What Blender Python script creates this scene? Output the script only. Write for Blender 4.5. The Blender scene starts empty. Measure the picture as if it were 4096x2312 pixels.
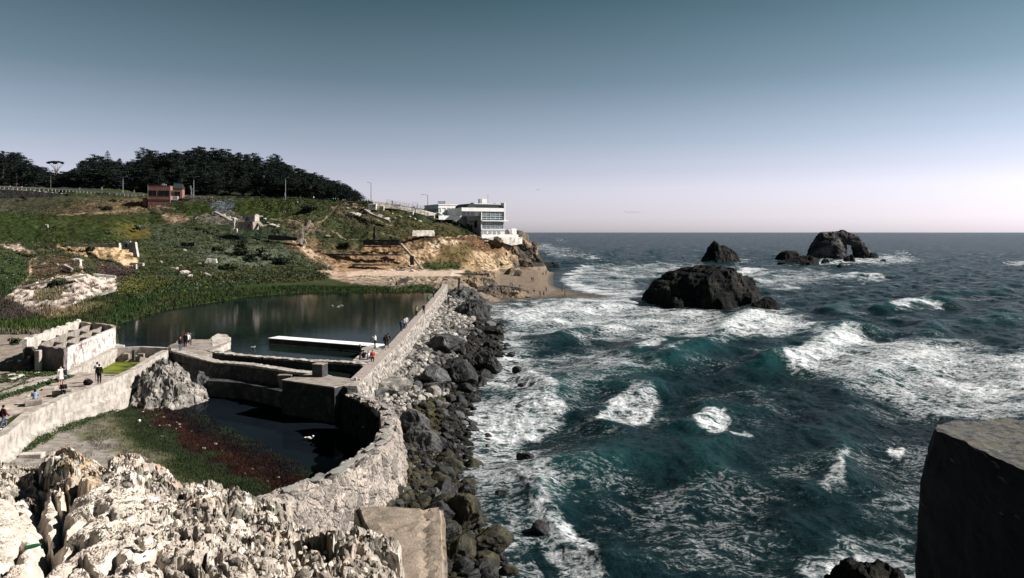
import bpy, bmesh, math, random
import numpy as np
from mathutils import Vector, Matrix
random.seed(7); RNG = np.random.default_rng(7)
SC = bpy.context.scene; COL = SC.collection
# ---------------------------------------------------------------- camera
CAMZ = 19.0; F = 2925.0; CX = 2048.0; HY = 929.0     # 4096-px picture units
cd = bpy.data.cameras.new('camera'); cam = bpy.data.objects.new('camera', cd); COL.objects.link(cam)
cam.location = (0, 0, CAMZ); cam.rotation_euler = (math.radians(90), 0, 0)
cd.sensor_width = 36; cd.lens = 36*F/4096; cd.shift_y = -(1156-HY)/4096.0
cd.clip_start = 0.1; cd.clip_end = 60000
SC.camera = cam
SC.render.resolution_x = 1024; SC.render.resolution_y = 578
SC.view_settings.view_transform = 'Standard'; SC.view_settings.look = 'None'
SC.view_settings.exposure = 0.9; SC.view_settings.gamma = 1.0; SC.view_settings.use_curve_mapping = False
# ---------------------------------------------------------------- sun and sky
SUNV = Vector((0.80, 0.02, 0.58)).normalized()
sl = bpy.data.lights.new('sun', 'SUN'); sl.energy = 5.0; sl.angle = math.radians(0.5); sl.color = (1.0, 0.93, 0.86)
so = bpy.data.objects.new('sun', sl); COL.objects.link(so)
so.rotation_euler = SUNV.to_track_quat('Z', 'Y').to_euler(); so.location = (60, 0, 80)
W = bpy.data.worlds.new('World'); SC.world = W; W.use_nodes = True
nt = W.node_tree; nt.nodes.clear()
def nn(t, typ, **kw):
    n = t.nodes.new(typ)
    for k, v in kw.items(): setattr(n, k, v)
    return n
out = nn(nt, 'ShaderNodeOutputWorld'); bg = nn(nt, 'ShaderNodeBackground'); bg.inputs[1].default_value = 0.08
sky = nn(nt, 'ShaderNodeTexSky', sky_type='NISHITA'); sky.sun_disc = False
sky.sun_elevation = math.asin(SUNV.z); sky.sun_rotation = math.atan2(SUNV.x, SUNV.y)
sky.air_density = 1.0; sky.dust_density = 0.7; sky.ozone_density = 1.2
hsv = nn(nt, 'ShaderNodeHueSaturation'); hsv.inputs['Saturation'].default_value = 0.38
# tint by elevation: lilac air at the horizon, slate teal overhead
tc = nn(nt, 'ShaderNodeTexCoord'); sx = nn(nt, 'ShaderNodeSeparateXYZ')
cr = nn(nt, 'ShaderNodeValToRGB'); mul = nn(nt, 'ShaderNodeMix', data_type='RGBA', blend_type='MULTIPLY'); mul.inputs[0].default_value = 1
nt.links.new(tc.outputs['Generated'], sx.inputs[0]); nt.links.new(sx.outputs['Z'], cr.inputs[0])
SKYRAMP = [(0.0, (.84,.81,.98)), (0.02, (.88,.83,1.0)), (0.06, (.86,.81,.97)), (0.12, (.56,.60,.71)), (0.20, (.285,.38,.435)), (0.31, (.125,.225,.255)), (0.5, (.07,.125,.155)), (1.0, (.05,.09,.11))]
el = cr.color_ramp.elements
el[0].position = 0; el[0].color = (*SKYRAMP[0][1], 1); el[1].position = 1; el[1].color = (*SKYRAMP[-1][1], 1)
for p, c in SKYRAMP[1:-1]:
    e = el.new(p); e.color = (*c, 1)
nt.links.new(sky.outputs[0], hsv.inputs['Color']); nt.links.new(hsv.outputs[0], mul.inputs[6]); nt.links.new(cr.outputs[0], mul.inputs[7])
dotn = nn(nt, 'ShaderNodeVectorMath', operation='DOT_PRODUCT'); dotn.inputs[1].default_value = (.94, .34, 0); nt.links.new(tc.outputs['Generated'], dotn.inputs[0])
mr = nn(nt, 'ShaderNodeMapRange'); mr.inputs[1].default_value = .1; mr.inputs[2].default_value = .95; mr.inputs[3].default_value = .94; mr.inputs[4].default_value = 1.2; nt.links.new(dotn.outputs['Value'], mr.inputs[0])
mul2 = nn(nt, 'ShaderNodeVectorMath', operation='SCALE'); nt.links.new(mul.outputs[2], mul2.inputs[0]); nt.links.new(mr.outputs[0], mul2.inputs['Scale'])
nt.links.new(mul2.outputs[0], bg.inputs[0]); nt.links.new(bg.outputs[0], out.inputs[0])
SC.render.engine = 'CYCLES'
SC.cycles.max_bounces = 4; SC.cycles.diffuse_bounces = 1; SC.cycles.transparent_max_bounces = 4
# ---------------------------------------------------------------- picture geometry helpers
def at(X, Y, z):                                   # ray through the picture meets the level z
    d = (CAMZ - z)*F/(Y - HY); return Vector(((X-CX)/F*d, d, z))
def atd(X, Y, d): return Vector(((X-CX)/F*d, d, CAMZ - d*(Y-HY)/F))
def zat(Y, d): return CAMZ - d*(Y-HY)/F
# ---------------------------------------------------------------- numpy noise
PERM = np.random.default_rng(11).permutation(256).astype(np.int64); PERM = np.concatenate([PERM, PERM])
_g = np.random.default_rng(12).normal(size=(256, 3)); _g /= np.linalg.norm(_g, axis=1)[:, None]
def pn(p):                                         # gradient noise, about -1..1
    p = np.asarray(p, float); sh = p.shape[:-1]; p = p.reshape(-1, 3)
    i = np.floor(p).astype(np.int64); f = p - i; i &= 255
    u = f*f*f*(f*(f*6-15)+10); r = 0
    for dx in (0, 1):
        wx = u[:, 0] if dx else 1-u[:, 0]; ax = PERM[(i[:, 0]+dx) & 255]
        for dy in (0, 1):
            wy = wx*(u[:, 1] if dy else 1-u[:, 1]); ay = PERM[(ax+i[:, 1]+dy) & 255]
            for dz in (0, 1):
                w = wy*(u[:, 2] if dz else 1-u[:, 2]); g = _g[PERM[(ay+i[:, 2]+dz) & 255]]
                r = r + w*(g[:, 0]*(f[:, 0]-dx)+g[:, 1]*(f[:, 1]-dy)+g[:, 2]*(f[:, 2]-dz))
    return (r*1.6).reshape(sh)
def P3(x, y, z=0.0): 
    x, y, z = np.broadcast_arrays(x, y, z); return np.stack([x, y, z], -1)
def fbm(p, oc=4, lac=2.03, g=0.5):
    a = 1; s = 0; t = 0; p = np.asarray(p, float)
    for _ in range(oc): s = s + a*pn(p); t += a; a *= g; p = p*lac+17.3
    return s/t
def ridg(p, oc=4, lac=2.1, g=0.5):
    a = 1; s = 0; t = 0; p = np.asarray(p, float)
    for _ in range(oc): s = s + a*(1-np.abs(pn(p))*1.7); t += a; a *= g; p = p*lac+9.1
    return s/t
def sstep(a, b, x): 
    t = np.clip((x-a)/(b-a), 0, 1); return t*t*(3-2*t)
def inpoly(X, Y, poly):
    r = np.zeros(X.shape, bool); n = len(poly)
    for k in range(n):
        x1, y1 = poly[k]; x2, y2 = poly[(k+1) % n]
        if y1 == y2: continue
        c = ((y1 > Y) != (y2 > Y)) & (X < (x2-x1)*(Y-y1)/(y2-y1)+x1); r ^= c
    return r
def dline(X, Y, pl, closed=False):                 # distance to a polyline
    r = np.full(X.shape, 1e9); n = len(pl)
    for k in range(n if closed else n-1):
        x1, y1 = pl[k]; x2, y2 = pl[(k+1) % n]; dx, dy = x2-x1, y2-y1; L = dx*dx+dy*dy+1e-9
        t = np.clip(((X-x1)*dx+(Y-y1)*dy)/L, 0, 1); r = np.minimum(r, np.hypot(X-x1-t*dx, Y-y1-t*dy))
    return r
def sdpoly(X, Y, poly):                            # signed: positive inside
    d = dline(X, Y, poly, True); return np.where(inpoly(X, Y, poly), d, -d)
# ---------------------------------------------------------------- objects
def tag(o, label=None, cat=None, group=None, kind=None):
    if label: o['label'] = label
    if cat: o['category'] = cat
    if group: o['group'] = group
    if kind: o['kind'] = kind
    return o
def empty(name, loc, rz=0, label=None, cat=None, group=None):
    o = bpy.data.objects.new(name, None); COL.objects.link(o); o.location = loc; o.rotation_euler = (0, 0, rz)
    o.empty_display_size = 0.5
    return tag(o, label, cat, group)
def link(name, me, m=None, parent=None):
    o = bpy.data.objects.new(name, me); COL.objects.link(o)
    if m: 
        me.materials.clear(); me.materials.append(m)
    if parent: o.parent = parent
    return o
def npmesh(name, V, Fq, smooth=False, col=None, attrs=None):
    V = np.asarray(V, np.float32); Fq = np.asarray(Fq, np.int32); me = bpy.data.meshes.new(name)
    k = Fq.shape[1]; me.vertices.add(len(V)); me.vertices.foreach_set('co', V.ravel())
    me.loops.add(Fq.size); me.loops.foreach_set('vertex_index', Fq.ravel())
    me.polygons.add(len(Fq)); me.polygons.foreach_set('loop_start', np.arange(0, Fq.size, k, dtype=np.int32))
    me.polygons.foreach_set('use_smooth', np.full(len(Fq), smooth))
    if col is not None:
        a = me.color_attributes.new('Col', 'FLOAT_COLOR', 'POINT'); c = np.ones((len(V), 4), np.float32); c[:, :3] = col; a.data.foreach_set('color', c.ravel())
    for n, v in (attrs or {}).items():
        a = me.attributes.new(n, 'FLOAT', 'POINT'); a.data.foreach_set('value', np.asarray(v, np.float32).ravel())
    me.update(calc_edges=True); me.validate()
    return me
def gridfaces(n, m):
    i = np.arange(n*m).reshape(n, m)
    return np.stack([i[:-1, :-1], i[:-1, 1:], i[1:, 1:], i[1:, :-1]], -1).reshape(-1, 4)
def gridmesh(name, X, Y, Z, smooth=True, col=None, attrs=None, flip=False):
    n, m = X.shape; fc = gridfaces(n, m)
    if flip: fc = fc[:, ::-1]
    return npmesh(name, np.stack([X, Y, Z], -1).reshape(-1, 3), fc, smooth, None if col is None else col.reshape(-1, 3), {k: v.ravel() for k, v in (attrs or {}).items()})
class MB:                                          # gathers simple solids into one mesh
    def __init__(s): s.bm = bmesh.new()
    def box(s, c, sz, rz=0, bev=0, top=(1, 1), ax=None):
        M = Matrix.Translation(Vector(c)) @ (ax.to_4x4() if ax else Matrix.Rotation(rz, 4, 'Z'))
        vs = []
        for z in (-.5, .5):
            k = top if z > 0 else (1, 1)
            for x, y in ((-.5, -.5), (.5, -.5), (.5, .5), (-.5, .5)):
                vs.append(s.bm.verts.new(M @ Vector((x*sz[0]*k[0], y*sz[1]*k[1], z*sz[2]))))
        fs = [s.bm.faces.new([vs[i] for i in q]) for q in ((3, 2, 1, 0), (4, 5, 6, 7), (0, 1, 5, 4), (1, 2, 6, 5), (2, 3, 7, 6), (3, 0, 4, 7))]
        if bev:
            es = list({e for f in fs for e in f.edges})
            bmesh.ops.bevel(s.bm, geom=es, offset=bev, segments=1, affect='EDGES')
        return s
    def prism(s, pts, z0, z1):
        a = [s.bm.verts.new((p[0], p[1], z0 if not callable(z0) else z0(p))) for p in pts]; b = [s.bm.verts.new((p[0], p[1], z1)) for p in pts]
        s.bm.faces.new(a[::-1]); s.bm.faces.new(b); n = len(pts)
        for i in range(n): s.bm.faces.new((a[i], a[(i+1) % n], b[(i+1) % n], b[i]))
        return s
    def tube(s, pts, rad, n=8, caps=True):
        pts = [Vector(p) for p in pts]; rad = rad if isinstance(rad, (list, tuple)) else [rad]*len(pts); rings = []
        for i, p in enumerate(pts):
            t = (pts[min(i+1, len(pts)-1)]-pts[max(i-1, 0)]).normalized()
            a = t.orthogonal().normalized() if i == 0 else (a - t*a.dot(t)).normalized()
            b = t.cross(a); rings.append([s.bm.verts.new(p+(a*math.cos(q)+b*math.sin(q))*rad[i]) for q in [2*math.pi*k/n for k in range(n)]])
        for r1, r2 in zip(rings, rings[1:]):
            for k in range(n): s.bm.faces.new((r1[k], r1[(k+1) % n], r2[(k+1) % n], r2[k]))
        if caps: s.bm.faces.new(rings[0][::-1]); s.bm.faces.new(rings[-1])
        return s
    def ball(s, c, r, sub=2):
        r = r if isinstance(r, (tuple, list)) else (r, r, r)
        bmesh.ops.create_icosphere(s.bm, subdivisions=sub, radius=1, matrix=Matrix.Translation(Vector(c)) @ Matrix.Diagonal((*r, 1)))
        return s
    def mesh(s, name, smooth=False):
        bmesh.ops.recalc_face_normals(s.bm, faces=s.bm.faces)
        me = bpy.data.meshes.new(name); s.bm.to_mesh(me); s.bm.free()
        if smooth:
            for p in me.polygons: p.use_smooth = True
        return me
    def build(s, name, m, parent=None, smooth=False): return link(name, s.mesh(name, smooth), m, parent)
def get_arr(me):
    v = np.empty(len(me.vertices)*3, np.float32); me.vertices.foreach_get('co', v); return v.reshape(-1, 3).astype(float)
def set_arr(me, v): me.vertices.foreach_set('co', np.asarray(v, np.float32).ravel()); me.update()
def copy_tree(o, parent=None):
    c = o.copy(); COL.objects.link(c); c.parent = parent
    for ch in list(o.children): copy_tree(ch, c)
    return c
def evalmods(o):
    dg = bpy.context.evaluated_depsgraph_get(); me = bpy.data.meshes.new_from_object(o.evaluated_get(dg)); old = o.data
    o.modifiers.clear(); o.data = me; bpy.data.meshes.remove(old); return me
# ---------------------------------------------------------------- materials
MATS = {}
def rgba(c): return (c[0], c[1], c[2], 1)
def mat(name, c, rough=0.85, c2=None, c3=None, scale=1.0, bump=0.0, bscale=None, metal=0, attr=False, spec=0.08, detail=6, contrast=0.25, stain=None, stainscale=0.5, objc=True):
    m = bpy.data.materials.new(name); m.use_nodes = True; t = m.node_tree; L = t.links.new
    b = t.nodes['Principled BSDF']; b.inputs['Roughness'].default_value = rough; b.inputs['Metallic'].default_value = metal; b.inputs['Specular IOR Level'].default_value = spec
    tcn = nn(t, 'ShaderNodeTexCoord'); co = tcn.outputs['Object']
    src = None
    if attr:
        a = nn(t, 'ShaderNodeVertexColor', layer_name='Col'); src = a.outputs[0]
    if c2 is not None or attr:
        n = nn(t, 'ShaderNodeTexNoise'); n.inputs['Scale'].default_value = scale; n.inputs['Detail'].default_value = detail; n.inputs['Roughness'].default_value = 0.65; L(co, n.inputs['Vector'])
        r = nn(t, 'ShaderNodeValToRGB'); e = r.color_ramp.elements
        if attr:
            e[0].position = .3; e[0].color = (1-contrast*1.6,)*3+(1,); e[1].position = .7; e[1].color = (1+contrast*1.6,)*3+(1,)
            mx = nn(t, 'ShaderNodeMix', data_type='RGBA', blend_type='MULTIPLY'); mx.inputs[0].default_value = 1
            L(n.outputs['Fac'], r.inputs[0]); L(src, mx.inputs[6]); L(r.outputs[0], mx.inputs[7]); src = mx.outputs[2]
        else:
            e[0].position = .36; e[0].color = rgba(c); e[1].position = .64; e[1].color = rgba(c2)
            if c3 is not None: q = e.new(.5); q.color = rgba(c3)
            L(n.outputs['Fac'], r.inputs[0]); src = r.outputs[0]
    if stain is not None:
        n3 = nn(t, 'ShaderNodeTexNoise'); n3.inputs['Scale'].default_value = stainscale; n3.inputs['Detail'].default_value = 8; n3.inputs['Roughness'].default_value = .7; L(co, n3.inputs['Vector'])
        r3 = nn(t, 'ShaderNodeValToRGB'); e = r3.color_ramp.elements; e[0].position = .5; e[0].color = (0, 0, 0, 1); e[1].position = .62; e[1].color = (1, 1, 1, 1); L(n3.outputs['Fac'], r3.inputs[0])
        mx = nn(t, 'ShaderNodeMix', data_type='RGBA'); L(r3.outputs[0], mx.inputs[0]); mx.inputs[7].default_value = rgba(stain)
        if src: L(src, mx.inputs[6])
        else: mx.inputs[6].default_value = rgba(c)
        src = mx.outputs[2]
    if src: L(src, b.inputs['Base Color'])
    else: b.inputs['Base Color'].default_value = rgba(c)
    if bump:
        n2 = nn(t, 'ShaderNodeTexNoise'); n2.inputs['Scale'].default_value = bscale or scale*3; n2.inputs['Detail'].default_value = 8; n2.inputs['Roughness'].default_value = .7; L(co, n2.inputs['Vector'])
        bp = nn(t, 'ShaderNodeBump'); bp.inputs['Strength'].default_value = 1.0; bp.inputs['Distance'].default_value = bump; L(n2.outputs['Fac'], bp.inputs['Height']); L(bp.outputs[0], b.inputs['Normal'])
    MATS[name] = m; return m
def M(n): return MATS[n]
mat('terrain', None, .95, attr=True, scale=.9, bump=.35, bscale=1.6, contrast=.3)
mat('groundm', None, .95, attr=True, scale=1.5, bump=.06, bscale=5, contrast=.25)
mat('rockattr', None, .9, attr=True, scale=1.2, bump=.25, bscale=2.2, contrast=.3)
mat('fore', None, .9, attr=True, scale=3.5, bump=.05, bscale=9, contrast=.3)
mat('leaf', None, .8, attr=True, scale=.6, contrast=.3)
mat('concrete', (.32,.285,.25), .9, (.17,.15,.13), (.26,.23,.205), scale=1.1, bump=.03, bscale=6, stain=(.16,.15,.13), stainscale=.8)
mat('whiteconc', (.44,.41,.37), .9, (.25,.225,.2), (.37,.34,.31), scale=1.4, bump=.03, bscale=6, stain=(.22,.2,.17), stainscale=1.1)
mat('paleconc', (.54,.50,.46), .9, (.32,.29,.26), (.46,.43,.39), scale=1.2, bump=.05, bscale=5, stain=(.25,.23,.2), stainscale=.7)
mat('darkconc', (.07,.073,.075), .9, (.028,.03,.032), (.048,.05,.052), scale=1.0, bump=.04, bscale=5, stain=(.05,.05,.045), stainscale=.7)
mat('slab', (.34,.28,.22), .92, (.20,.165,.13), (.27,.225,.18), scale=2.2, bump=.03, bscale=28, stain=(.13,.12,.10), stainscale=1.5)
mat('blockshade', (.022,.027,.034), .92, (.012,.016,.021), scale=2, bump=.012, bscale=30)
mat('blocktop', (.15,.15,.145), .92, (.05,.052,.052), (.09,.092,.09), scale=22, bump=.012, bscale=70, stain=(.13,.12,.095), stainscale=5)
mat('rubble', (.52,.46,.40), .92, (.16,.14,.12), (.34,.29,.25), scale=1.4, bump=.12, bscale=3, stain=(.10,.09,.085), stainscale=1.6)
mat('boulder', (.12,.12,.12), .8, (.025,.027,.028), (.06,.062,.062), scale=.9, bump=.08, bscale=3, spec=.12)
mat('boulderlight', (.36,.335,.31), .85, (.09,.086,.08), (.20,.188,.17), scale=.9, bump=.08, bscale=3)
mat('boulderdark', (.034,.036,.036), .65, (.007,.008,.008), (.017,.018,.018), scale=.8, bump=.08, bscale=3, spec=.2)
mat('boulderolive', (.060,.055,.034), .75, (.010,.011,.009), (.028,.027,.018), scale=1.1, bump=.08, bscale=3, spec=.15)
mat('seacrag', (.010,.012,.013), .85, (.003,.004,.005), (.006,.007,.0075), scale=.35, bump=.5, bscale=.8, stain=(.034,.032,.026), stainscale=.16)
mat('whitewall', (.82,.82,.81), .8, (.70,.70,.69), (.78,.78,.77), scale=.3)
mat('stainwall', (.60,.58,.54), .85, (.42,.38,.33), (.6,.57,.52), scale=.5, stain=(.22,.19,.16), stainscale=.6)
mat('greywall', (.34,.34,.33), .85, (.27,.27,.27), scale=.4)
mat('glass', (.05,.11,.13), .15, (.14,.24,.27), (.08,.16,.18), scale=.8, spec=.6)
mat('darkglass', (.008,.010,.012), .3, spec=.2)
mat('metal', (.35,.36,.37), .5, metal=.5)
mat('whitemetal', (.72,.72,.72), .5)
mat('darkmetal', (.04,.045,.05), .6)
mat('rooftile', (.09,.12,.12), .7, (.05,.07,.07), scale=2, bump=.1)
mat('roofdark', (.05,.06,.065), .8)
mat('redbrown', (.22,.105,.085), .85, (.14,.065,.055), (.18,.085,.07), scale=.5, bump=.03, bscale=3)
mat('pinkbrown', (.26,.14,.12), .85, (.2,.10,.085), scale=.5)
mat('shingle', (.03,.045,.045), .9, (.018,.026,.026), scale=3)
mat('wood', (.24,.2,.16), .9, (.12,.1,.08), scale=2)
mat('bark', (.20,.17,.15), .9, (.10,.085,.075), scale=1.5)
mat('barkdark', (.05,.045,.04), .9)
mat('asphalt', (.06,.06,.06), .9, (.045,.045,.045), scale=2)
mat('skin', (.48,.30,.22), .6); mat('skindark', (.25,.14,.09), .6)
CL = {}
def cloth(c):
    k = tuple(round(v, 3) for v in c)
    if k not in CL: CL[k] = mat('cloth', c, .85)
    return CL[k]
# bespoke: pool water, basin water, algae, sea, stone-built walls
def watermat(name, c, rough, bump, scale, c2=None, stretch=(1, 1, 1), spec=.5):
    m = mat(name, c, rough, c2=c2, scale=.12 if c2 else 1, spec=spec); t = m.node_tree; L = t.links.new
    b = t.nodes['Principled BSDF']; tcn = nn(t, 'ShaderNodeTexCoord'); mp = nn(t, 'ShaderNodeMapping'); mp.inputs['Scale'].default_value = stretch
    n = nn(t, 'ShaderNodeTexNoise'); n.inputs['Scale'].default_value = scale; n.inputs['Detail'].default_value = 4
    bp = nn(t, 'ShaderNodeBump'); bp.inputs['Distance'].default_value = bump
    L(tcn.outputs['Object'], mp.inputs[0]); L(mp.outputs[0], n.inputs['Vector']); L(n.outputs['Fac'], bp.inputs['Height']); L(bp.outputs[0], b.inputs['Normal'])
    b.inputs['IOR'].default_value = 1.08 if name == 'basinwater' else 1.15
    return m
watermat('poolwater', (.004,.007,.008), .05, .006, 1.3, (.007,.014,.010), (1, 1.6, 1), spec=.12)
watermat('basinwater', (.003,.005,.008), .05, .003, 1.4, (.006,.009,.012), spec=.12)
mat('algae', (.17,.19,.02), .6, (.02,.035,.015), (.10,.12,.015), scale=.55, detail=8)
def stonemat(name, c1, c2, mortar, scale, bump):
    m = bpy.data.materials.new(name); m.use_nodes = True; t = m.node_tree; L = t.links.new; b = t.nodes['Principled BSDF']; b.inputs['Roughness'].default_value = .92
    tcn = nn(t, 'ShaderNodeTexCoord'); co = tcn.outputs['Object']
    nz = nn(t, 'ShaderNodeTexNoise'); nz.inputs['Scale'].default_value = scale*1.5; nz.inputs['Detail'].default_value = 5; L(co, nz.inputs['Vector'])
    mixv = nn(t, 'ShaderNodeMix', data_type='RGBA'); mixv.inputs[0].default_value = .42; L(co, mixv.inputs[6]); L(nz.outputs['Color'], mixv.inputs[7])
    v = nn(t, 'ShaderNodeTexVoronoi', feature='DISTANCE_TO_EDGE'); v.inputs['Scale'].default_value = scale; L(mixv.outputs[2], v.inputs['Vector'])
    v2 = nn(t, 'ShaderNodeTexVoronoi'); v2.inputs['Scale'].default_value = scale; L(mixv.outputs[2], v2.inputs['Vector'])
    sp = nn(t, 'ShaderNodeSeparateXYZ'); L(v2.outputs['Color'], sp.inputs[0])
    mc = nn(t, 'ShaderNodeMix', data_type='RGBA'); mc.inputs[6].default_value = rgba(c1); mc.inputs[7].default_value = rgba(c2); L(sp.outputs[0], mc.inputs[0])
    n2 = nn(t, 'ShaderNodeTexNoise'); n2.inputs['Scale'].default_value = scale*4; n2.inputs['Detail'].default_value = 6; L(co, n2.inputs['Vector'])
    r2 = nn(t, 'ShaderNodeValToRGB'); e = r2.color_ramp.elements; e[0].position = .3; e[0].color = (.45,.45,.45,1); e[1].position = .7; e[1].color = (1.4,1.4,1.4,1); L(n2.outputs['Fac'], r2.inputs[0])
    m2 = nn(t, 'ShaderNodeMix', data_type='RGBA', blend_type='MULTIPLY'); m2.inputs[0].default_value = 1; L(mc.outputs[2], m2.inputs[6]); L(r2.outputs[0], m2.inputs[7])
    r = nn(t, 'ShaderNodeValToRGB'); e = r.color_ramp.elements; e[0].position = .03; e[0].color = (0,0,0,1); e[1].position = .1; e[1].color = (1,1,1,1); L(v.outputs['Distance'], r.inputs[0])
    m3 = nn(t, 'ShaderNodeMix', data_type='RGBA'); L(r.outputs[0], m3.inputs[0]); m3.inputs[6].default_value = rgba(mortar); L(m2.outputs[2], m3.inputs[7]); L(m3.outputs[2], b.inputs['Base Color'])
    ad = nn(t, 'ShaderNodeMath', operation='ADD'); L(r.outputs[0], ad.inputs[0]); L(n2.outputs['Fac'], ad.inputs[1])
    bp = nn(t, 'ShaderNodeBump'); bp.inputs['Distance'].default_value = bump; L(ad.outputs[0], bp.inputs['Height']); L(bp.outputs[0], b.inputs['Normal'])
    MATS[name] = m; return m
stonemat('stonewall', (.62,.50,.42), (.30,.24,.21), (.10,.085,.075), .9, .12)
stonemat('seawallstone', (.38,.33,.29), (.11,.10,.09), (.30,.27,.24), 1.7, .12)
stonemat('darkstone', (.085,.082,.08), (.026,.027,.028), (.03,.03,.028), 2.4, .1)
# ================================================================ LAND
TAB = {  # picture column : (distance, picture row) -> height
 -500: [(60,1580),(100,1338),(130,1235),(170,1090),(230,970),(330,850),(385,770),(400,742),(440,742)],
 0:   [(60,1612),(100,1338),(130,1250),(170,1100),(230,980),(260,975),(300,890),(330,855),(370,800),(385,795),(388,762),(400,752),(440,752)],
 150: [(60,1612),(100,1338),(123,1262),(150,1160),(165,1120),(205,1035),(222,985),(235,978),(262,965),(290,895),(330,850),(360,798),(385,792),(388,765),(395,756),(440,752)],
 300: [(60,1612),(100,1338),(123,1261),(148,1140),(160,1120),(185,1070),(214,1015),(219,978),(235,972),(280,905),(320,850),(345,800),(372,775),(380,763),(440,752)],
 450: [(60,1612),(100,1338),(118,1300),(140,1215),(165,1150),(190,1095),(214,1050),(220,985),(240,975),(285,905),(320,850),(345,805),(360,785),(367,772),(440,755)],
 600: [(60,1612),(118,1300),(136,1245),(160,1190),(210,1100),(260,1000),(310,900),(328,855),(340,820),(350,795),(356,786),(440,780)],
 750: [(60,1612),(118,1300),(150,1220),(165,1185),(210,1110),(260,1010),(300,915),(320,860),(335,810),(345,790),(440,785)],
 900: [(60,1612),(118,1300),(165,1190),(180,1165),(215,1105),(260,1010),(290,950),(312,880),(322,850),(333,805),(340,793),(440,790)],
 1050:[(60,1612),(118,1300),(172,1180),(190,1155),(225,1100),(258,1035),(285,965),(306,890),(318,845),(329,805),(334,795),(440,795)],
 1200:[(60,1612),(118,1300),(178,1170),(200,1142),(235,1085),(262,1030),(283,975),(300,900),(312,850),(322,802),(326,797),(440,800)],
 1350:[(60,1612),(118,1300),(184,1166),(210,1138),(245,1095),(262,1072),(266,1058),(272,1055),(276,1018),(284,1012),(288,975),(300,920),(312,862),(320,815),(322,806),(440,830)],
 1500:[(60,1612),(184,1168),(215,1136),(235,1110),(262,1080),(266,1062),(273,1058),(278,1018),(285,1012),(290,972),(300,925),(312,872),(316.2,840),(319,838),(320.5,812),(440,840)],
 1600:[(60,1612),(184,1168),(215,1136),(235,1108),(265,1085),(271,1062),(276,1052),(280,1010),(286,1000),(290,975),(303,920),(314,874),(319.2,848),(321.5,846),(323,826),(440,850)],
 1700:[(60,1612),(184,1168),(215,1136),(235,1106),(272,1084),(279,1070),(283,1020),(290,965),(304,925),(318,880),(323,864),(325,862),(327,845),(440,870)],
 1800:[(60,1612),(184,1168),(215,1132),(240,1105),(278,1082),(286,1068),(291,1010),(297,958),(310,930),(322,898),(332,880),(340,872),(440,900)],
 1900:[(60,1612),(190,1180),(215,1172),(250,1120),(285,1090),(298,1082),(303,1030),(309,970),(318,945),(330,938),(345,930),(440,960)],
 2000:[(60,1612),(190,1190),(205,1197),(215,1186),(240,1150),(270,1122),(300,1100),(317,1088),(321,1030),(327,975),(333,948),(350,940),(380,1100)],
 2080:[(60,1612),(205,1200),(212,1186),(240,1151),(280,1118),(320,1092),(334,1078),(338,1012),(344,950),(355,952),(366,1060),(380,1100)],
 2150:[(60,1612),(205,1202),(212,1187),(240,1153),(280,1119),(320,1093),(338,1080),(342,1045),(347,1000),(352,1030),(362,1105),(380,1110)],
 2195:[(60,1612),(205,1204),(213,1187),(240,1154),(262,1138),(300,1112),(325,1097),(342,1086),(348,1088),(356,1110),(380,1110)],
 2250:[(60,1620),(205,1204),(212,1190),(225,1171),(245,1156),(262,1148),(300,1119),(350,1095),(380,1092)],
 2400:[(60,1630),(205,1206),(214,1188),(222,1179),(234,1172),(300,1124),(380,1092)],
 2650:[(60,1650),(205,1214),(218,1190),(300,1134),(380,1100)],
 2900:[(60,1650),(205,1230),(300,1140),(380,1105)],
}
POOL = [(-42,86.5),(-28,77.7),(-19,72.5),(-15,67),(-14.5,78),(-14.8,120),(-16.5,186),(-19.5,186),(-51,182),(-61,171),(-67.5,140),(-64,118),(-56,104),(-48.5,91)]
BASIN = [(-34.6,45),(-36.8,55.6),(-37.3,58.8),(-37.8,62.2),(-37.2,66.2),(-38.1,73.5),(-39.9,82.3),(-41,86),(-28,77.7),(-22,73.8),(-15,67),(-13,62),(-11,59),(-9,51),(-8.7,45),(-9.5,40),(-11,37),(-16,30),(-34,30)]
CANAL = [(-45.0,75),(-45.6,80),(-46.9,86),(-41,85),(-38.5,77),(-38.3,70.5)]
TX = sorted(TAB)
def tabheight(X, d):
    cols = np.stack([np.interp(d, [a for a, _ in TAB[k]], [zat(b, a) for a, b in TAB[k]]) for k in TX])
    Xc = np.clip(X, TX[0], TX[-1]-1e-3); j = np.searchsorted(TX, Xc, side='right')-1; j = np.clip(j, 0, len(TX)-2)
    ta = np.array(TX, float); t = (Xc-ta[j])/(ta[j+1]-ta[j]); idx = np.indices(X.shape)
    return cols[(j, *idx)]*(1-t)+cols[(j+1, *idx)]*t
def seawallx(y): return np.interp(y, [33,35,37.4,40,43.5,47,51,55,58.4,61,63.4,66.5,186], [-13.5,-12.2,-10.7,-9.7,-8.7,-8.3,-8.5,-9.3,-10.7,-12.3,-14.1,-14.4,-17.2])
def shorex(y): return np.interp(y, [20,40,47,57,72,89,118,149,160,195,210], [-.6,-.9,-2.4,-4.3,-4.9,-4.5,-2.3,-2.4,-5.3,-6.5,-6])
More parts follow.
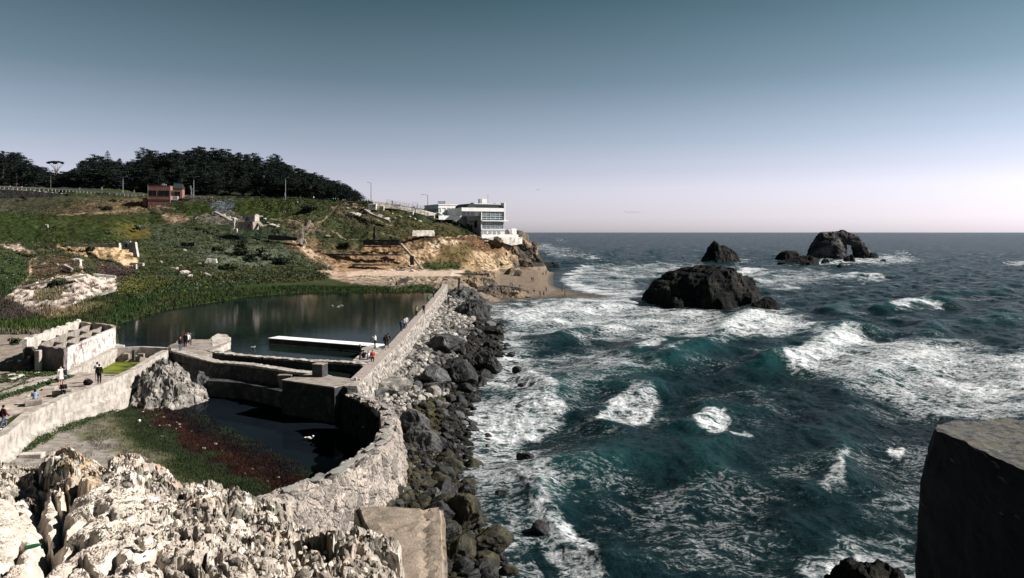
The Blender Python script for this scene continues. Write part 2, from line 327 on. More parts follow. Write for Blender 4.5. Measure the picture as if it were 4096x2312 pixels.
def height(X, d):
    x = (X-CX)/F*d; y = d; z = tabheight(X, d)
    # sea side slope
    wx, sxx = seawallx(y), shorex(y); t = (x-wx)/(sxx-wx)
    side = np.where(t < 1, 2.9*(1-np.clip(t, 0, 1)**0.9), -(x-sxx)*.35); side = np.maximum(side, -3.5)
    k = (1-sstep(186, 208, y))*sstep(-.5, 0.3, x-wx); z = z*(1-k)+side*k
    # pool
    s = sdpoly(x, y, POOL); bed = 4-.35*np.clip(s, -1, 5)
    z = np.where((s > -2.5) & (x < wx-.3), np.where(s > 0, np.minimum(bed, 3.75), z*(1-sstep(-2.5, 0, s))+4.05*sstep(-2.5, 0, s)), z)
    sb = inpoly(x, y, BASIN)
    # water line of the lower basin, signed to the grass side
    a = np.array([-35.7, 72.0]); b = np.array([-13.0, 46.5]); n = np.array([-(b-a)[1], (b-a)[0]]); n = -n/np.linalg.norm(n)
    sg = (x-a[0])*n[0]+(y-a[1])*n[1]
    zb = 1.9+np.where(sg > 0, np.minimum(.11*sg, 1.5), np.maximum(.04*sg, -1))
    z = np.where(sb, zb, z)
    c = inpoly(x, y, CANAL); z = np.where(c, 3.4, z)
    return z, x, y, dict(pool=s, basin=sb, sg=sg, sea=k)
# polygons of ground cover traced on the hillside: (points, colour, softness, ragged edge)
G1=(.034,.046,.018); OL=(.075,.075,.03); SAGE=(.105,.125,.085); BR=(.10,.07,.045); TAN=(.42,.31,.23); OCH=(.34,.22,.13); CHALK=(.60,.52,.46); MARSH=(.028,.050,.016); SLATE=(.11,.13,.14); STRAW=(.17,.125,.07); SAND=(.25,.20,.15); DK=(.02,.028,.014); YEL=(.085,.08,.02)
ZONES = [
 ([(-600,780),(900,800),(900,900),(600,880),(-600,880)], (.06,.06,.035), 20, 20),
 ([(300,815),(560,800),(600,850),(540,880),(330,880)], STRAW, 18, 30),
 ([(150,850),(400,820),(500,870),(420,900),(120,900)], (.11,.08,.05), 18, 30),
 ([(-600,860),(640,858),(680,900),(650,960),(420,975),(-600,975)], (.026,.038,.010), 8, 8),
 ([(0,860),(150,862),(160,940),(100,960),(0,930)], (.034,.052,.014), 14, 12),
 ([(210,880),(280,880),(270,960),(210,950)], (.05,.065,.02), 14, 20),
 ([(440,905),(660,890),(640,930),(460,960)], YEL, 16, 40),
 ([(500,925),(620,915),(600,950),(510,955)], (.10,.075,.02), 10, 30),
 ([(680,820),(850,820),(880,870),(790,880),(690,875)], (.028,.05,.008), 8, 8),
 ([(910,805),(1180,800),(1180,900),(1100,905),(1000,880),(920,850)], (.045,.065,.016), 14, 14),
 ([(600,900),(1250,900),(1330,1000),(1330,1050),(1000,1080),(600,1000)], (.055,.07,.038), 30, 40),
 ([(790,1000),(1020,990),(1040,1060),(860,1080)], SAGE, 20, 40),
 ([(1000,1000),(1150,990),(1180,1050),(1020,1060)], SAGE, 14, 40),
 ([(900,880),(1080,885),(1100,960),(950,970)], (.04,.06,.035), 16, 30),
 ([(390,1060),(540,1070),(520,1120),(400,1130)], (.06,.04,.04), 12, 30),
 ([(420,1130),(640,1110),(660,1150),(520,1175),(430,1170)], (.08,.085,.02), 16, 40),
 ([(840,805),(930,800),(935,860),(880,860),(840,825)], SLATE, 6, 8),
 ([(770,870),(940,855),(980,900),(900,905),(800,890)], (.17,.15,.13), 8, 20),
 ([(650,860),(720,850),(760,880),(700,905),(650,890)], (.26,.19,.13), 8, 16),
 ([(640,1190),(880,1160),(1240,1160),(1740,1168),(1740,1148),(1300,1142),(1100,1136),(840,1130),(640,1160),(440,1230),(440,1300)], MARSH, 10, 10),
 ([(-600,1010),(420,1010),(330,1110),(100,1140),(-600,1150)], (.055,.06,.028), 14, 30),
 ([(0,1010),(120,1050),(130,1110),(90,1180),(0,1190)], (.035,.055,.02), 10, 12),
 ([(130,1030),(330,1040),(280,1110),(140,1120)], (.10,.07,.045), 16, 40),
 ([(0,1190),(100,1220),(180,1265),(60,1290),(0,1300)], (.07,.05,.05), 12, 20),
 ([(30,1180),(180,1120),(330,1105),(460,1112),(470,1165),(345,1205),(280,1245),(210,1268),(150,1268),(80,1225),(20,1195)], CHALK, 4, 10),
 ([(200,1125),(250,1120),(265,1150),(215,1165)], G1, 4, 10),
 ([(130,1165),(230,1155),(250,1200),(160,1215)], (.2,.17,.10), 6, 24),
 ([(160,1262),(300,1235),(420,1225),(330,1260),(200,1290)], (.27,.22,.13), 8, 24),
 ([(232,992),(520,985),(545,1015),(560,1060),(500,1066),(440,1040),(330,1030),(280,1015)], (.55,.39,.23), 4, 8),
 ([(470,1040),(540,1050),(545,1068),(500,1068)], (.62,.42,.27), 4, 8),
 ([(340,995),(375,990),(370,1010),(345,1010)], G1, 3, 6),
 ([(0,983),(80,985),(140,1018),(60,1005),(0,992)], (.55,.45,.38), 3, 6),
 ([(1560,1108),(1700,1112),(1800,1100),(1960,1104),(1990,1150),(1960,1220),(1750,1225),(1745,1140),(1560,1142)], (.24,.20,.16), 6, 16),
 # ochre cliff group
 ([(1140,955),(1330,960),(1330,1010),(1300,1060),(1250,1040),(1140,990)], (.20,.14,.08), 12, 30),
 ([(1150,960),(1290,1030),(1500,1105),(1400,1135),(1330,1110),(1260,1085),(1330,1080),(1250,1040)], TAN, 5, 14),
 ([(1300,1020),(1600,1015),(1620,1075),(1500,1085),(1400,1100),(1320,1070)], OCH, 5, 16),
 ([(1320,980),(1600,985),(1600,1012),(1330,1012)], (.42,.26,.14), 5, 22),
 ([(1600,960),(1660,955),(1800,970),(1870,955),(1960,960),(2060,990),(2060,1090),(1960,1110),(1800,1060),(1640,1080),(1600,1060)], (.36,.25,.15), 6, 22),
 ([(1600,1030),(1700,985),(1760,1010),(1700,1060),(1630,1080)], (.46,.33,.21), 5, 18),
 ([(1700,965),(1830,955),(1850,985),(1720,1000)], (.50,.41,.29), 5, 18),
 ([(1870,1000),(2050,1010),(2060,1090),(1930,1095)], (.44,.34,.22), 6, 22),
 ([(1600,955),(1960,950),(1930,968),(1750,962),(1620,975)], (.20,.10,.06), 4, 14),
 ([(1770,985),(1870,975),(1920,1000),(1850,1060),(1780,1075),(1730,1060)], (.12,.09,.04), 10, 26),
 ([(1880,960),(2000,960),(2010,1000),(1900,1010)], (.16,.09,.05), 8, 20),
 ([(2040,960),(2200,960),(2200,1092),(2060,1092)], (.055,.047,.04), 6, 16),
 ([(1690,1055),(1830,1050),(1840,1080),(1700,1080)], (.04,.06,.02), 5, 10),
 ([(1290,960),(1480,975),(1460,1005),(1290,1010)], (.07,.07,.035), 10, 26),
 ([(1380,1085),(1560,1078),(1860,1082),(1840,1110),(1740,1120),(1560,1128),(1500,1132),(1400,1128)], (.55,.43,.34), 5, 8),
 ([(1400,1118),(1620,1110),(1800,1112),(1790,1150),(1560,1145),(1450,1138)], (.34,.28,.22), 6, 24),
 ([(1100,830),(1330,840),(1400,900),(1350,950),(1150,940)], (.06,.07,.03), 20, 30),
 ([(1380,820),(1500,840),(1560,880),(1430,880),(1340,860)], (.12,.10,.06), 10, 34),
 ([(1500,880),(1800,890),(1870,945),(1600,955),(1480,930)], (.075,.07,.032), 14, 30),
 ([(1130,900),(1300,905),(1300,935),(1150,930)], (.15,.12,.08), 8, 40),
]
TRAILS = [([(0,988),(70,990),(120,1020),(140,1035),(115,1055),(130,1085),(110,1130),(60,1160)], 5, (.5,.38,.27)),
 ([(60,1160),(150,1140),(250,1115),(350,1102)], 5, (.62,.5,.4)), ([(320,1070),(335,1090),(328,1100)], 6, (.45,.33,.24)),
 ([(230,863),(440,852),(560,838),(640,826),(700,838)], 4, (.30,.24,.16)), ([(630,830),(650,865),(700,885),(760,880)], 5, (.42,.32,.22)),
 ([(1330,835),(1380,812),(1420,822)], 4, (.38,.28,.2)), ([(1230,910),(1300,880),(1330,845),(1345,830)], 4, (.36,.27,.2)), ([(1160,960),(1230,940),(1260,900),(1180,885),(1080,880)], 4, (.34,.26,.18)),
 ([(1160,960),(1250,1010),(1290,1035)], 6, (.52,.38,.27)), ([(1760,958),(1880,942),(1900,950)], 3, (.45,.35,.26)), ([(1330,930),(1380,955),(1430,960)], 3, (.36,.28,.2)), ([(1960,1010),(1930,1030),(1910,1060),(1880,1050)], 4, (.55,.38,.24)), ([(930,850),(1000,895),(1070,905)], 4, (.3,.26,.22)),
 ([(1500,880),(1560,905),(1580,900)], 3, (.3,.24,.17)), ([(1480,920),(1540,940),(1600,950)], 3, (.33,.25,.17)), ([(1210,930),(1240,960)], 3, (.4,.3,.2))]
def groundcolour(X, Y, x, y, z, info, slope):
    n1 = fbm(P3(x*.09, y*.09, 3.1), 4); n2 = fbm(P3(x*.4, y*.4, 8.2), 3); n3 = pn(P3(x*1.3, y*1.3, z*1.3))
    c = np.empty(X.shape+(3,)); c[:] = G1
    def mixin(col, m): 
        m = np.clip(m, 0, 1)[..., None]; c[:] = c*(1-m)+np.array(col)*m
    hl = sstep(120, 150, y)
    mixin(OL, sstep(.0, .4, n1)*.9); mixin(BR, sstep(.1, .5, -n1)*.7)
    wx = fbm(P3(x*.12, y*.12, 1.5), 4); wy = fbm(P3(x*.12, y*.12, 7.5), 4)
    for poly, col, soft, rag in ZONES:
        xs = [p[0] for p in poly]; ys = [p[1] for p in poly]
        b = (X > min(xs)-60) & (X < max(xs)+60) & (Y > min(ys)-60) & (Y < max(ys)+60) & (y > 100)
        if not b.any(): continue
        s = np.full(X.shape, -99.0); s[b] = sdpoly(X[b]+wx[b]*rag*1.6, Y[b]+wy[b]*rag*.9, poly); mixin(col, sstep(-soft, soft, s+n2*rag*.7)*.95)
    hill = (y > 195) & (z > 5.2)
    # low scrub patches and grey-green bushes
    k = hill & (z > 4.5) & (Y < 1160)
    lum = c.mean(-1); veg = (lum < .2)
    mixin(SAGE, k*veg*sstep(.30, .55, n2)*.6); mixin(DK, k*veg*sstep(.25, .5, -n2)*.8); mixin(YEL, k*veg*sstep(.45, .7, fbm(P3(x*.25, y*.25, 55), 3))*.4)
    for pl, w, col in TRAILS:
        s = np.full(X.shape, 99.0); xs = [p[0] for p in pl]; ys = [p[1] for p in pl]
        b = (X > min(xs)-40) & (X < max(xs)+40) & (Y > min(ys)-40) & (Y < max(ys)+40) & (y > 100)
        if b.any(): s[b] = dline(X[b]+wx[b]*8, Y[b]+wy[b]*5, pl); mixin(col, (1-sstep(w*.4, w, s))*.9)
    cr3 = ridg(P3(x*.30, y*.22, z*.55), 4); pale = sstep(.14, .3, c.mean(-1))*((X < 2180)&(y > 122)&(z > 3.6)&~((Y > 1074)&(Y < 1104)&(X < 1880))); mixin((.10,.065,.035), pale*sstep(.62, .8, cr3)*.75); mixin((.16,.10,.05), pale*sstep(.1, .4, fbm(P3(x*.12, y*.1, z*.3), 4))*.7)
    # steep bare faces keep their stone
    # shore of the pool
    mixin((.035,.056,.018), sstep(-4, -.5, info['pool'])*(info['pool'] < 0)*(x < -16)*.7)
    # near left ground: trodden sand with grass tufts
    near = (y < 112) & (info['pool'] < -.5) & ~info['basin'] & (x < -38)
    c[near] = (.31,.265,.225)
    g = sstep(-.05, .2, n1*.8+n2*.6+.25-np.abs(x+56)*.02-.25*(y < 92)) * near
    m = (sstep(97, 104, y+n2*4)*near); mixin((.045,.07,.02), m); mixin((.06,.075,.035), g*.75*(y < 70)); 
    m = near & (x > -46) & (y < 74); mixin((.40,.34,.30), m*.9)
    # basin: sand, grass, red weed, dark mud
    b = info['basin']; sg = info['sg']+n2*.8+n1*1.2
    if b.any():
        c[b] = (.02,.02,.02); mixin((.03,.05,.02), b*sstep(-6, -2, sg)*sstep(-.1, .2, n2)); mixin((.045,.02,.015), b*sstep(-2.0, -.6, sg+n2*2.2+n1)*(1-sstep(.8, 2.2, sg+n2*2))); mixin((.042,.060,.024), b*sstep(1.6, 3.0, sg))
        mixin((.026,.038,.017), b*sstep(1.8, 2.6, sg)*(1-sstep(3.5, 5.0, sg))*.7)
        sd = sstep(3.6, 5.2, sg+n1*2); mixin((.15,.145,.09), b*sd*.85); mixin((.31,.28,.25), b*sstep(5.2, 9.0, sg+n1*5+n2*5)*sstep(4.6, 6.5, sg))
    # sea side: wet stone, then sand of the cove
    k = info['sea']; mixin((.04,.038,.033), k)
    bz = (y > 190) & (X > 1880) & (z < 3.0) & (X > 1880+np.clip(1090-Y, 0, 99))
    mixin((.24,.19,.145), bz*sstep(-.3, .2, (X-1900)/60.+n1*.5)); mixin((.09,.085,.075), bz*(1-sstep(.12, .42, z)))
    mixin((.20,.15,.11), bz*sstep(.1, .5, n1)*.5)
    return np.clip(c*np.where(c.mean(-1)<.13,.78,np.where(c.mean(-1)<.3,.72,.85))[..., None]*(1+.28*n3[..., None]), 0.004, .95)
def drow(a, b, step): return list(np.arange(a, b, step))
def build_land(name, us, ds, m, amp=1.0):
    U, D = np.meshgrid(np.array(us, float), np.array(ds, float)); z, x, y, info = height(U, D)
    # soften the traced profile a little, then roughen it
    Y0 = HY+(CAMZ-z)*F/D
    flat = sstep(4.6, 8, z)*(y > 120)
    cl = ((U > 1290) & (U < 2180) & (y > 255) & (z > 4.6)).astype(float)
    rough = .75*fbm(P3(x*.22, y*.22, 0), 5)*flat*2.2 + ridg(P3(x*.55, y*.55, 5), 3)*.35*flat
    rough += (.10*fbm(P3(x*.8, y*.8, 0), 4))*(y < 125)*(~info['basin']) + .09*fbm(P3(x*.5, y*.5, 4), 4)*info['basin']
    rough += info['sea']*.5*fbm(P3(x*.6, y*.6, 3), 3)
    rk = ((U > 1540)&(U < 1985)&(Y0 > 1102)&(Y0 < 1235)&(y > 185))*sstep(0, 14, np.minimum(np.minimum(U-1540, 1985-U)*.5, Y0-1102)); rough = rough+rk*(1.5*(ridg(P3(x*.35, y*.22, 7), 4)-.45)+.4*fbm(P3(x*1.2, y*.9, 7), 3))
    sandy = ((z < 3.2) & (y > 200)).astype(float); rough = rough*(1-sandy*(1-rk))+sandy*(1-rk)*.06*fbm(P3(x*.3, y*.3, 2), 4)
    col = groundcolour(U, Y0, x, y, z, info, 0)
    z2 = z+rough*amp
    pale = sstep(.22, .4, col.mean(-1))
    lay = np.maximum((pale*.8+.2)*cl, cl*(U > 2025)*1.0)
    dy = lay*(4.2*(ridg(P3(x*.11, z*.10, 2), 4)-.45)+1.3*fbm(P3(x*.5, z*.45, 6), 4))*(z > 5)
    bank = pale*(y > 125)*(y < 235)*(U < 640); z2 = z2+bank*(ridg(P3(x*.35, y*.35, 9), 4)-.6)*1.2
    y2 = y-dy; x2 = x+lay*1.2*fbm(P3(y*.2, z*.3, 12), 3)
    o = link(name, gridmesh(name, x2, y2, z2, True, col, flip=False), M(m)); return o
dsn = drow(30, 125, .33)+[125.0]
dsf = drow(125, 214, .5)+drow(214, 255, .4)+drow(255, 345, .22)+drow(345, 430, .8)
us = list(np.arange(-560, 1150, 5.0))+list(np.arange(1150, 2200, 3.5))+list(np.arange(2200, 2900, 10))
tag(build_land('ground', list(np.arange(-560, 2200, 5.0))+[2300,2500,2900], dsn, 'groundm'), kind='structure')
tag(build_land('hillside', us, dsf, 'terrain'), kind='structure')
# unseen hill added behind and left of the viewpoint to block skylight
th, rr_ = np.meshgrid(np.radians(np.arange(46, 222, 3.0)), np.arange(0, 1.001, .05)); r0 = np.interp(np.degrees(th), [46, 70, 100, 140, 222], [150, 110, 60, 36, 32]); R_ = r0+rr_*170; hz = 4+np.interp(rr_*170, [0, 30, 90, 170], [0, 16, 58, 74])*np.interp(np.degrees(th), [46, 60, 200, 222], [.35, 1, 1, .5])
hx, hy = -np.sin(th)*R_, np.cos(th)*R_; hz = hz+3*fbm(P3(hx*.04, hy*.04, 1), 4); c = np.empty(hx.shape+(3,)); c[:] = (.035,.04,.02)
tag(link('hill', gridmesh('hill', hx, hy, hz, True, c), M('terrain')), kind='structure')
# wooded hill behind the road
SIL = [(-700,660),(-100,655),(0,640),(100,655),(190,725),(280,722),(340,670),(400,665),(480,668),(560,640),(700,628),(800,622),(900,625),(1000,650),(1090,655),(1130,678),(1200,705),(1300,738),(1380,757),(1430,780),(1450,797),(1500,812),(1600,840)]
def hillz(X, d):
    top = zat(np.interp(X, [a for a, _ in SIL], [b+58-30*min(max((a-1100)/250, 0), 1)-10*(1-min(max((a-250)/250, 0), 1)) for a, b in SIL]), 545.0)
    base = np.interp(X, [-500,0,300,600,900,1200,1500,1700], [zat(742,420),zat(752,420),zat(757,410),zat(790,400),zat(795,390),zat(800,380),zat(814,370),zat(860,380)])
    t = sstep(400, 545, d); return base*(1-t)+np.maximum(top, base-6)*t - sstep(548, 640, d)*14
U, D = np.meshgrid(np.arange(-700, 1620, 20.0), np.arange(405, 640, 4.0)); Z = hillz(U, D); Xw = (U-CX)/F*D
c = np.empty(U.shape+(3,)); c[:] = (.018,.024,.014)
hl = link('hill', gridmesh('hill', Xw, D, Z+fbm(P3(Xw*.05, D*.05, 0), 3)*1.5-.4, True, c), M('terrain')); tag(hl, kind='structure')
# still water
def flatpoly(name, pts, z, m, kind='structure'):
    bm = bmesh.new(); bm.faces.new([bm.verts.new((p[0], p[1], z)) for p in pts]); bmesh.ops.recalc_face_normals(bm, faces=bm.faces); bmesh.ops.triangulate(bm, faces=bm.faces)
    me = bpy.data.meshes.new(name); bm.to_mesh(me); bm.free()
    if me.polygons[0].normal.z < 0: me.flip_normals()
    o = link(name, me, M(m)); tag(o, kind=kind); return o
flatpoly('pool_water', [(-43,86.2),(-28,77.9),(-19,72.8),(-15,67.4),(-14.6,78),(-14.8,120),(-16.8,189),(-55,189),(-68,176),(-73,140),(-70,112),(-48,89)], 4.0, 'poolwater')
flatpoly('basin_water', [(-38.5,72),(-39.5,85),(-28,77.5),(-22,73.5),(-15,66.8),(-13.2,62),(-11,59),(-9.2,51),(-9,45),(-9.6,40),(-12,36),(-22,40)], 1.9, 'basinwater')
flatpoly('canal_water', [(-45.6,74),(-46.2,80),(-47,86),(-41,85.4),(-38.9,77),(-38.4,70.5)], 3.85, 'algae')
# ================================================================ SEA
FOAM = [ # (picture polygon, density, softness px, height of the white water)
 ([(1950,1240),(2060,1220),(2300,1190),(2560,1185),(2620,1200),(2700,1235),(2980,1262),(3120,1240),(3300,1300),(3270,1340),(3040,1320),(2900,1352),(2700,1345),(2500,1338),(2300,1330),(2140,1320),(2010,1300)], .80, 22),
 ([(2020,1250),(2200,1215),(2540,1195),(2400,1240),(2150,1290),(2040,1295)], .92, 14),
 ([(2900,1300),(3000,1255),(3100,1265),(3260,1300),(3220,1335),(3000,1345),(2890,1330)], .97, 8),
 ([(2250,1120),(2330,1060),(2380,1062),(2330,1090),(2290,1120),(2400,1155),(2560,1172),(2540,1184),(2360,1172),(2270,1145)], .93, 7),
 ([(2340,1065),(2750,1062),(2800,1070),(2650,1090),(2540,1130),(2500,1170),(2380,1150),(2300,1120)], .66, 12),
 ([(2560,1060),(2990,1100),(2950,1075),(2700,1060)], .6, 8),
 ([(2940,1080),(2990,1074),(3100,1098),(3060,1102),(2990,1095)], .95, 5), ([(2990,1095),(3160,1085),(3300,1085),(3350,1120),(3150,1150),(3040,1140)], .66, 14),
 ([(3340,1108),(3380,1098),(3430,1112),(3530,1102),(3540,1112),(3430,1120)], .92, 5),
 ([(3560,1235),(3620,1205),(3700,1205),(3770,1220),(3740,1228),(3660,1225),(3610,1245)], .9, 6),
 ([(3135,1450),(3200,1410),(3270,1370),(3370,1315),(3440,1325),(3490,1360),(3600,1370),(3800,1385),(4200,1410),(4500,1440),(4500,1680),(4200,1660),(3900,1680),(3700,1640),(3500,1560),(3300,1520),(3180,1495)], .80, 22),
 ([(3135,1450),(3200,1410),(3280,1365),(3375,1314),(3450,1335),(3420,1375),(3300,1420),(3220,1480),(3160,1480)], .98, 7),
 ([(3500,1400),(3800,1400),(4200,1440),(4300,1560),(4000,1560),(3700,1480)], .90, 26),
 ([(2000,1310),(2080,1330),(2130,1420),(2160,1520),(2200,1560),(2120,1620),(2140,1700),(2060,1800),(1960,1830),(1840,1800),(1840,1650),(1900,1540),(1980,1420)], .80, 26),
 ([(2080,1450),(2180,1540),(2260,1650),(2150,1740),(2000,1790),(1950,1700),(2050,1600)], .92, 16),
 ([(2160,1400),(2500,1410),(2640,1460),(2420,1540),(2260,1560),(2180,1480)], .60, 26),
 ([(2060,1780),(2400,1700),(2400,1560),(2200,1560)], .42, 50),
 ([(1840,1820),(2100,1760),(2200,1850),(2250,1980),(2200,2120),(2000,2350),(1850,2350),(1850,2000)], .66, 40),
 ([(2130,1965),(2165,2020),(2280,2120),(2400,2240),(2500,2400),(2300,2400),(2200,2200),(2120,2060)], .84, 16),
 ([(2130,1965),(2160,2010),(2280,2090),(2400,2210),(2360,2240),(2250,2130),(2130,2040)], .95, 9),
 ([(2390,1690),(2440,1630),(2520,1570),(2600,1560),(2640,1640),(2600,1680),(2480,1710)], .80, 10), ([(2390,1690),(2470,1640),(2560,1660),(2620,1640),(2600,1690),(2480,1712)], .95, 8), ([(2400,1680),(2450,1620),(2540,1565),(2560,1580),(2480,1640),(2430,1690)], .95, 6),
 ([(2790,1710),(2850,1655),(2900,1655),(2930,1700),(2900,1760),(2870,1780),(2830,1750),(2790,1730)], .97, 8), ([(2930,1755),(3000,1748),(3020,1762),(2940,1768)], .9, 5),
 ([(2540,1400),(2600,1365),(2660,1368),(2620,1400),(2560,1415)], .92, 6), ([(2640,1440),(2740,1390),(2900,1370),(2900,1376),(2760,1402),(2680,1445)], .72, 5),
 ([(2600,2000),(2900,1960),(3080,2050),(3200,2200),(3100,2400),(2700,2400),(2550,2200)], .42, 60),
 ([(3240,2400),(3200,2250),(3330,2150),(3450,2150),(3650,2120),(3700,2400)], .80, 24), ([(3330,2260),(3420,2190),(3480,2230),(3420,2300),(3330,2320)], .97, 14),
 ([(3420,2100),(3520,1980),(3640,1900),(3720,1850),(3700,2100),(3500,2150)], .52, 40), ([(3270,1960),(3330,1900),(3390,1840),(3400,1815),(3380,1870),(3370,1950),(3330,1980)], .74, 10),
 ([(3550,1782),(3620,1775),(3600,1800),(3560,1798)], .85, 6), ([(3440,1028),(3560,1020),(3700,1040),(3560,1055),(3440,1045)], .75, 6), ([(3250,1046),(3500,1032),(3480,1050),(3270,1056)], .9, 4),
 ([(3580,1010),(3640,1008),(3640,1016),(3590,1014)], .85, 3), ([(4020,1050),(4120,1046),(4140,1060),(4040,1058)], .9, 4),
 ([(2000,990),(2200,985),(2330,1000),(2250,1006),(2050,1002)], .6, 4), ([(2190,1010),(2320,1018),(2400,1018),(2300,1028),(2200,1022)], .66, 4), ([(2350,1028),(2380,1024),(2410,1034),(2370,1034)], .95, 3),
 ([(2150,980),(2200,978),(2190,984)], .9, 3), ([(2230,962),(2260,961),(2250,965)], .9, 2), ([(2900,1042),(2990,1040),(2980,1046),(2900,1046)], .8, 3),
]
BREAK = [ # crest polylines at sea level (picture), height, width m
 ([(3130,1470),(3250,1385),(3380,1318),(3460,1330)], 1.7, 2.6), ([(2890,1330),(3000,1262),(3100,1262)], 1.0, 2.2), ([(2390,1700),(2480,1610),(2640,1550)], 1.0, 1.7), ([(2780,1730),(2860,1660),(2920,1640)], 1.0, 1.6),
 ([(2530,1410),(2650,1366)], .9, 2), ([(2640,1445),(2760,1390),(2900,1360)], 1.1, 2.4), ([(3560,1240),(3660,1206),(3780,1215)], 1.3, 3), ([(2940,1084),(3000,1078),(3100,1096)], 1.2, 4), ([(3340,1112),(3380,1100),(3540,1106)], 1.2, 4),
 ([(2130,1970),(2170,2020),(2420,2230)], .5, .9), ([(2100,1440),(2160,1520),(2200,1640)], .7, 1.6), ([(3270,1960),(3340,1900),(3400,1810)], .5, 1.2), ([(2500,1550),(2700,1450),(2880,1400)], .9, 2.6), ([(3000,1500),(3150,1450)], .7, 2.0), ([(2900,1900),(3100,1790),(3250,1740)], .7, 2.6), ([(2250,2010),(2500,1850),(2700,1800)], .7, 2.8), ([(3500,1500),(3700,1440),(3900,1430)], .8, 2.5),
 ([(3650,1330),(3850,1290),(4100,1280)], 1.0, 3.5), ([(3300,1240),(3450,1210)], .8, 3), ([(2030,1290),(2250,1225),(2560,1190)], .45, 2.0), ([(2290,1130),(2290,1085),(2400,1065),(2700,1062)], .5, 2.5), ([(3800,1180),(4000,1165)], .9, 4),
]
us = [-9000,-6000,-4000,-2500,-1500,-800,-300,100,400,700,1000,1300,1500]+list(np.arange(1640, 4350, 3.2))+[4500,4800,5200,6000,7500,10000]
rows = list(np.arange(HY+1.6, 960, .6))+list(np.arange(960, 1200, 1.15))+list(np.arange(1200, 2700, 2.1))
ds = np.array([90000.0]+[CAMZ*F/(r-HY) for r in rows]+[22, 17, 12, 7.0])
U, D = np.meshgrid(np.array(us, float), ds); x = (U-CX)/F*D; y = D; Yp = HY+CAMZ*F/D
near = np.clip(1-(D-500)/900, 0, 1); fade = 1/(1+(D/700)**2)
dd = np.clip(D, 0, 6000)
hl = np.zeros(U.shape); mland = (x < 60) & (y < 400) & (y > 30) & (U > 1500)
hl[:] = -5; hh = height(np.where(mland, U, 2900), np.where(mland, D, 300))[0]; hl = np.where(mland, hh, -5)
deep = np.clip(-hl/1.6, .04, 1)
h = np.zeros(U.shape)
wp = fbm(P3(x*.02, y*.02, 9), 2)*9
for i, (ang, lam, am) in enumerate([(-33, 17, .30), (-25, 11.5, .20), (-45, 26, .30), (-10, 7.3, .10), (-60, 8.1, .10), (15, 5.1, .055)]):
    a = math.radians(ang); ph = (x*math.cos(a)+y*math.sin(a)+wp)*2*math.pi/lam+i*2.1; env = .55+.9*np.clip(fbm(P3(x*.03, y*.03, i*5.0), 2)+.3, 0, 1)
    s = (np.sin(ph)*.5+.5)**1.7*2-1; h += am*s*env
h += .34*fbm(P3(x*.16, y*.11, 2), 3)*1.2 + .16*ridg(P3(x*.55, y*.38, 4), 3) + .05*fbm(P3(x*1.6, y*1.2, 4), 3)*(D < 160)
h *= deep*np.where(D > 600, fade*1.9, 1.0)
br = np.zeros(U.shape); Xn = U+0; warpx = fbm(P3(x*.12, y*.12, 21), 3); warpy = fbm(P3(x*.12, y*.12, 31), 3)
for pl, am, w in BREAK:
    pw = [(at(px, py, 0).x, at(px, py, 0).y) for px, py in pl]; xs = [p[0] for p in pw]; ys = [p[1] for p in pw]
    b = (x > min(xs)-25) & (x < max(xs)+25) & (y > min(ys)-25) & (y < max(ys)+25)
    if b.any():
        s = dline(x[b]+warpx[b]*3, y[b]+warpy[b]*3, pw); g = np.exp(-(s/(w*1.5))**2)*am*deep[b]; h[b] += g; br[b] = np.maximum(br[b], g)
f = np.zeros(U.shape); fn = fbm(P3(x*.07, y*.07, 40), 4); fn2 = fbm(P3(x*.35, y*.30, 44), 4)
base = .27+.16*fn; base += .03*(D < 60); f = base
for poly, den, soft in FOAM:
    xs = [p[0] for p in poly]; ys = [p[1] for p in poly]
    b = (U > min(xs)-80) & (U < max(xs)+80) & (Yp > min(ys)-80) & (Yp < max(ys)+80)
    if b.any():
        k = min(1.0, max(.55, soft/20)); s = sdpoly(U[b]+(fn[b]*90+fn2[b]*60)*k, Yp[b]+(warpy[b]*34+fn2[b]*30)*k, poly); w = sstep(-soft*2.0, soft*1.2, s); f[b] = np.maximum(f[b], base[b]*(1-w)+(den+.10*fn2[b])*w)
f = np.where((hl > -1.0) & (hl < .4) & (y < 205), np.maximum(f, .62+.15*fn2), f)
h += .22*sstep(.7, .95, f)*(fbm(P3(x*.9, y*.8, 3), 4))*deep*(D < 400)
sea = link('sea', gridmesh('sea', x, y, h, True, None, {'foam': f, 'crest': np.clip(h, -1, 3)}), None)
tag(sea, kind='structure')
m = bpy.data.materials.new('seawater'); m.use_nodes = True; t = m.node_tree; L = t.links.new; t.nodes.remove(t.nodes['Principled BSDF'])
om = t.nodes['Material Output']
def mathn(op, a, b=None, c=None, clamp=False):
    n = nn(t, 'ShaderNodeMath', operation=op); n.use_clamp = clamp
    for i, v in enumerate((a, b, c)):
        if v is None: continue
        if isinstance(v, (int, float)): n.inputs[i].default_value = v
        else: L(v, n.inputs[i])
    return n.outputs[0]
def noise(vec, sc, det, ro=.6, dist=0):
    n = nn(t, 'ShaderNodeTexNoise'); n.inputs['Scale'].default_value = sc; n.inputs['Detail'].default_value = det; n.inputs['Roughness'].default_value = ro; n.inputs['Distortion'].default_value = dist; L(vec, n.inputs['Vector']); return n.outputs['Fac']
geo = nn(t, 'ShaderNodeNewGeometry'); pos = geo.outputs['Position']
af = nn(t, 'ShaderNodeAttribute', attribute_name='foam'); ac = nn(t, 'ShaderNodeAttribute', attribute_name='crest')
mp = nn(t, 'ShaderNodeMapping'); mp.inputs['Rotation'].default_value = (0, 0, math.radians(20)); mp.inputs['Scale'].default_value = (.85, 1.15, .9); L(pos, mp.inputs[0]); v = mp.outputs[0]
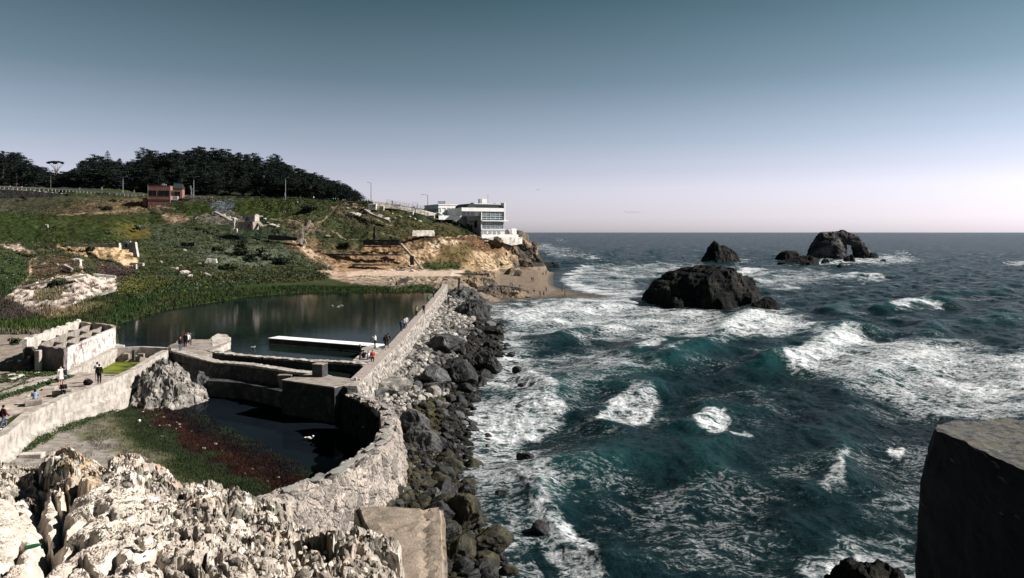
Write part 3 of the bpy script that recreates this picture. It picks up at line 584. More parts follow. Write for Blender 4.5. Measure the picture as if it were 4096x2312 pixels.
# lacy foam: ridges of warped noise at three sizes
def rid(sc, det, ro, dist): 
    n = noise(v, sc, det, ro, dist); return mathn('SUBTRACT', 1.0, mathn('MULTIPLY', mathn('ABSOLUTE', mathn('SUBTRACT', n, .5)), 5.0))
r1 = rid(.5, 5, .62, 1.0); r2 = rid(1.6, 5, .65, .8); r3 = noise(v, 5.0, 6, .7, .4)
big = noise(v, .10, 4, .6, .5)
pat = mathn('ADD', mathn('ADD', mathn('MULTIPLY', r1, .38), mathn('MULTIPLY', r2, .34)), mathn('ADD', mathn('MULTIPLY', r3, .34), mathn('MULTIPLY', mathn('SUBTRACT', big, .5), .9)))
thr = mathn('MULTIPLY_ADD', af.outputs['Fac'], -0.62, 1.02)
fm = mathn('MULTIPLY', mathn('SUBTRACT', pat, thr), 2.5, clamp=True)
fm = mathn('POWER', fm, 1.15)
thin = mathn('MULTIPLY', mathn('SUBTRACT', pat, mathn('SUBTRACT', thr, .35)), .9, clamp=True)
# water colour: deep teal, greener where the wave stands thin, milky under foam
rc = nn(t, 'ShaderNodeValToRGB'); e = rc.color_ramp.elements; e[0].position = .25; e[0].color = (.0015,.008,.011,1); e[1].position = .95; e[1].color = (.005,.033,.036,1); q = e.new(.55); q.color = (.003,.015,.018,1)
L(mathn('MULTIPLY_ADD', ac.outputs['Fac'], .46, .36), rc.inputs[0])
mk = nn(t, 'ShaderNodeMix', data_type='RGBA'); L(mathn('MULTIPLY', thin, mathn('MULTIPLY', af.outputs['Fac'], .55)), mk.inputs[0]); L(rc.outputs[0], mk.inputs[6]); mk.inputs[7].default_value = (.07,.16,.17,1)
wat = nn(t, 'ShaderNodeBsdfPrincipled'); L(mk.outputs[2], wat.inputs['Base Color']); wat.inputs['Roughness'].default_value = .25; wat.inputs['IOR'].default_value = 1.17; wat.inputs['Specular IOR Level'].default_value = .10
mp2 = nn(t, 'ShaderNodeMapping'); mp2.inputs['Rotation'].default_value = (0, 0, math.radians(12)); mp2.inputs['Scale'].default_value = (.8, 1.7, 1); L(pos, mp2.inputs[0])
nb = noise(mp2.outputs[0], 1.1, 9, .68, .3); nb2 = noise(mp2.outputs[0], .18, 5, .6, .3)
bp = nn(t, 'ShaderNodeBump'); bp.inputs['Distance'].default_value = .42; L(mathn('ADD', nb, mathn('MULTIPLY', nb2, 1.6)), bp.inputs['Height']); L(bp.outputs[0], wat.inputs['Normal'])
fo = nn(t, 'ShaderNodeBsdfPrincipled'); fo.inputs['Roughness'].default_value = .9; fo.inputs['Specular IOR Level'].default_value = .1
rf = nn(t, 'ShaderNodeValToRGB'); e = rf.color_ramp.elements; e[0].position = .3; e[0].color = (.26,.31,.33,1); e[1].position = .62; e[1].color = (.74,.75,.77,1); L(noise(v, 2.2, 7, .7, .5), rf.inputs[0]); L(rf.outputs[0], fo.inputs['Base Color'])
bp2 = nn(t, 'ShaderNodeBump'); bp2.inputs['Distance'].default_value = .25; L(noise(v, 1.6, 8, .7, .5), bp2.inputs['Height']); L(bp2.outputs[0], fo.inputs['Normal'])
mx = nn(t, 'ShaderNodeMixShader'); L(fm, mx.inputs[0]); L(wat.outputs[0], mx.inputs[1]); L(fo.outputs[0], mx.inputs[2]); L(mx.outputs[0], om.inputs[0])
sea.data.materials.append(m)
# ================================================================ RUINED WALLS
def resample(pts, step):
    P = np.array(pts, float); L = np.r_[0, np.cumsum(np.linalg.norm(np.diff(P[:, :2], axis=0), axis=1))]; n = max(2, int(L[-1]/step)+1)
    s = np.linspace(0, L[-1], n); return np.stack([np.interp(s, L, P[:, k]) for k in range(P.shape[1])], 1), s
def sweepwall(name, pts, sec, m, zb, step=.3, sub=.3, rough=.06, freq=1.2, topr=None, parent=None, seed=0, crumble=0, smooth=False):
    """pts (x, y, ztop[, width scale]); sec = [(offset, 0..1 height)] from the left foot over the top to the right foot"""
    if len(pts[0]) == 3: pts = [(*p, 1.0) for p in pts]
    P, s = resample(pts, step); T = np.gradient(P[:, :2], axis=0); T /= np.linalg.norm(T, axis=1)[:, None]; N = np.stack([T[:, 1], -T[:, 0]], 1)
    zbv = np.full(len(P), zb) if not isinstance(zb, (list, tuple)) else np.interp(s, np.linspace(0, s[-1], len(zb)), zb)
    S = [sec[0]]
    hh = float(np.mean(P[:, 2]-zbv))
    for a, b in zip(sec, sec[1:]):
        L = math.hypot(b[0]-a[0], (b[1]-a[1])*hh); k = max(1, int(L/sub)); S += [(a[0]+(b[0]-a[0])*j/k, a[1]+(b[1]-a[1])*j/k) for j in range(1, k+1)]
    S = np.array(S)
    X = P[:, 0][:, None]+N[:, 0][:, None]*S[:, 0]*P[:, 3][:, None]; Y = P[:, 1][:, None]+N[:, 1][:, None]*S[:, 0]*P[:, 3][:, None]
    Z = zbv[:, None]+(P[:, 2]-zbv)[:, None]*S[:, 1][None]
    q = P3(X, Y, Z)
    if crumble: Z = Z-crumble*np.clip(ridg(P3(X*.5, Y*.5, seed), 3)-.45, 0, 1)*sstep(.5, 1, S[:, 1])[None]*2
    d = np.stack([fbm(q*freq+seed+k*31.7, 4) for k in range(3)], -1)*rough*2
    if topr is not None: w = (S[:, 1] > .985)[None, :, None]; d = np.where(w, d*topr/max(rough, 1e-6), d)
    V = (np.stack([X, Y, Z], -1)+d); n, k = X.shape; fc = gridfaces(n, k)[:, ::-1]
    Vf = V.reshape(-1, 3); me = npmesh(name, Vf, fc, smooth)
    bm = bmesh.new(); bm.from_mesh(me); bm.verts.ensure_lookup_table()
    for r in (list(range(k)), list(range((n-1)*k, n*k))):
        try: bm.faces.new([bm.verts[i] for i in r])
        except ValueError: pass
    bmesh.ops.recalc_face_normals(bm, faces=bm.faces); bm.to_mesh(me); bm.free()
    return link(name, me, M(m), parent)
def boxsec(w, l=None): return [(-w/2, 0), (-w/2, 1), (w/2, 1), (w/2, 0)] if l is None else [(-w/2-l, 0), (-w/2, 1), (w/2, 1), (w/2+l, 0)]
def zp(X, Y, z): v = at(X, Y, z); return (v.x, v.y, z)
def ztag(o, label, cat='wall', group=None): return tag(o, label, cat, group)
# curved seawall
mat('wallrubble', (.46,.43,.39), .92, (.08,.075,.07), (.27,.25,.225), scale=2.0, bump=.1, bscale=5, stain=(.08,.075,.07), stainscale=2.2)
mat('pathtop', (.34,.30,.27), .92, (.26,.23,.205), scale=1, bump=.02, bscale=6, stain=(.22,.2,.18), stainscale=1.2)
cw = [(-14.1,63.4,5.1,.8),(-12.3,61.0,5.2,.85),(-10.7,58.4,5.3,.9),(-9.3,55,5.5,.95),(-8.5,51,5.6,1),(-8.3,47,5.7,1),(-8.7,43.5,5.8,1.05),(-9.7,40,5.9,1.05),(-10.7,37.4,6.0,1.1),(-12.2,34.8,6.3,1.2),(-14.0,32.5,6.6,1.2)]
o = sweepwall('curved_seawall', cw, [(.75,0),(.65,.94),(.6,1),(-.5,1.0),(-.75,.93),(-1.15,.45),(-1.5,0)], 'seawallstone', 0.6, .14, .14, .17, 1.5, topr=.06, crumble=.3, seed=3)
ztag(o, 'curved rubble seawall bending round the dark basin', 'seawall')
mat('shadestone', (.022,.024,.026), .9, (.010,.011,.012), scale=1.5, bump=.08, bscale=3); o.data.materials.append(M('shadestone'))   # basin side darkened: its shade is put into the colour
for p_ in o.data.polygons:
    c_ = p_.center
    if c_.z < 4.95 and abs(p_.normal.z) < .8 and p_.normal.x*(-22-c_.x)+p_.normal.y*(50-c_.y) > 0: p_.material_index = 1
# loose coping slabs on the curved wall
def slabmesh(name, sx, sy, sz, seed, m, parent=None):
    r = random.Random(seed); n = 7; pts = [(sx/2*math.cos(a)*(1+r.uniform(-.18,.15))*1.12, sy/2*math.sin(a)*(1+r.uniform(-.18,.15))*1.12) for a in [2*math.pi*(k+r.uniform(-.2,.2))/n for k in range(n)]]
    return MB().prism(pts, 0, sz).build(name, M(m), parent)
mat('coping', (.27,.27,.25), .9, (.19,.19,.18), scale=2, bump=.02, bscale=9)
k = 0
for t in [.04,.09,.13,.2,.24,.31,.4,.47,.52,.56,.6,.66,.7,.74,.79,.85,.93]:
    P, s = resample(cw, .1); i = int(t*(len(P)-1)); q = P[i]; a = math.atan2(*(P[min(i+3, len(P)-1)]-P[max(i-3, 0)])[[1, 0]])
    b = slabmesh('coping_slab', random.uniform(.6,1.7), random.uniform(.35,.8), .06, 100+k, 'coping'); k += 1
    b.location = (q[0]+random.uniform(-.45,.25)*1.0, q[1], q[2]+.02); b.rotation_euler = (random.uniform(-.08,.08), random.uniform(-.08,.08), a)
    tag(b, 'grey flat coping slab lying along the crest of the curved seawall', 'slab', 'coping slabs along the curved seawall')
# straight walkway seawall running to the cove
sw = [(-14.6,66.5,5,1),(-14.7,80,5,1),(-14.6,92.6,5,1),(-15.0,105,5,.95),(-15.4,120,5,.9),(-16.2,150,4.9,.9),(-17.6,189,4.9,.9),(-18.6,205,4.6,1.2)]
sweep_w = sweepwall('straight_seawall', sw, [(-.8,0),(-.8,1),(.45,1),(.6,.93),(.85,.6),(1.15,.28),(1.4,0)], 'wallrubble', 1.2, .2, .16, .16, 1.9, topr=.012, seed=5)
o2 = sweepwall('walkway', [(a-.15, b_, z+.03, w) for a, b_, z, w in sw], boxsec(1.25), 'pathtop', 4.82, .3, .3, .03, 1.5, topr=.008, seed=6); o2.parent = sweep_w
# (offset sign: left of travel is the pool)
ztag(sweep_w, 'long straight walkway wall between the pool and the boulders', 'seawall')
# main wall between pool and basin
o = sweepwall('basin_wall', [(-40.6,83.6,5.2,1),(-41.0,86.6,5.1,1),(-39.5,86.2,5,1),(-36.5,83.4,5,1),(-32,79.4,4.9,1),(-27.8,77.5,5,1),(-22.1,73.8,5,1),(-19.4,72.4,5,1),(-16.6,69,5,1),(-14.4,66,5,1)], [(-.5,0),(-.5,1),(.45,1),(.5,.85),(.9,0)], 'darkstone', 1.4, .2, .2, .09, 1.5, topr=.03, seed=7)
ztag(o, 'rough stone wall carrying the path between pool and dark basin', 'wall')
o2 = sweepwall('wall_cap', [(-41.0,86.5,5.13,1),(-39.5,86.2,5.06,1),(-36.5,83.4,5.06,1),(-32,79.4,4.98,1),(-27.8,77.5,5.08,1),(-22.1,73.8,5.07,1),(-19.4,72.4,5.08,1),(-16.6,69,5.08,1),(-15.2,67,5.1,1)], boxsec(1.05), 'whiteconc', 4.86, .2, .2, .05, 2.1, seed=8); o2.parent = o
mat('shadeconc', (.04,.043,.046), .9, (.02,.022,.024), scale=.8, bump=.04, bscale=4, stain=(.07,.072,.07), stainscale=.9)  # basin shade put into the colour of the ledge and block
# concrete footing under it
o = sweepwall('concrete_ledge', [(-31.6,76.6,3.6),(-27.2,75.6,3.5),(-22.0,71.6,3.5)], [(-.6,0),(-.6,1),(.6,1),(.6,.9),(.6,0)], 'shadeconc', 1.3, .3, .3, .03, 1.2, seed=9)
ztag(o, 'smooth grey concrete ledge below the path wall, standing in dark water', 'ledge')
# block platform
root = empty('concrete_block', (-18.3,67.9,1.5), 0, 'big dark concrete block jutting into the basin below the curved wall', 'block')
b = MB(); b.box((0.4,.9,1.75), (6.6,3.6,3.5), rz=-.52, bev=.04); b.build('block', M('shadeconc'), root)
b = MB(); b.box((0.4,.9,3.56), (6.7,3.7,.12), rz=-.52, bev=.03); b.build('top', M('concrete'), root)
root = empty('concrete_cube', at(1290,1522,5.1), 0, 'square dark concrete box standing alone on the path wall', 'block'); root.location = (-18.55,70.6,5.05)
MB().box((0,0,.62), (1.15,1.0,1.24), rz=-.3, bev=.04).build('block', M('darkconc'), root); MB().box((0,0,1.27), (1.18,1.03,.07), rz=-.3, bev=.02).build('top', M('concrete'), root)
b = MB(); b.box((0,0,.2), (.28,.28,.45), bev=.05); b.box((.35,.1,.15), (.2,.2,.3), bev=.03)
o = b.build('concrete_stump', M('whiteconc')); o.location = zp(1422,1527,5.0); ztag(o, 'small pale concrete stump on the seawall corner', 'stump')
o = MB().box((0,0,-.9), (.9,.5,1.6), top=(1.6,1.3), bev=.03).build('bracket', M('concrete')); o.location = (-22.6,73.0,4.9); ztag(o, 'tapered concrete corbel hanging off the path wall', 'corbel')
# second thin wall in the trough
w5 = [(-38.4,88.6,4.9,1),(-36.0,87.2,4.85,1),(-31.5,84.6,4.8,1),(-26.6,82.1,4.9,1),(-22,80.6,4.85,1),(-17.4,79.2,4.95,1),(-14.8,77.4,5,1)]
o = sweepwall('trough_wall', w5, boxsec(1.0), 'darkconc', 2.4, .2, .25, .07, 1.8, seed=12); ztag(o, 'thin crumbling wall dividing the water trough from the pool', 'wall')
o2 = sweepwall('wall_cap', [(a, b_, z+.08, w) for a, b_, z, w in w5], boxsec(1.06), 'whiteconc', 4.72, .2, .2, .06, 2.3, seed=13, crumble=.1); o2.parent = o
# trough water is the pool sheet.  pier slab in the pool
v0 = Vector(zp(1070,1352,4.9)); v1 = Vector(zp(1500,1386,4.9)); dv = (v1-v0); L = dv.length; an = math.atan2(dv.y, dv.x)
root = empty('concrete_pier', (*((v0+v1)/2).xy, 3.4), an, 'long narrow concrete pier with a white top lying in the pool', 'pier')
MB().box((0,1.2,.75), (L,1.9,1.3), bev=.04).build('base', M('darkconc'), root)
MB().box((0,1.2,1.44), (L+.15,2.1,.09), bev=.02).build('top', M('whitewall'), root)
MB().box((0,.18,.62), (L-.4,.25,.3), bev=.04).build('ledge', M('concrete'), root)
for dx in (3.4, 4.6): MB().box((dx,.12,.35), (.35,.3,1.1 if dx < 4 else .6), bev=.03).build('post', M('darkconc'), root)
# sitting platform where the seawall meets the trough
def prismthing(name, px, z0, z1, m, label, cat, ragged=.0, cap=None):
    pts = [zp(X, Y, z1)[:2] for X, Y in px]; c = Vector((sum(p[0] for p in pts)/len(pts), sum(p[1] for p in pts)/len(pts), z0))
    root = empty(name, c, 0, label, cat); P = [(p[0]-c.x, p[1]-c.y) for p in pts]
    if ragged:
        Q = []; r = random.Random(len(pts))
        for i in range(len(P)):
            a, b_ = Vector(P[i]), Vector(P[(i+1) % len(P)]); n = max(1, int((b_-a).length/.5))
            for k in range(n): q = a.lerp(b_, k/n); Q.append((q.x+r.uniform(-ragged, ragged), q.y+r.uniform(-ragged, ragged)))
        P = Q
    if sum(P[i][0]*P[(i+1) % len(P)][1]-P[(i+1) % len(P)][0]*P[i][1] for i in range(len(P))) < 0: P = P[::-1]
    MB().prism(P, 0, z1-z0-(.1 if cap else 0)).build('base', M(m), root)
    if cap: MB().prism([(x*1.01, y*1.01) for x, y in P], z1-z0-.1, z1-z0).build('top', M(cap), root)
    return root
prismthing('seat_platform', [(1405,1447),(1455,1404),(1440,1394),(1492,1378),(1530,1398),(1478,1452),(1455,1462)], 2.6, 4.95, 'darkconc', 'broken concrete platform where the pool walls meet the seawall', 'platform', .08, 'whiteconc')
r = prismthing('broken_slab', [(674,1384),(702,1372),(716,1360),(760,1357),(835,1358),(862,1338),(905,1337),(922,1352),(921,1366),(838,1404),(770,1392),(720,1392)], 3.6, 4.95, 'paleconc', 'white broken slab jutting into the pool under a standing group', 'slab', .1, 'concrete')
o = prismthing('fallen_slab', [(845,1350),(870,1334),(905,1338),(920,1350),(918,1362),(850,1385)], 4.0, 4.99, 'paleconc', 'thick white fallen slab at the pool end of the broken slab', 'slab', .12)
prismthing('path_landing', [(640,1398),(690,1384),(790,1392),(850,1412),(820,1424),(760,1412),(700,1408)], 3.6, 4.97, 'concrete', 'flat concrete landing joining the canal wall and the broken slab', 'landing', .06)
prismthing('floating_slab', [(452,1378),(470,1375),(498,1380),(490,1387),(455,1388)], 3.9, 4.2, 'paleconc', 'small white slab lying in the pool beside the roofless ruin', 'slab', .05)
# canal walls and path
W1 = [(-34.2,44,5.3,1.1),(-34.6,49.4,5.3,1),(-36.8,55.6,5.3,1),(-37.2,58.8,5.3,1),(-37.8,62.2,5.3,1),(-37.4,66.2,5.3,1),(-38.0,73.5,5.3,1),(-39.9,82.3,5.3,1),(-40.4,85.2,5.3,1)]
o = sweepwall('canal_wall', W1, [(-.35,0),(-.35,1),(.35,1),(.36,.6),(.62,.55),(.7,0)], 'whiteconc', 1.7, .25, .25, .035, .9, topr=.015, seed=20, crumble=.05)
ztag(o, 'weathered pale concrete wall along the path, falling to the grass', 'wall')
W2 = [(-43.7,56,5.15,1),(-43.6,62.2,5.25,1),(-43.8,65.7,5.3,1),(-43.5,69.6,5.35,1),(-43.3,71.3,5.35,1),(-45.3,78.7,5.35,1),(-46.9,86.2,5.35,1)]
o = sweepwall('canal_side_wall', W2, boxsec(.75), 'whiteconc', 3.6, .25, .25, .035, .9, topr=.015, seed=21, crumble=.05); ztag(o, 'pale low concrete wall between the ruin and the green channel', 'wall')
o = sweepwall('canal_end_wall', [(-46.9,86.4,5.4,1),(-44,87,5.4,1),(-40.3,86.0,5.4,1)], boxsec(.6), 'whiteconc', 3.0, .25, .25, .02, .9, seed=22); ztag(o, 'stained concrete end wall closing the green channel', 'wall')
for X in (506, 566): 
    b = MB().box((0,0,0), (.75,.3,.6), bev=.03).build('buttress', M('concrete'), o); b.location = zp(X, 1424, 4.5); b.location.y -= .1
b = MB().box((0,0,0), (.3,.3,1.2), bev=.03).build('pillar', M('darkconc'), o); b.location = zp(537, 1420, 4.75); b.location.y -= .15
o = sweepwall('channel_kerb', [(-43.0,71.8,5.0),(-40.5,72.0,5.0),(-38.5,71.6,5.0)], boxsec(.35), 'concrete', 4.2, .25, .25, .02, 1, seed=23); ztag(o, 'narrow concrete kerb across the head of the green channel', 'kerb')
pth = flatpoly('path', [(-34.8,44),(-34.9,49.4),(-37.0,55.6),(-37.5,58.8),(-38.1,62.2),(-37.7,66.2),(-38.2,71.4),(-43.1,71.6),(-43.5,69.6),(-43.6,62.2),(-43.5,52),(-43.5,44)], 4.98, 'concrete')
mat('pathm', (.36,.31,.27), .95, (.28,.24,.21), scale=.8, bump=.02, bscale=6, stain=(.25,.2,.16), stainscale=.5); pth.data.materials.clear(); pth.data.materials.append(M('pathm'))
for X, Y, w, h, lb in ((455,1640,.9,2.2,'pale concrete buttress with a shaded notch on the outer wall face'), (262,1660,.8,2.0,'rounded white concrete buttress on the outer wall face near the bend')):
    pass
def wallblock(name, X, Y, z, sz, m, label, cat='block', rz=0):
    o = MB().box((0,0,sz[2]/2), sz, bev=.04).build(name, M(m)); o.location = zp(X, Y, z); o.rotation_euler.z = rz; return ztag(o, label, cat)
wallblock('wall_buttress', 200, 1650, 2.9, (1.0,1.1,2.3), 'whiteconc', 'pale concrete buttress with shaded side on the outer path wall', 'buttress', .35)
wallblock('wall_buttress', 130, 1682, 2.9, (.7,.8,2.2), 'paleconc', 'narrow white buttress nearest the walking woman on the path wall', 'buttress', .3)
wallblock('curb_block', 136, 1620, 5.0, (1.2,.7,.45), 'concrete', 'low concrete block a woman with blue top sits on', 'block', .5)
wallblock('curb_block', 252, 1580, 5.0, (1.5,.7,.45), 'concrete', 'low concrete block a woman in black sits on', 'block', .3)
wallblock('fallen_block', 18, 1782, 3.3, (1.0,.7,.5), 'paleconc', 'small white block in the grass by the foot of the path wall', 'block', .2)
wallblock('fallen_block', 128, 1832, 3.2, (1.5,.6,.35), 'paleconc', 'flat pale block lying on the sand behind the foreground rock', 'block', .1)
o = MB().tube([(0,0,0),(0,0,1.25)], .11, 10).build('bollard', M('metal')); o.location = zp(324, 1632, 2.9); ztag(o, 'grey pipe post against the outer face of the path wall', 'post')
# roofless ruin with a grid of cells
A, B, C, D_ = Vector((-44.2,72.4)), Vector((-48.2,88.6)), Vector((-54.2,91.6)), Vector((-49.9,74.9))
rt = empty('roofless_ruin', (A.x, A.y, 4.6), 0, 'roofless concrete ruin with open cells and streaked white side', 'ruin')
def q2(u, v): return (A.lerp(D_, u)).lerp(B.lerp(C, u), v)        # u across (A to D), v along (A to B)
def rw(name, u0, v0, u1, v1, z0, z1, w, m, seed, crumb=.25, nseg=6):
    p = [q2(u0+(u1-u0)*k/nseg, v0+(v1-v0)*k/nseg) for k in range(nseg+1)]
    o = sweepwall(name, [(q.x-A.x, q.y-A.y, z1-4.6) for q in p], boxsec(w), m, z0-4.6, .22, .25, .035, 1.3, seed=seed, crumble=crumb); o.parent = rt; return o
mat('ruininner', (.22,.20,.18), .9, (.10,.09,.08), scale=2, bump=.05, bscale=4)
mat('shadewall', (.20,.17,.17), .9, (.11,.10,.10), scale=1.2, bump=.05, bscale=4)  # end wall colour carries its dark purple shade
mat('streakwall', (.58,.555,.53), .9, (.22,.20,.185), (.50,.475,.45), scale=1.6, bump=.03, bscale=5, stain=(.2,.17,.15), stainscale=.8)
rw('front_wall', 0, 0, 0, 1, 4.4, 7.5, .32, 'streakwall', 1, .05); rw('end_wall', 0, 0, .62, 0, 4.4, 7.6, .4, 'shadewall' if 'shadewall' in MATS else 'darkconc', 2, .2); rw('back_wall', 1, 0, 1, 1, 4.4, 8.15, .4, 'paleconc', 3, .3); rw('far_wall', 0, 1, 1, 1, 4.4, 7.8, .4, 'concrete', 4, .25)
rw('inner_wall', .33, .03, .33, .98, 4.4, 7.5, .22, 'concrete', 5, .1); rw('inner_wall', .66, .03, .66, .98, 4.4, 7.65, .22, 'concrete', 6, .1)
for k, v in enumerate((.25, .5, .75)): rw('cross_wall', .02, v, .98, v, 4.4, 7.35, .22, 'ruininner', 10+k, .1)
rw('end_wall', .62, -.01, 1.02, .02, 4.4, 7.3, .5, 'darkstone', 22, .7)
fl = MB().prism([(q2(u, v).x-A.x, q2(u, v).y-A.y) for u, v in ((.02,.02),(.02,.98),(.98,.98),(.98,.02))][::-1], -.2, .25).build('floor', M('darkconc'), rt)
p = q2(.75, -.03); o = sweepwall('rubble_wall', [(p.x, p.y, 6.6), (p.x-2.6, p.y+.2, 5.9), (p.x-4.0, p.y+.9, 5.1)], boxsec(1.0), 'darkstone', 4.6, .2, .2, .12, 1.6, seed=31, crumble=.4); ztag(o, 'collapsed rubble wall spilling from the corner of the roofless ruin', 'rubble')
p = q2(.55, -.07); o = MB().box((0,0,1.35), (.5,.45,2.7), bev=.05).build('corner_pillar', M('whiteconc')); o.parent = rt; o.location = (p.x-A.x, p.y-A.y, 0)
# graffiti strokes on the streaked side
GP = mat('graffiti', (.25,.10,.16), .8)
e1 = (B-A).normalized(); nrm = Vector((e1.y, -e1.x))
def stroke(pts, m, r=.03):
    b = MB(); b.tube([((A+e1*u).x-A.x+nrm.x*.23, (A+e1*u).y-A.y+nrm.y*.23, z) for u, z in pts], r, 4); b.build('graffiti', m, rt)
for k in range(3): stroke([(3.2+.35*k, 2.7), (3.45+.35*k, 2.75), (3.3+.35*k, 2.5), (3.5+.35*k, 2.3), (3.2+.35*k, 2.25)], GP, .03)
GG = mat('graffitigrey', (.40,.36,.38), .8)
for k in range(4): stroke([(4.4+.8*k+.34*math.cos(a), 2.45+.3*math.sin(a)) for a in np.linspace(2.9, -1.4, 9)], GG, .025)
# debris blocks strewn in front
for i in range(26):
    X = random.uniform(40, 230); Y = 1560-(X-20)*.28+random.uniform(-70, -20); 
    wallblock('loose_stone', X, Y, 4.95, (random.uniform(.25,.7), random.uniform(.25,.6), random.uniform(.15,.4)), 'paleconc', 'small pale stone scattered on the sandy ground before the ruin', 'stone', random.uniform(0,3))['group'] = 'loose stones before the roofless ruin'
# low walls left of the path
# ================================================================ ROCKS
def rockmesh(name, seed, sub=3, size=(1,1,1), rough=.35, facet=.5, smooth=False, freq=1.1):
    bm = bmesh.new(); bmesh.ops.create_icosphere(bm, subdivisions=sub, radius=1)
    me = bpy.data.meshes.new(name); bm.to_mesh(me); bm.free(); v = get_arr(me)
    r = np.random.default_rng(seed); nrm = v/np.linalg.norm(v, axis=1)[:, None]
    # cut the ball with random planes so it has faces like broken stone
    for _ in range(int(6+8*facet)):
        d = r.normal(size=3); d /= np.linalg.norm(d); h = r.uniform(.55, .92); s = v@d; ex = np.clip(s-h, 0, None); v = v-ex[:, None]*d[None]*facet*1.6*.6
    f = 1+rough*.7*fbm(nrm*freq+seed*1.7, 4)+rough*.18*ridg(nrm*freq*3+seed, 3)
    v = v*f[:, None]*np.array(size)[None]; set_arr(me, v)
    if smooth:
        for p in me.polygons: p.use_smooth = True
    return me
def crag(name, prof, ybase, depth, m, seed, res=.5, rough=1.0, freq=.18, steps=.0, label=None, cat='rock', sharp=2.2, yoff=0, parent=None, front=1.0, zb=-1.5, smooth=False, col=None):
    """a rock outcrop: prof [(x, ztop)] along its length, ybase its centre line, depth its half width"""
    xs = [p[0] for p in prof]; x0, x1 = min(xs), max(xs)
    gx = np.arange(x0-res*2, x1+res*2, res); gy = np.arange(-depth*1.25, depth*1.25, res); X, Yv = np.meshgrid(gx, gy)
    wx = fbm(P3(X*freq, Yv*freq, seed), 4)*depth*.45; wy = fbm(P3(X*freq, Yv*freq, seed+9), 4)*depth*.45
    top = np.interp(X+wx*.5, xs, [p[1] for p in prof], left=zb, right=zb)
    hw = depth*np.interp(X, [x0, x0+(x1-x0)*.18, x0+(x1-x0)*.8, x1], [.35, .95, 1, .3])
    t = np.abs(Yv+wy+yoff)/hw; sh = 1-sstep(.25, 1, t)**(1/sharp*1.4)
    z = zb+(top-zb)*np.clip(1-t**sharp, 0, 1)
    q = P3(X*freq*2, Yv*freq*2, z*freq*2+seed)
    z = z+rough*(ridg(q, 5)-.6)*1.3*sstep(zb, zb+2.5, z)
    if steps: z = z*(1-.3)+.3*np.floor(z/steps+.3*fbm(q*.5, 2))*steps
    dx = rough*.8*fbm(q*1.2+5, 4); dy = rough*.8*fbm(q*1.2+15, 4)
    me = gridmesh(name, X+dx, Yv+dy, np.maximum(z, zb), smooth, col)
    o = link(name, me, M(m), parent); o.location = (0, ybase, 0)
    if label: tag(o, label, cat)
    return o
def pr(px, d): return [((X-CX)/F*d, zat(Y, d)) for X, Y in px]
# rocks standing in the sea
crag('sea_rock', pr([(2575,1195),(2610,1165),(2650,1135),(2690,1116),(2730,1088),(2800,1070),(2870,1066),(2940,1078),(2950,1092),(2990,1105),(3020,1112),(3034,1140),(3045,1200)], 196), 200, 19, 'seacrag', 1, .33, 1.5, .07, label='large flat-topped dark sea rock nearest the beach', sharp=3.0, steps=1.1)
crag('sea_rock', pr([(2990,1225),(3040,1205),(3060,1192),(3090,1190),(3115,1212),(3125,1235)], 183), 184, 4, 'seacrag', 2, .3, .5, .2, label='low black rock trailing off the large flat-topped sea rock', sharp=2.6)
crag('sea_rock', pr([(2808,1046),(2825,1010),(2842,975),(2857,960),(2880,982),(2905,985),(2930,1005),(2955,1030),(2966,1046)], 480), 480, 11, 'seacrag', 3, .55, 2.2, .07, label='pointed triangular sea rock standing alone far out', sharp=1.7)
crag('sea_rock', pr([(3105,1026),(3130,1008),(3150,1002),(3190,1006),(3205,1030)], 505), 505, 7, 'seacrag', 4, .6, 1.2, .09, label='small jagged rock left of the arched sea rock', sharp=2)
crag('sea_rock', pr([(3110,1050),(3150,1044),(3190,1026),(3240,1022),(3268,1034),(3275,1050)], 440), 440, 7, 'seacrag', 5, .55, 1.0, .1, label='long low black rock in front of the arched sea rock', sharp=2.2)
crag('sea_rock', pr([(3284,1048),(3296,1036),(3310,1036),(3318,1048)], 450), 450, 3, 'seacrag', 6, .4, .7, .2, label='small black knob just below the arched sea rock', sharp=2)
crag('sea_rock', pr([(3370,1040),(3385,1026),(3410,1018),(3418,1038)], 480), 480, 4, 'seacrag', 16, .4, .8, .2, label='dark boulder at the foot of the sea arch opening', sharp=2)
crag('sea_rock', pr([(3465,1022),(3480,1010),(3500,1012),(3514,1024)], 540), 540, 4, 'seacrag', 7, .5, .7, .16, label='low rock right of the arched sea rock', sharp=2)
crag('sea_rock', pr([(3518,1044),(3530,1036),(3540,1037),(3546,1044)], 470), 470, 2.2, 'seacrag', 8, .35, .4, .2, label='tiny lone rock in the foam right of the sea arch', sharp=2)
crag('sea_rock', pr([(3350,1062),(3360,1056),(3372,1062)], 410), 410, 1.6, 'seacrag', 9, .35, .3, .2, label='smallest wave-washed rock below the sea arch', sharp=2)
crag('sea_rock', pr([(2168,1062),(2180,1050),(2215,1050),(2232,1060),(2238,1066)], 400), 402, 4.5, 'seacrag', 10, .4, .6, .2, label='low dark rock off the headland with a person on it', sharp=2.4)
crag('sea_rock', pr([(3290,2420),(3400,2290),(3440,2262),(3480,2270),(3560,2262),(3590,2285),(3660,2420)], 37), 37, 3.5, 'seacrag', 11, .12, .5, .5, label='black wet rock at the bottom edge below the parapet', sharp=2.2)
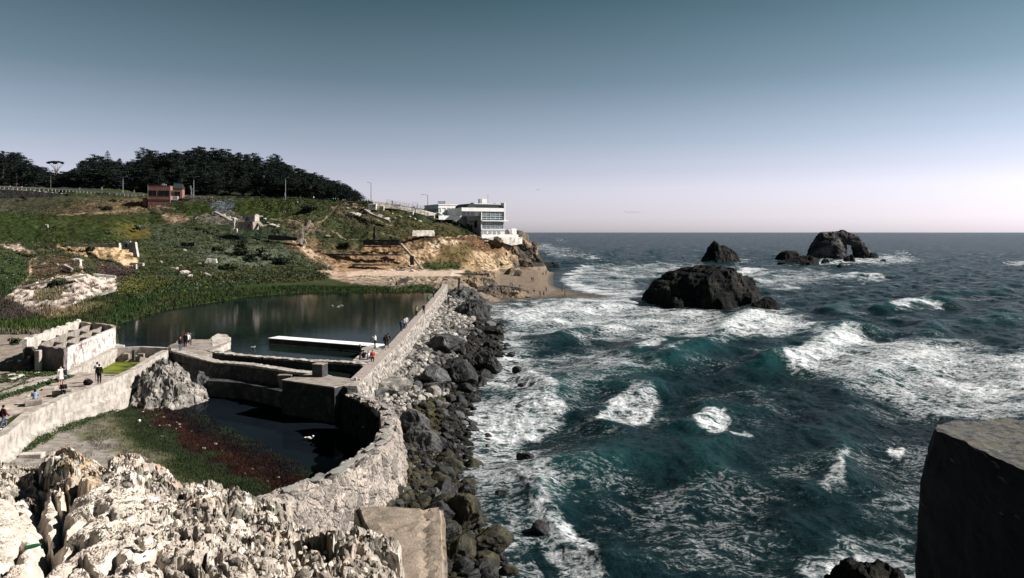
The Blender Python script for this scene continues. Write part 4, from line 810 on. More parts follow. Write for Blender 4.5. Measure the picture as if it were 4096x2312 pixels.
# arched rock: hump, crown and leg fused into one
d = 545
def ap(X, Y, dd=0): return Vector(((X-CX)/F*d, dd, zat(Y, d)))
b = MB(); b.ball(ap(3310,1010)+Vector((0,0,-2)), (13,11,16), 4); b.ball(ap(3316,990), (11.5,9,12.2), 4); b.ball(ap(3275,1030), (9,9,9), 3); b.ball(ap(3350,1040), (6,8,4), 3)
b.tube([ap(3330,960), ap(3368,948), ap(3400,953), ap(3428,968), ap(3443,1000), ap(3452,1040)], [5.5, 5.4, 4.8, 4.6, 5.4, 7.6], 16); pass
o = b.build('arched_sea_rock', M('seacrag')); o.location = (0, d, 0)
mo = o.modifiers.new('r', 'REMESH'); mo.mode = 'VOXEL'; mo.voxel_size = .7; me = evalmods(o); v = get_arr(me)
dsp = np.stack([fbm(v*.12+k*20, 5) for k in range(3)], -1)*2.6+np.stack([ridg(v*.3+k*20, 3)-.6 for k in range(3)], -1)*.9; set_arr(me, v+dsp); me.materials.clear()
mat('archrock', (.055,.056,.056), .85, (.012,.0125,.013), (.03,.031,.031), scale=.14, bump=.8, bscale=.5, stain=(.14,.135,.125), stainscale=.1); me.materials.append(M('archrock'))
tag(o, 'big rounded grey sea rock pierced by a window arch', 'rock')
# headland crags below the restaurant
mat('crag', (.36,.27,.17), .92, (.07,.055,.045), (.19,.145,.10), scale=.28, bump=.5, bscale=.7, stain=(.06,.055,.045), stainscale=.14)
mat('cragdark', (.15,.125,.10), .92, (.03,.027,.024), (.075,.066,.056), scale=.25, bump=.5, bscale=.7, stain=(.30,.22,.14), stainscale=.12)
def rockobj(loc, size, seed, m, label, cat='boulder', sub=4, rz=0, rough=.45, facet=.9, group=None, name='boulder', smooth=False, freq=1.3):
    o = link(name, rockmesh(name, seed, sub, size, rough, facet, smooth, freq), M(m)); o.location = loc; o.rotation_euler.z = rz; return tag(o, label, cat, group)
for i, (X, Y, dd, sz, m, lb) in enumerate([
  (2070,985,346,(7.0,7,8.5),'cragdark','tall cracked crag under the end of the terrace wall'),
  (2108,1030,347,(6.4,6,8.0),'cragdark','outermost tall dark crag of the headland'),
  (2140,1062,346,(4.6,5,4.6),'cragdark','sloping crag at the seaward tip of the headland'),
  (2035,1010,339,(6.0,5,7.5),'crag','ochre crag below the white retaining wall'),
  (1990,1010,331,(6.0,4.5,7.0),'crag','ochre cliff buttress left of the dark cleft'),
  (2095,1065,339,(6.4,4.5,4.6),'cragdark','grey crag foot above the beach sand'),
  (2030,1060,329,(6.4,4.5,4.6),'crag','yellow cliff foot behind the beach'),
  (1965,1055,322,(6.0,4.5,5.2),'crag','pale yellow cliff face left of the beach'),
  (1978,968,327,(5.0,4,2.6),'cragdark','dark outcrop just under the terrace front'),
  (2160,1080,343,(2.6,3,2.0),'cragdark','small rock at the tip of the headland above the sea')]):
    o = rockobj(((X-CX)/F*dd, dd, zat(Y, dd)), sz, 40+i, m, lb, 'crag', 6, i*.7, .55, .8, name='headland_crag', freq=1.9)
for i, (X, Y, z, sz, lb) in enumerate([(2046,1103,.8,(4.2,3,3.2),'big dark boulder on the sand at the cliff foot'),(2074,1106,.8,(2.6,2.4,3.0),'upright boulder beside the big one at the cliff foot'),(2145,1080,.8,(3.2,2.2,1.6),'low wide boulder at the far end of the beach'),(2110,1088,.8,(3,1,.5),'flat rock half buried in the far beach sand'),(2112,1188,.4,(1.1,.5,.18),'flat dark patch of rock near the beach centre')]):
    rockobj(at(X, Y, z), sz, 70+i, 'cragdark', lb, 'boulder', 4, i*.9, .5, 1.0)
# rocky pile round the old foundations on the cove
def rowcrag(name, px, d, depth, m, seed, label, rough=.5, freq=.25, res=.28): return crag(name, pr(px, d), d, depth, m, seed, res, rough, freq, label=label, sharp=2.6, zb=.0)
rowcrag('shore_outcrop', [(1880,1200),(1900,1165),(1950,1150),(2010,1148),(2060,1155),(2100,1165),(2120,1178),(2130,1196)], 214, 5, 'cragdark', 80, 'long low rock outcrop at the near edge of the beach', .8)
rowcrag('shore_outcrop', [(1700,1150),(1720,1120),(1790,1108),(1850,1112),(1900,1108),(1950,1130),(1960,1160)], 232, 6, 'crag', 81, 'pale ledge rock between the dirt flat and the beach', .9, .3)
rowcrag('shore_outcrop', [(1600,1150),(1620,1128),(1680,1118),(1760,1116),(1780,1150)], 226, 4, 'crag', 82, 'low pale rock ledge by the old steps above the marsh', .7, .35)
rowcrag('shore_outcrop', [(1760,1210),(1790,1170),(1850,1150),(1900,1165),(1950,1200),(1960,1230)], 190, 8, 'boulder', 83, 'grey weed-streaked rock mound at the cove end of the seawall', .9, .3)
rowcrag('shore_outcrop', [(1800,1290),(1830,1230),(1880,1200),(1930,1215),(1955,1260),(1960,1300)], 160, 7, 'boulderdark', 84, 'dark weed-covered rock face above the surf line', 1.0, .3)
rowcrag('shore_outcrop', [(1872,1150),(1890,1122),(1930,1112),(1975,1120),(1992,1146)], 244, 5, 'cragdark', 86, 'dark broken rock between the ramp wall and the beach sand', .9, .3)
rowcrag('shore_outcrop', [(1850,1112),(1880,1090),(1930,1082),(1975,1088),(1990,1112)], 278, 5, 'crag', 87, 'tan rock knoll at the foot of the yellow cliff beside the beach', .9, .3)
rowcrag('tip_outcrop', [(1400,1112),(1450,1102),(1560,1108),(1600,1118),(1640,1140)], 236, 3, 'crag', 85, 'thin broken rock shelf below the dirt flat', .6, .4)
# pointed rock in the basin
crag('pointed_rock', pr([(555,1600),(580,1520),(605,1480),(640,1440),(668,1425),(700,1445),(745,1500),(790,1545),(830,1590),(845,1612)], 74.5), 74, 4.2, 'rubblerock' if 'rubblerock' in MATS else 'boulderlight', 90, .09, .6, .75, label='pointed grey rock mound standing in the basin grass', sharp=1.5, zb=1.4)
crag('basin_rock', pr([(760,1550),(775,1510),(800,1480),(850,1520),(870,1548)], 77), 77, 1.6, 'boulder', 91, .1, .4, .6, label='dark jagged rock between the mound and the ledge', sharp=1.6, zb=1.4)
crag('basin_rock', pr([(525,1560),(545,1520),(565,1500),(590,1530),(600,1580)], 74), 73.5, 1.3, 'boulderlight', 92, .1, .35, .6, label='small rock shoulder left of the pointed mound', sharp=1.8, zb=1.4)
# boulders of the sea slope: a few dozen shapes, hundreds of stones
protos = {}
for m, n, rg, fc, frq in (('boulderlight', 9, .30, .9, 1.0), ('boulder', 9, .4, 1.0, 1.2), ('boulderdark', 9, .45, 1.0, 1.3), ('boulderolive', 9, .3, .6, 1.1)):
    protos[m] = []
    for i in range(n):
        me = rockmesh('boulder', 200+i+n*len(protos), 4, (1, random.uniform(.7, 1), random.uniform(.55, .85)), rg, fc, smooth=False, freq=frq); me.materials.append(M(m)); protos[m].append(me)
stones = []
r = random.Random(5); grid = {}
def place(tries, smin, smax, ymin, ymax, tmin=0, tmax=1.1, force=None):
    for _ in range(tries):
        y = ymin*(ymax/ymin)**r.random(); wx = float(seawallx(y)); sx_ = float(shorex(y)); t = tmin+(tmax-tmin)*r.random(); x = wx+(sx_-wx)*t
        s = smin*(smax/smin)**(r.random()**1.6)
        if y < 66 and t < .02: continue
        ok = True
        for gx in range(int(x//2)-1, int(x//2)+2):
            for gy in range(int(y//2)-1, int(y//2)+2):
                for (a, b_, c_) in grid.get((gx, gy), ()):
                    if (a-x)**2+(b_-y)**2 < (.62*(c_+s))**2: ok = False; break
        if not ok: continue
        grid.setdefault((int(x//2), int(y//2)), []).append((x, y, s)); z = 2.9*(1-min(max(t, 0), 1)**.9) if t < 1 else -(x-sx_)*.35
        q = fbm(np.array([[x*.12, y*.08, 3.3]]), 2)[0]
        if force: m = force
        elif y > 104: m = 'boulderlight' if t < .62 else 'boulderdark'
        elif y > 84: m = 'boulderdark' if t > .52+q*.3 else ('boulder' if t > .38 else 'boulderlight')
        elif y > 60: m = 'boulderlight' if t < .52+q*.4 else ('boulderolive' if t < .78 else 'boulderdark')
        else: m = 'boulderolive' if r.random() < .6 else 'boulderdark'
        if r.random() < (.3 if m == 'boulderlight' else .12): m = 'boulder'
        stones.append((x, y, z+s*.2, s, m))
place(30, 1.0, 1.5, 80, 150, .5, 1.05); place(40, .8, 1.15, 34, 60, .5, 1.2); place(140, .55, .95, 64, 150, .5, 1.12); place(60, .6, 1.0, 80, 130, .12, .5); place(700, .38, .75, 26, 66, .0, 1.25); place(3500, .4, .8, 96, 196, .08, .75); place(6000, .26, .52, 60, 150, .08, 1.15); place(500, .4, .9, 40, 118, 1.1, 1.55); place(60, .6, 1.0, 36, 60, 1.1, 1.8); place(9000, .2, .34, 60, 190, .08, 1.05); place(5000, .16, .3, 30, 66, .03, 1.15)
stones.sort(key=lambda s: -s[3]/s[1])
GL = {'boulderlight': ('pale grey boulder heaped below the walkway seawall', 'pale boulders below the walkway seawall'), 'boulder': ('mid-grey rough boulder among the seawall boulders', 'mid-grey boulders on the sea slope'), 'boulderdark': ('wet black boulder at the edge of the surf', 'wet black boulders along the surf'), 'boulderolive': ('olive algae-covered boulder on the sea slope', 'olive boulders on the sea slope')}
NST = 300
def BL(x, y, s, m):
    t = (x-float(seawallx(y)))/(float(shorex(y))-float(seawallx(y))); tone = {'boulderlight': 'pale grey', 'boulder': 'mid-grey', 'boulderdark': 'black wet', 'boulderolive': 'olive-brown'}[m]
    where = 'beside the concrete slab' if y < 43 else 'outside the near end of the curved seawall' if y < 50 else 'outside the bend of the curved seawall' if y < 58 else 'near the seawall corner' if y < 70 else 'opposite the seated group' if y < 82 else 'opposite the pier' if y < 98 else 'near the denim-shirted walkers' if y < 120 else 'towards the cove end'
    band = 'high on the slope' if t < .38 else 'mid-slope' if t < .75 else 'at the surf edge' if t < 1.05 else 'standing in the surf'
    return ('big ' if s > 1.0 else 'medium ' if s > .6 else 'small ')+tone+' boulder '+band+', '+where
for i, (x, y, z, s, m) in enumerate(stones[:NST]):
    me = protos[m][r.randrange(9)]; o = bpy.data.objects.new('boulder', me); COL.objects.link(o); o.location = (x, y, z); o.scale = (s, s, s); o.rotation_euler = (r.uniform(-.4,.4), r.uniform(-.4,.4), r.uniform(0,6.28)); tag(o, BL(x, y, s, m), 'boulder', BL(x, y, s, m))
# the rest of the stones as one mass per tone
rest = stones[NST:]; low = {}
def lowmesh(seed, m):
    me = rockmesh('t', seed, 3, (1, .85, .72), .35, 1.0, freq=1.2); v = get_arr(me); f = np.empty(len(me.polygons)*3, np.int32); me.polygons.foreach_get('vertices', f); bpy.data.meshes.remove(me); return v, f.reshape(-1, 3)
lows = [lowmesh(300+i, '') for i in range(8)]
Vs, Fs, Cs, off = [], [], [], 0
TONE = {'boulderlight': (.26,.245,.225), 'boulder': (.09,.09,.09), 'boulderdark': (.022,.022,.020), 'boulderolive': (.042,.038,.022)}
for i, (x, y, z, s, m) in enumerate(rest):
    v, f = lows[i % 8]; e = Matrix.Rotation(r.uniform(0, 6.28), 3, 'Z') @ Matrix.Rotation(r.uniform(-.5, .5), 3, 'X'); vv = v@np.array(e).T*s+np.array([x, y, z]); Vs.append(vv); Fs.append(f+off); off += len(vv)
    Cs.append(np.tile(np.array(TONE[m])*r.uniform(.6, 1.5), (len(vv), 1)))
print('stones', len(stones))
o = link('shore_rubble', npmesh('shore_rubble', np.concatenate(Vs), np.concatenate(Fs), False, np.concatenate(Cs)), M('rockattr')); tag(o, 'heaped smaller stones filling the gaps between the seawall boulders', 'rubble', kind='stuff')
# large singled-out stones
for i, (X, Y, z, sz, m, lb) in enumerate([(1560,1555,2.6,(2.3,1.9,1.3),'boulderlight','large flat-topped boulder below the seawall corner'), (1500,1590,2.4,(1.3,1.2,1.1),'boulder','dark boulder wedged beside the flat-topped one at the corner'), (1700,1770,1.6,(1.9,1.6,1.3),'boulder','large grey boulder at the foot of the curved wall'), (1655,1690,2.2,(1.5,1.4,1.3),'boulder','rough boulder just outside the curved wall bend'),
  (1955,1465,.6,(2.3,2.0,2.2),'boulderdark','tall black wedge boulder standing out of the surf'), (1850,1500,1.4,(2.4,2.2,1.6),'boulderdark','broad dark boulder mid-slope above the wedge boulder'), (1790,1370,2.8,(3.2,3.8,1.6),'boulder','wide rough rock ledge beside the middle of the seawall'), (1740,1500,2.4,(2.4,2.0,1.1),'boulder','low flat boulder at the middle of the slope'),
  (1960,1330,.6,(2.5,2.2,1.9),'boulderdark','big black boulder at the far end of the surf line'),(1965,2170,.5,(1.35,1.2,.9),'boulderolive','flat brown-topped boulder in the foam near the concrete slab'),(1850,2060,1.0,(1.5,1.4,1.3),'boulderolive','big cracked olive boulder right of the concrete slab'),(1840,2200,1.0,(1.0,1.4,1.1),'boulderolive','tall olive boulder leaning beside the slab edge'),
  (2470+0,0,0,None,None,None)][:12]):
    p = at(X, Y, z); rockobj(p, sz, 120+i, m, lb, 'boulder', 5, i*1.1, .4, 1.0)
for i, (X, Y) in enumerate([(2100,1830),(2068,1480),(2045,1420),(2030,1385),(2075,1640),(2160,2120),(2010,1990),(2090,1550)]):
    rockobj(at(X, Y, 0), (.75,.7,.55), 150+i, 'boulderdark', 'isolated wet black stone standing in the white foam', 'boulder', 4, i, .4, 1, group='stones isolated in the foam')
# rubble fallen on the hillside
CH = [(1310,950,1.5),(1405,860,2.2),(1430,866,2.5),(1470,850,2.6),(1520,870,2.0),(1545,882,2.2),(1575,878,1.6),(1600,870,1.2),(1390,840,1.8),(1660,880,1.1),(1680,890,1.2),(1640,872,1.0),(1420,835,1.6),(1455,838,1.4),(1570,860,1.0),(700,1083,1.6),(740,1095,1.9),(720,1070,1.1),(690,1078,1.0),(830,1105,1.4),(760,1110,1.2),(740,1007,1.2),(800,1060,1.2),(648,1055,1.1),(270,1070,1.6),(310,1048,1.8),(312,1060,1.3),(172,1064,1.1),(232,1068,1.1),(860,858,2.2),(890,870,2.4),(915,876,2.0),(940,880,1.8),(1040,870,1.8),(1025,865,1.4),(1090,905,2.0),(1110,908,1.6),(1060,880,1.2),(700,880,1.0),(1075,895,1.1),(1590,1080,1.0),(1620,1082,1.2),(1560,1060,.9),(1650,1086,1.4)]
def groundz(X, Y):                                  # where the ray through the picture meets the hillside
    d = np.arange(100, 345, .5); z = height(np.full((1, d.size), float(X)), d[None])[0][0]; ray = CAMZ-d*(Y-HY)/F; k = np.argmax(z >= ray); return Vector(((X-CX)/F*d[k], d[k], z[k]))
for i, (X, Y, s) in enumerate(CH):
    p = groundz(X, Y); me = rockmesh('hill_block', 400+i % 9, 2, (1, .7, .5), .3, 1.2); me.materials.append(M('whiteconc' if i % 3 else 'concrete'))
    o = bpy.data.objects.new('fallen_block', me); COL.objects.link(o); o.location = p+Vector((0, 0, .3)); o.scale = (s*.9,)*3; o.rotation_euler = (r.uniform(-.5,.5), r.uniform(-.5,.5), r.uniform(0,6.3)); tag(o, 'pale broken concrete block strewn on the hillside scrub', 'block', 'fallen blocks on the hillside')
# ================================================================ FOREGROUND
FT = { # picture column : (distance, picture row)
 -300: [(3.0,2900),(4.2,2560),(6,2330),(9,2080),(13,1900),(16.5,1838),(17.5,1850),(19,2400),(23,3000)],
 0:   [(3.0,2900),(4.2,2560),(6,2350),(9,2100),(13,1925),(17,1848),(18,1855),(19.5,2400),(23,3000)],
 100: [(3.0,2900),(4.2,2560),(6,2350),(9,2120),(12,2010),(15,1900),(16.4,1872),(17.5,1890),(19,2400),(23,3000)],
 165: [(3.0,2900),(4.2,2580),(6,2400),(9,2190),(12,2080),(13.2,1890),(15,1850),(16,1856),(18,2400),(23,3000)],
 200: [(3.0,2900),(4.2,2560),(6,2330),(8,2170),(10.5,2050),(12.5,1905),(14.2,1835),(15,1840),(17,2400),(23,3000)],
 285: [(3.0,2900),(4.2,2560),(6,2320),(8,2150),(10.5,2010),(12.5,1860),(13.8,1812),(14.6,1822),(16.5,2400),(23,3000)],
 370: [(3.0,2900),(4.2,2560),(6,2300),(8,2110),(10.5,1975),(12.5,1868),(13.8,1838),(14.6,1850),(16.5,2400),(23,3000)],
 425: [(3.0,2900),(4.2,2560),(6,2290),(8,2090),(10.5,1955),(12.5,1885),(13.5,1872),(14.5,1900),(16.5,2400),(23,3000)],
 450: [(3.0,2900),(4.2,2560),(6,2290),(8,2080),(10.5,1940),(12.5,1850),(13.6,1832),(14.5,1850),(16.5,2400),(23,3000)],
 540: [(3.0,2900),(4.2,2560),(6,2280),(8,2070),(10.5,1930),(12.5,1845),(13.8,1818),(14.8,1835),(16.5,2400),(23,3000)],
 640: [(3.0,2900),(4.2,2560),(6,2280),(8,2090),(10.5,1950),(12,1870),(13.2,1836),(14.2,1850),(16,2400),(23,3000)],
 730: [(3.0,2900),(4.2,2560),(6,2290),(8,2110),(10.5,1985),(12,1935),(13,1928),(14,1960),(16,2400),(23,3000)],
 840: [(3.0,2900),(4.2,2560),(6,2300),(8,2120),(10.5,1995),(12,1945),(12.8,1935),(13.6,1960),(15.6,2500),(23,3000)],
 930: [(3.0,2900),(4.2,2560),(6,2320),(8,2150),(10,2030),(11.4,1975),(12.2,1965),(13,1990),(15,2500),(23,3000)],
 1040:[(3.0,2900),(4.2,2560),(6,2330),(8,2180),(10,2070),(11,2040),(11.8,2035),(12.6,2060),(15,2600),(23,3100)],
 1120:[(3.0,2900),(4.2,2570),(6,2350),(8,2200),(9.5,2110),(10.6,2062),(11.4,2055),(12.2,2090),(15,2700),(23,3100)],
 1200:[(3.0,2900),(4.2,2580),(6,2370),(8,2220),(9.4,2150),(10.2,2120),(11,2122),(11.8,2170),(15,2800),(23,3200)],
 1300:[(3.0,2900),(4.2,2590),(6,2390),(8,2240),(9,2190),(9.8,2170),(10.4,2175),(11,2250),(15,2900),(23,3300)],
 1400:[(3.0,2900),(4.2,2600),(6,2390),(7.6,2250),(8.6,2185),(9.4,2150),(10,2150),(10.6,2230),(15,2900),(23,3300)],
 1480:[(3.0,2900),(4.2,2600),(6,2400),(7.4,2290),(8.4,2220),(9.2,2176),(9.7,2172),(10.2,2230),(15,2900),(23,3300)],
 1570:[(3.0,2900),(4.2,2600),(6,2420),(7.2,2330),(8.2,2240),(8.9,2190),(9.4,2196),(9.9,2260),(15,2900),(23,3300)],
 1620:[(3.0,2900),(4.2,2620),(6,2480),(7.2,2460),(8.2,2480),(9,2520),(10,2600),(12,2700),(15,2900),(23,3300)],
 1760:[(3.0,2950),(4.2,2700),(6,2600),(8,2640),(10,2700),(12,2760),(15,2900),(23,3300)],
}
FX = sorted(FT)
def foreheight(X, d):
    cols = np.stack([np.interp(d, [a for a, _ in FT[k]], [zat(b, a) for a, b in FT[k]]) for k in FX]); Xc = np.clip(X, FX[0], FX[-1]-1e-3); fa = np.array(FX, float)
    j = np.clip(np.searchsorted(fa, Xc, side='right')-1, 0, len(FX)-2); t = (Xc-fa[j])/(fa[j+1]-fa[j]); t = t*t*(3-2*t); idx = np.indices(X.shape); return cols[(j, *idx)]*(1-t)+cols[(j+1, *idx)]*t
us = np.arange(-300, 1760, 2.6); ds = np.concatenate([np.exp(np.linspace(math.log(3.0), math.log(18.5), 640)), np.arange(18.8, 23, .4)])
U, D = np.meshgrid(us, ds); z = foreheight(U, D); x = (U-CX)/F*D; y = D
q = P3(x, y, z)
sl = P3(x*.9+.5*fbm(q*.5, 2), y*.55, z*.9)                        # stretched grain, running down the ridge
smoothpatch = sstep(-.0, 1, -sdpoly(x, y, [(-6.3,6.5),(-3.4,6.2),(-4.6,8.0),(-5.3,9.7),(-7.4,11.0),(-9,10)]))
def fracture(px, py, seed):                         # broken faces: every cell of the rock keeps its own tilt
    g = np.random.default_rng(seed); T = g.random((256, 256, 2)); A_ = g.normal(size=(256, 256, 3)); ix, iy = np.floor(px).astype(int), np.floor(py).astype(int)
    best = np.full(px.shape, 9.0); out_ = np.zeros(px.shape)
    for dx_ in (-1, 0, 1):
        for dy_ in (-1, 0, 1):
            jx, jy = (ix+dx_) & 255, (iy+dy_) & 255; cx_, cy_ = ix+dx_+T[jx, jy, 0], iy+dy_+T[jx, jy, 1]; d_ = np.maximum(np.abs(px-cx_)+.3*np.abs(py-cy_), np.abs(py-cy_))
            k = d_ < best; best = np.where(k, d_, best); v_ = A_[jx, jy, 0]*(px-cx_)+A_[jx, jy, 1]*(py-cy_)+.35*A_[jx, jy, 2]; out_ = np.where(k, v_, out_)
    return out_
wf = fbm(q*2.5, 3)*.35; ca_, sa_ = math.cos(.5), math.sin(.5); xr, yr = x*ca_+y*sa_+wf, y*ca_-x*sa_+wf
fr1, fr2, fr3 = fracture(xr*1.7, yr*.9, 1), fracture(xr*4.6, yr*2.7, 2), fracture(xr*12, yr*8, 3)
sl2 = P3(x*.85+y*.5, y*.5-x*.25, z*.9); g1 = fbm(sl*.55+3, 3); g2 = ridg(sl2*1.35+8+.25*fbm(q*2, 3)[..., None], 4); g3 = ridg(q*4.2+2+.3*fbm(q*6, 2)[..., None], 3); g4 = fbm(q*13, 3); g5 = fbm(q*38, 2)
k_ = smoothpatch*.8+.2
disp = g1*.30*smoothpatch+(g2-.75)*.12*k_+(g3-.7)*.05*k_+g4*.04*k_+g5*.018+fr1*.075*smoothpatch+fr2*.036*k_+fr3*.018*k_
pit = -sstep(.64, .9, ridg(q*1.5+30, 3))*.22*smoothpatch - sstep(.68, .95, ridg(q*4.5+50, 2))*.07*smoothpatch
Yi = HY+(CAMZ-z)*F/D; wv = fbm(q*1.2+11, 3)*26
CR = [([(150,2420),(162,2312),(192,2212),(239,2105),(256,2020),(290,1965),(324,1943)], 20, .5), ([(120,2330),(192,2234),(300,2180),(355,2150)], 13, .5), ([(255,2160),(341,2075),(405,2037)], 12, .45), ([(150,1870),(156,1900),(170,1935)], 14, .6), ([(60,1995),(58,2040),(50,2060)], 7, .25), ([(10,2290),(40,2230),(70,2195)], 13, .4), ([(225,2010),(205,1980),(190,1960)], 9, .3),
 ([(270,1970),(262,1930),(268,1915)], 9, .4), ([(430,1860),(450,1872),(520,1850)], 8, .3), ([(540,2240),(620,2225),(700,2238),(690,2300)], 15, .5), ([(430,2290),(450,2250),(480,2230)], 13, .4), ([(905,2010),(912,1990),(908,1960)], 9, .4), ([(440,2060),(445,2050)], 9, .3), ([(540,2135),(560,2150),(600,2140)], 10, .3), ([(1150,2185),(1180,2250),(1220,2300)], 8, .3), ([(820,2240),(850,2300),(880,2380)], 8, .25), ([(700,2050),(712,2100)], 7, .22), ([(330,2240),(380,2330)], 10, .35), ([(250,2330),(300,2260),(350,2230)], 9, .4), ([(1190,2110),(1290,2120),(1380,2150)], 16, .4)]
for pl, w_, dp in CR:
    s_ = dline(U+wv, Yi+wv*.6, pl); pit = pit-dp*np.exp(-(s_/w_)**2)*(D/9)
edge = sstep(3.0, 4, D)
z2 = z+(disp+pit)*edge; x2 = x+.16*fbm(q*1.6+70, 4)*edge; y2 = y+.16*fbm(q*1.6+90, 4)*edge-(g2-.6)*.22*k_*edge-(g3-.6)*.08*k_*edge
n1 = fbm(q*.8+5, 4); n2 = fbm(q*3.2+9, 4); n3 = fbm(q*7+1, 3); c = np.empty(U.shape+(3,)); c[:] = (.52,.46,.395)
def mx(col, m): 
    m = np.clip(m, 0, 1)[..., None]; c[:] = c*(1-m)+np.array(col)*m
mx((.24,.22,.19), sstep(-.08, .10, n2+.10*fr2)*.8); mx((.09,.09,.075), sstep(.10, .26, fbm(q*2.1+77, 4)+.3*n1)*.75); mx((.74,.69,.63), sstep(.12, .34, -n2-.2*n1)*.9); mx((.48,.30,.14), sstep(.22, .42, n1)*sstep(-.05, .25, n3)*.75); mx((.55,.36,.26), sstep(.25, .45, fbm(q*1.3+40, 4))*.5); mx((.35,.31,.27), sstep(.1, .35, n3)*.45)
ocr = (U > 230)*(U < 400)*(D > 11); mx((.46,.28,.10), ocr*sstep(-.05, .2, n3)*.6)
mx((.66,.58,.50), (1-smoothpatch)*.85)
mx((.10,.09,.075), sstep(.62, .9, ridg(q*2.2+30, 3))*.3)
fr = link('foreground_rock', gridmesh('foreground_rock', x2, y2, z2, False, c), M('fore')); tag(fr, 'pale craggy rock ridge filling the bottom left foreground', 'rock')
# loose gravel and stones lying on the ridge
Vs, Fs, off, Cs = [], [], 0, []; rr = random.Random(3)
for i in range(500):
    X = rr.uniform(500, 1560); t = rr.random(); d = 5.5+6*t; zz = float(foreheight(np.array([[X]]), np.array([[d]]))[0, 0])
    if zz < 12.5 or (rr.random() < .5 and X < 900): continue
    s = rr.uniform(.01, .04)*(1 if rr.random() < .85 else 1.8); v, f = lows[i % 8]; e = Matrix.Rotation(rr.uniform(0, 6.28), 3, 'Z') @ Matrix.Rotation(rr.uniform(-.9, .9), 3, 'X')
    vv = v@np.array(e).T*s+np.array([(X-CX)/F*d, d, zz+.06]); Vs.append(vv); Fs.append(f+off); off += len(vv); Cs.append(np.tile(np.array((.52,.46,.39))*rr.uniform(.35, 1.5), (len(vv), 1)))
o = link('loose_gravel', npmesh('loose_gravel', np.concatenate(Vs), np.concatenate(Fs), False, np.concatenate(Cs)), M('rockattr')); tag(o, 'loose gravel and chips scattered over the foreground ridge', 'gravel', kind='stuff')
# concrete slab by the ridge
P = [(-1.12,12.0),(-.80,9.3),(-.62,7.0),(-.5,4.8),(-2.0,4.8),(-1.75,7.2),(-1.55,9.4),(-1.65,10.0),(-2.3,11.2),(-2.62,12.05)]
bm = bmesh.new(); zt = 14.5
top = [bm.verts.new((a, b_, zt)) for a, b_ in P]; bot = [bm.verts.new((a, b_, 1.0)) for a, b_ in P]; bm.faces.new(top); bm.faces.new(bot[::-1]); n = len(P)
for i in range(n): bm.faces.new((top[i], bot[i], bot[(i+1) % n], top[(i+1) % n]))
bmesh.ops.recalc_face_normals(bm, faces=bm.faces); te = [e for e in bm.edges if all(v.co.z > 14 for v in e.verts)]
bmesh.ops.bevel(bm, geom=te, offset=.07, segments=3, affect='EDGES'); bmesh.ops.triangulate(bm, faces=[f for f in bm.faces if len(f.verts) > 4])
for _ in range(5):
    es = [e for e in bm.edges if e.calc_length() > .16 and max(v.co.z for v in e.verts) > 13.2]
    if not es: break
    bmesh.ops.subdivide_edges(bm, edges=es, cuts=1); bmesh.ops.triangulate(bm, faces=bm.faces)
me = bpy.data.meshes.new('concrete_slab'); bm.to_mesh(me); bm.free(); v = get_arr(me); v += np.stack([fbm(v*2.2+k*9, 4) for k in range(3)], -1)*.05+np.stack([fbm(v*9+k*9, 3) for k in range(3)], -1)*.018; g_ = dline(v[:, 0]+.05*fbm(v*3, 3), v[:, 1], [(-1.42,12.0),(-1.22,10.4),(-1.05,9.0)]); v[:, 2] -= .05*np.exp(-(g_/.05)**2)*(v[:, 2] > 14); g_ = dline(v[:, 0]+.08*fbm(v*3+5, 3), v[:, 1], [(-2.5,11.3),(-1.9,11.0),(-1.3,11.15)]); v[:, 2] -= .03*np.exp(-(g_/.03)**2)*(v[:, 2] > 14); set_arr(me, v)
o = link('concrete_slab', me, M('slab')); tag(o, 'rough tan concrete slab beside the foreground ridge above the boulders', 'slab')
# parapet block on the right
bm = bmesh.new(); zt = CAMZ-5*(1728-HY)/F
def w(X, Y, d): return ((X-CX)/F*d, d, zat(Y, d))
rowsT = []
Pt = [(2.92,5.02),(3.02,5.20),(3.20,5.30),(3.60,5.33),(5.2,5.33),(5.2,2.0),(3.05,2.0),(2.98,3.4),(2.94,4.3)]
for zz, ex in ((zt, 0), (zt-.05, .02), (zt-.16, .05), (zt-.30, .085), (zt-.5, .10), (zt-.9, .125), (zt-2, .13), (zt-4, .16), (zt-14, .3)):
    rowsT.append([bm.verts.new((a-(ex if a < 3.3 else 0), b_+(ex*.3 if b_ > 5 else 0), zz)) for a, b_ in Pt])
bm.faces.new(rowsT[0]); n = len(Pt)
for r1, r2 in zip(rowsT, rowsT[1:]):
    for i in range(n): bm.faces.new((r1[i], r2[i], r2[(i+1) % n], r1[(i+1) % n]))
bmesh.ops.recalc_face_normals(bm, faces=bm.faces); bmesh.ops.triangulate(bm, faces=[f for f in bm.faces if len(f.verts) > 4])
for _ in range(6):
    es = [e for e in bm.edges if e.calc_length() > .07 and max(v.co.z for v in e.verts) > zt-2.2 and min(v.co.x for v in e.verts) < 4.2]
    if not es: break
    bmesh.ops.subdivide_edges(bm, edges=es, cuts=1); bmesh.ops.triangulate(bm, faces=bm.faces)
me = bpy.data.meshes.new('parapet_block'); bm.to_mesh(me); bm.free(); v = get_arr(me); v += np.stack([fbm(v*3.5+k*9, 4) for k in range(3)], -1)*.032+np.stack([fbm(v*14+k*9, 3) for k in range(3)], -1)*.014; set_arr(me, v)
o = link('parapet_block', me, M('blockshade')); me.materials.append(M('blocktop'))
for p_ in me.polygons: p_.material_index = 1 if p_.normal.z > .55 else 0  # sides wear a colour darkened for shade, upward faces a lighter one
o = o; tag(o, 'dark concrete parapet block cutting the bottom right corner', 'parapet')
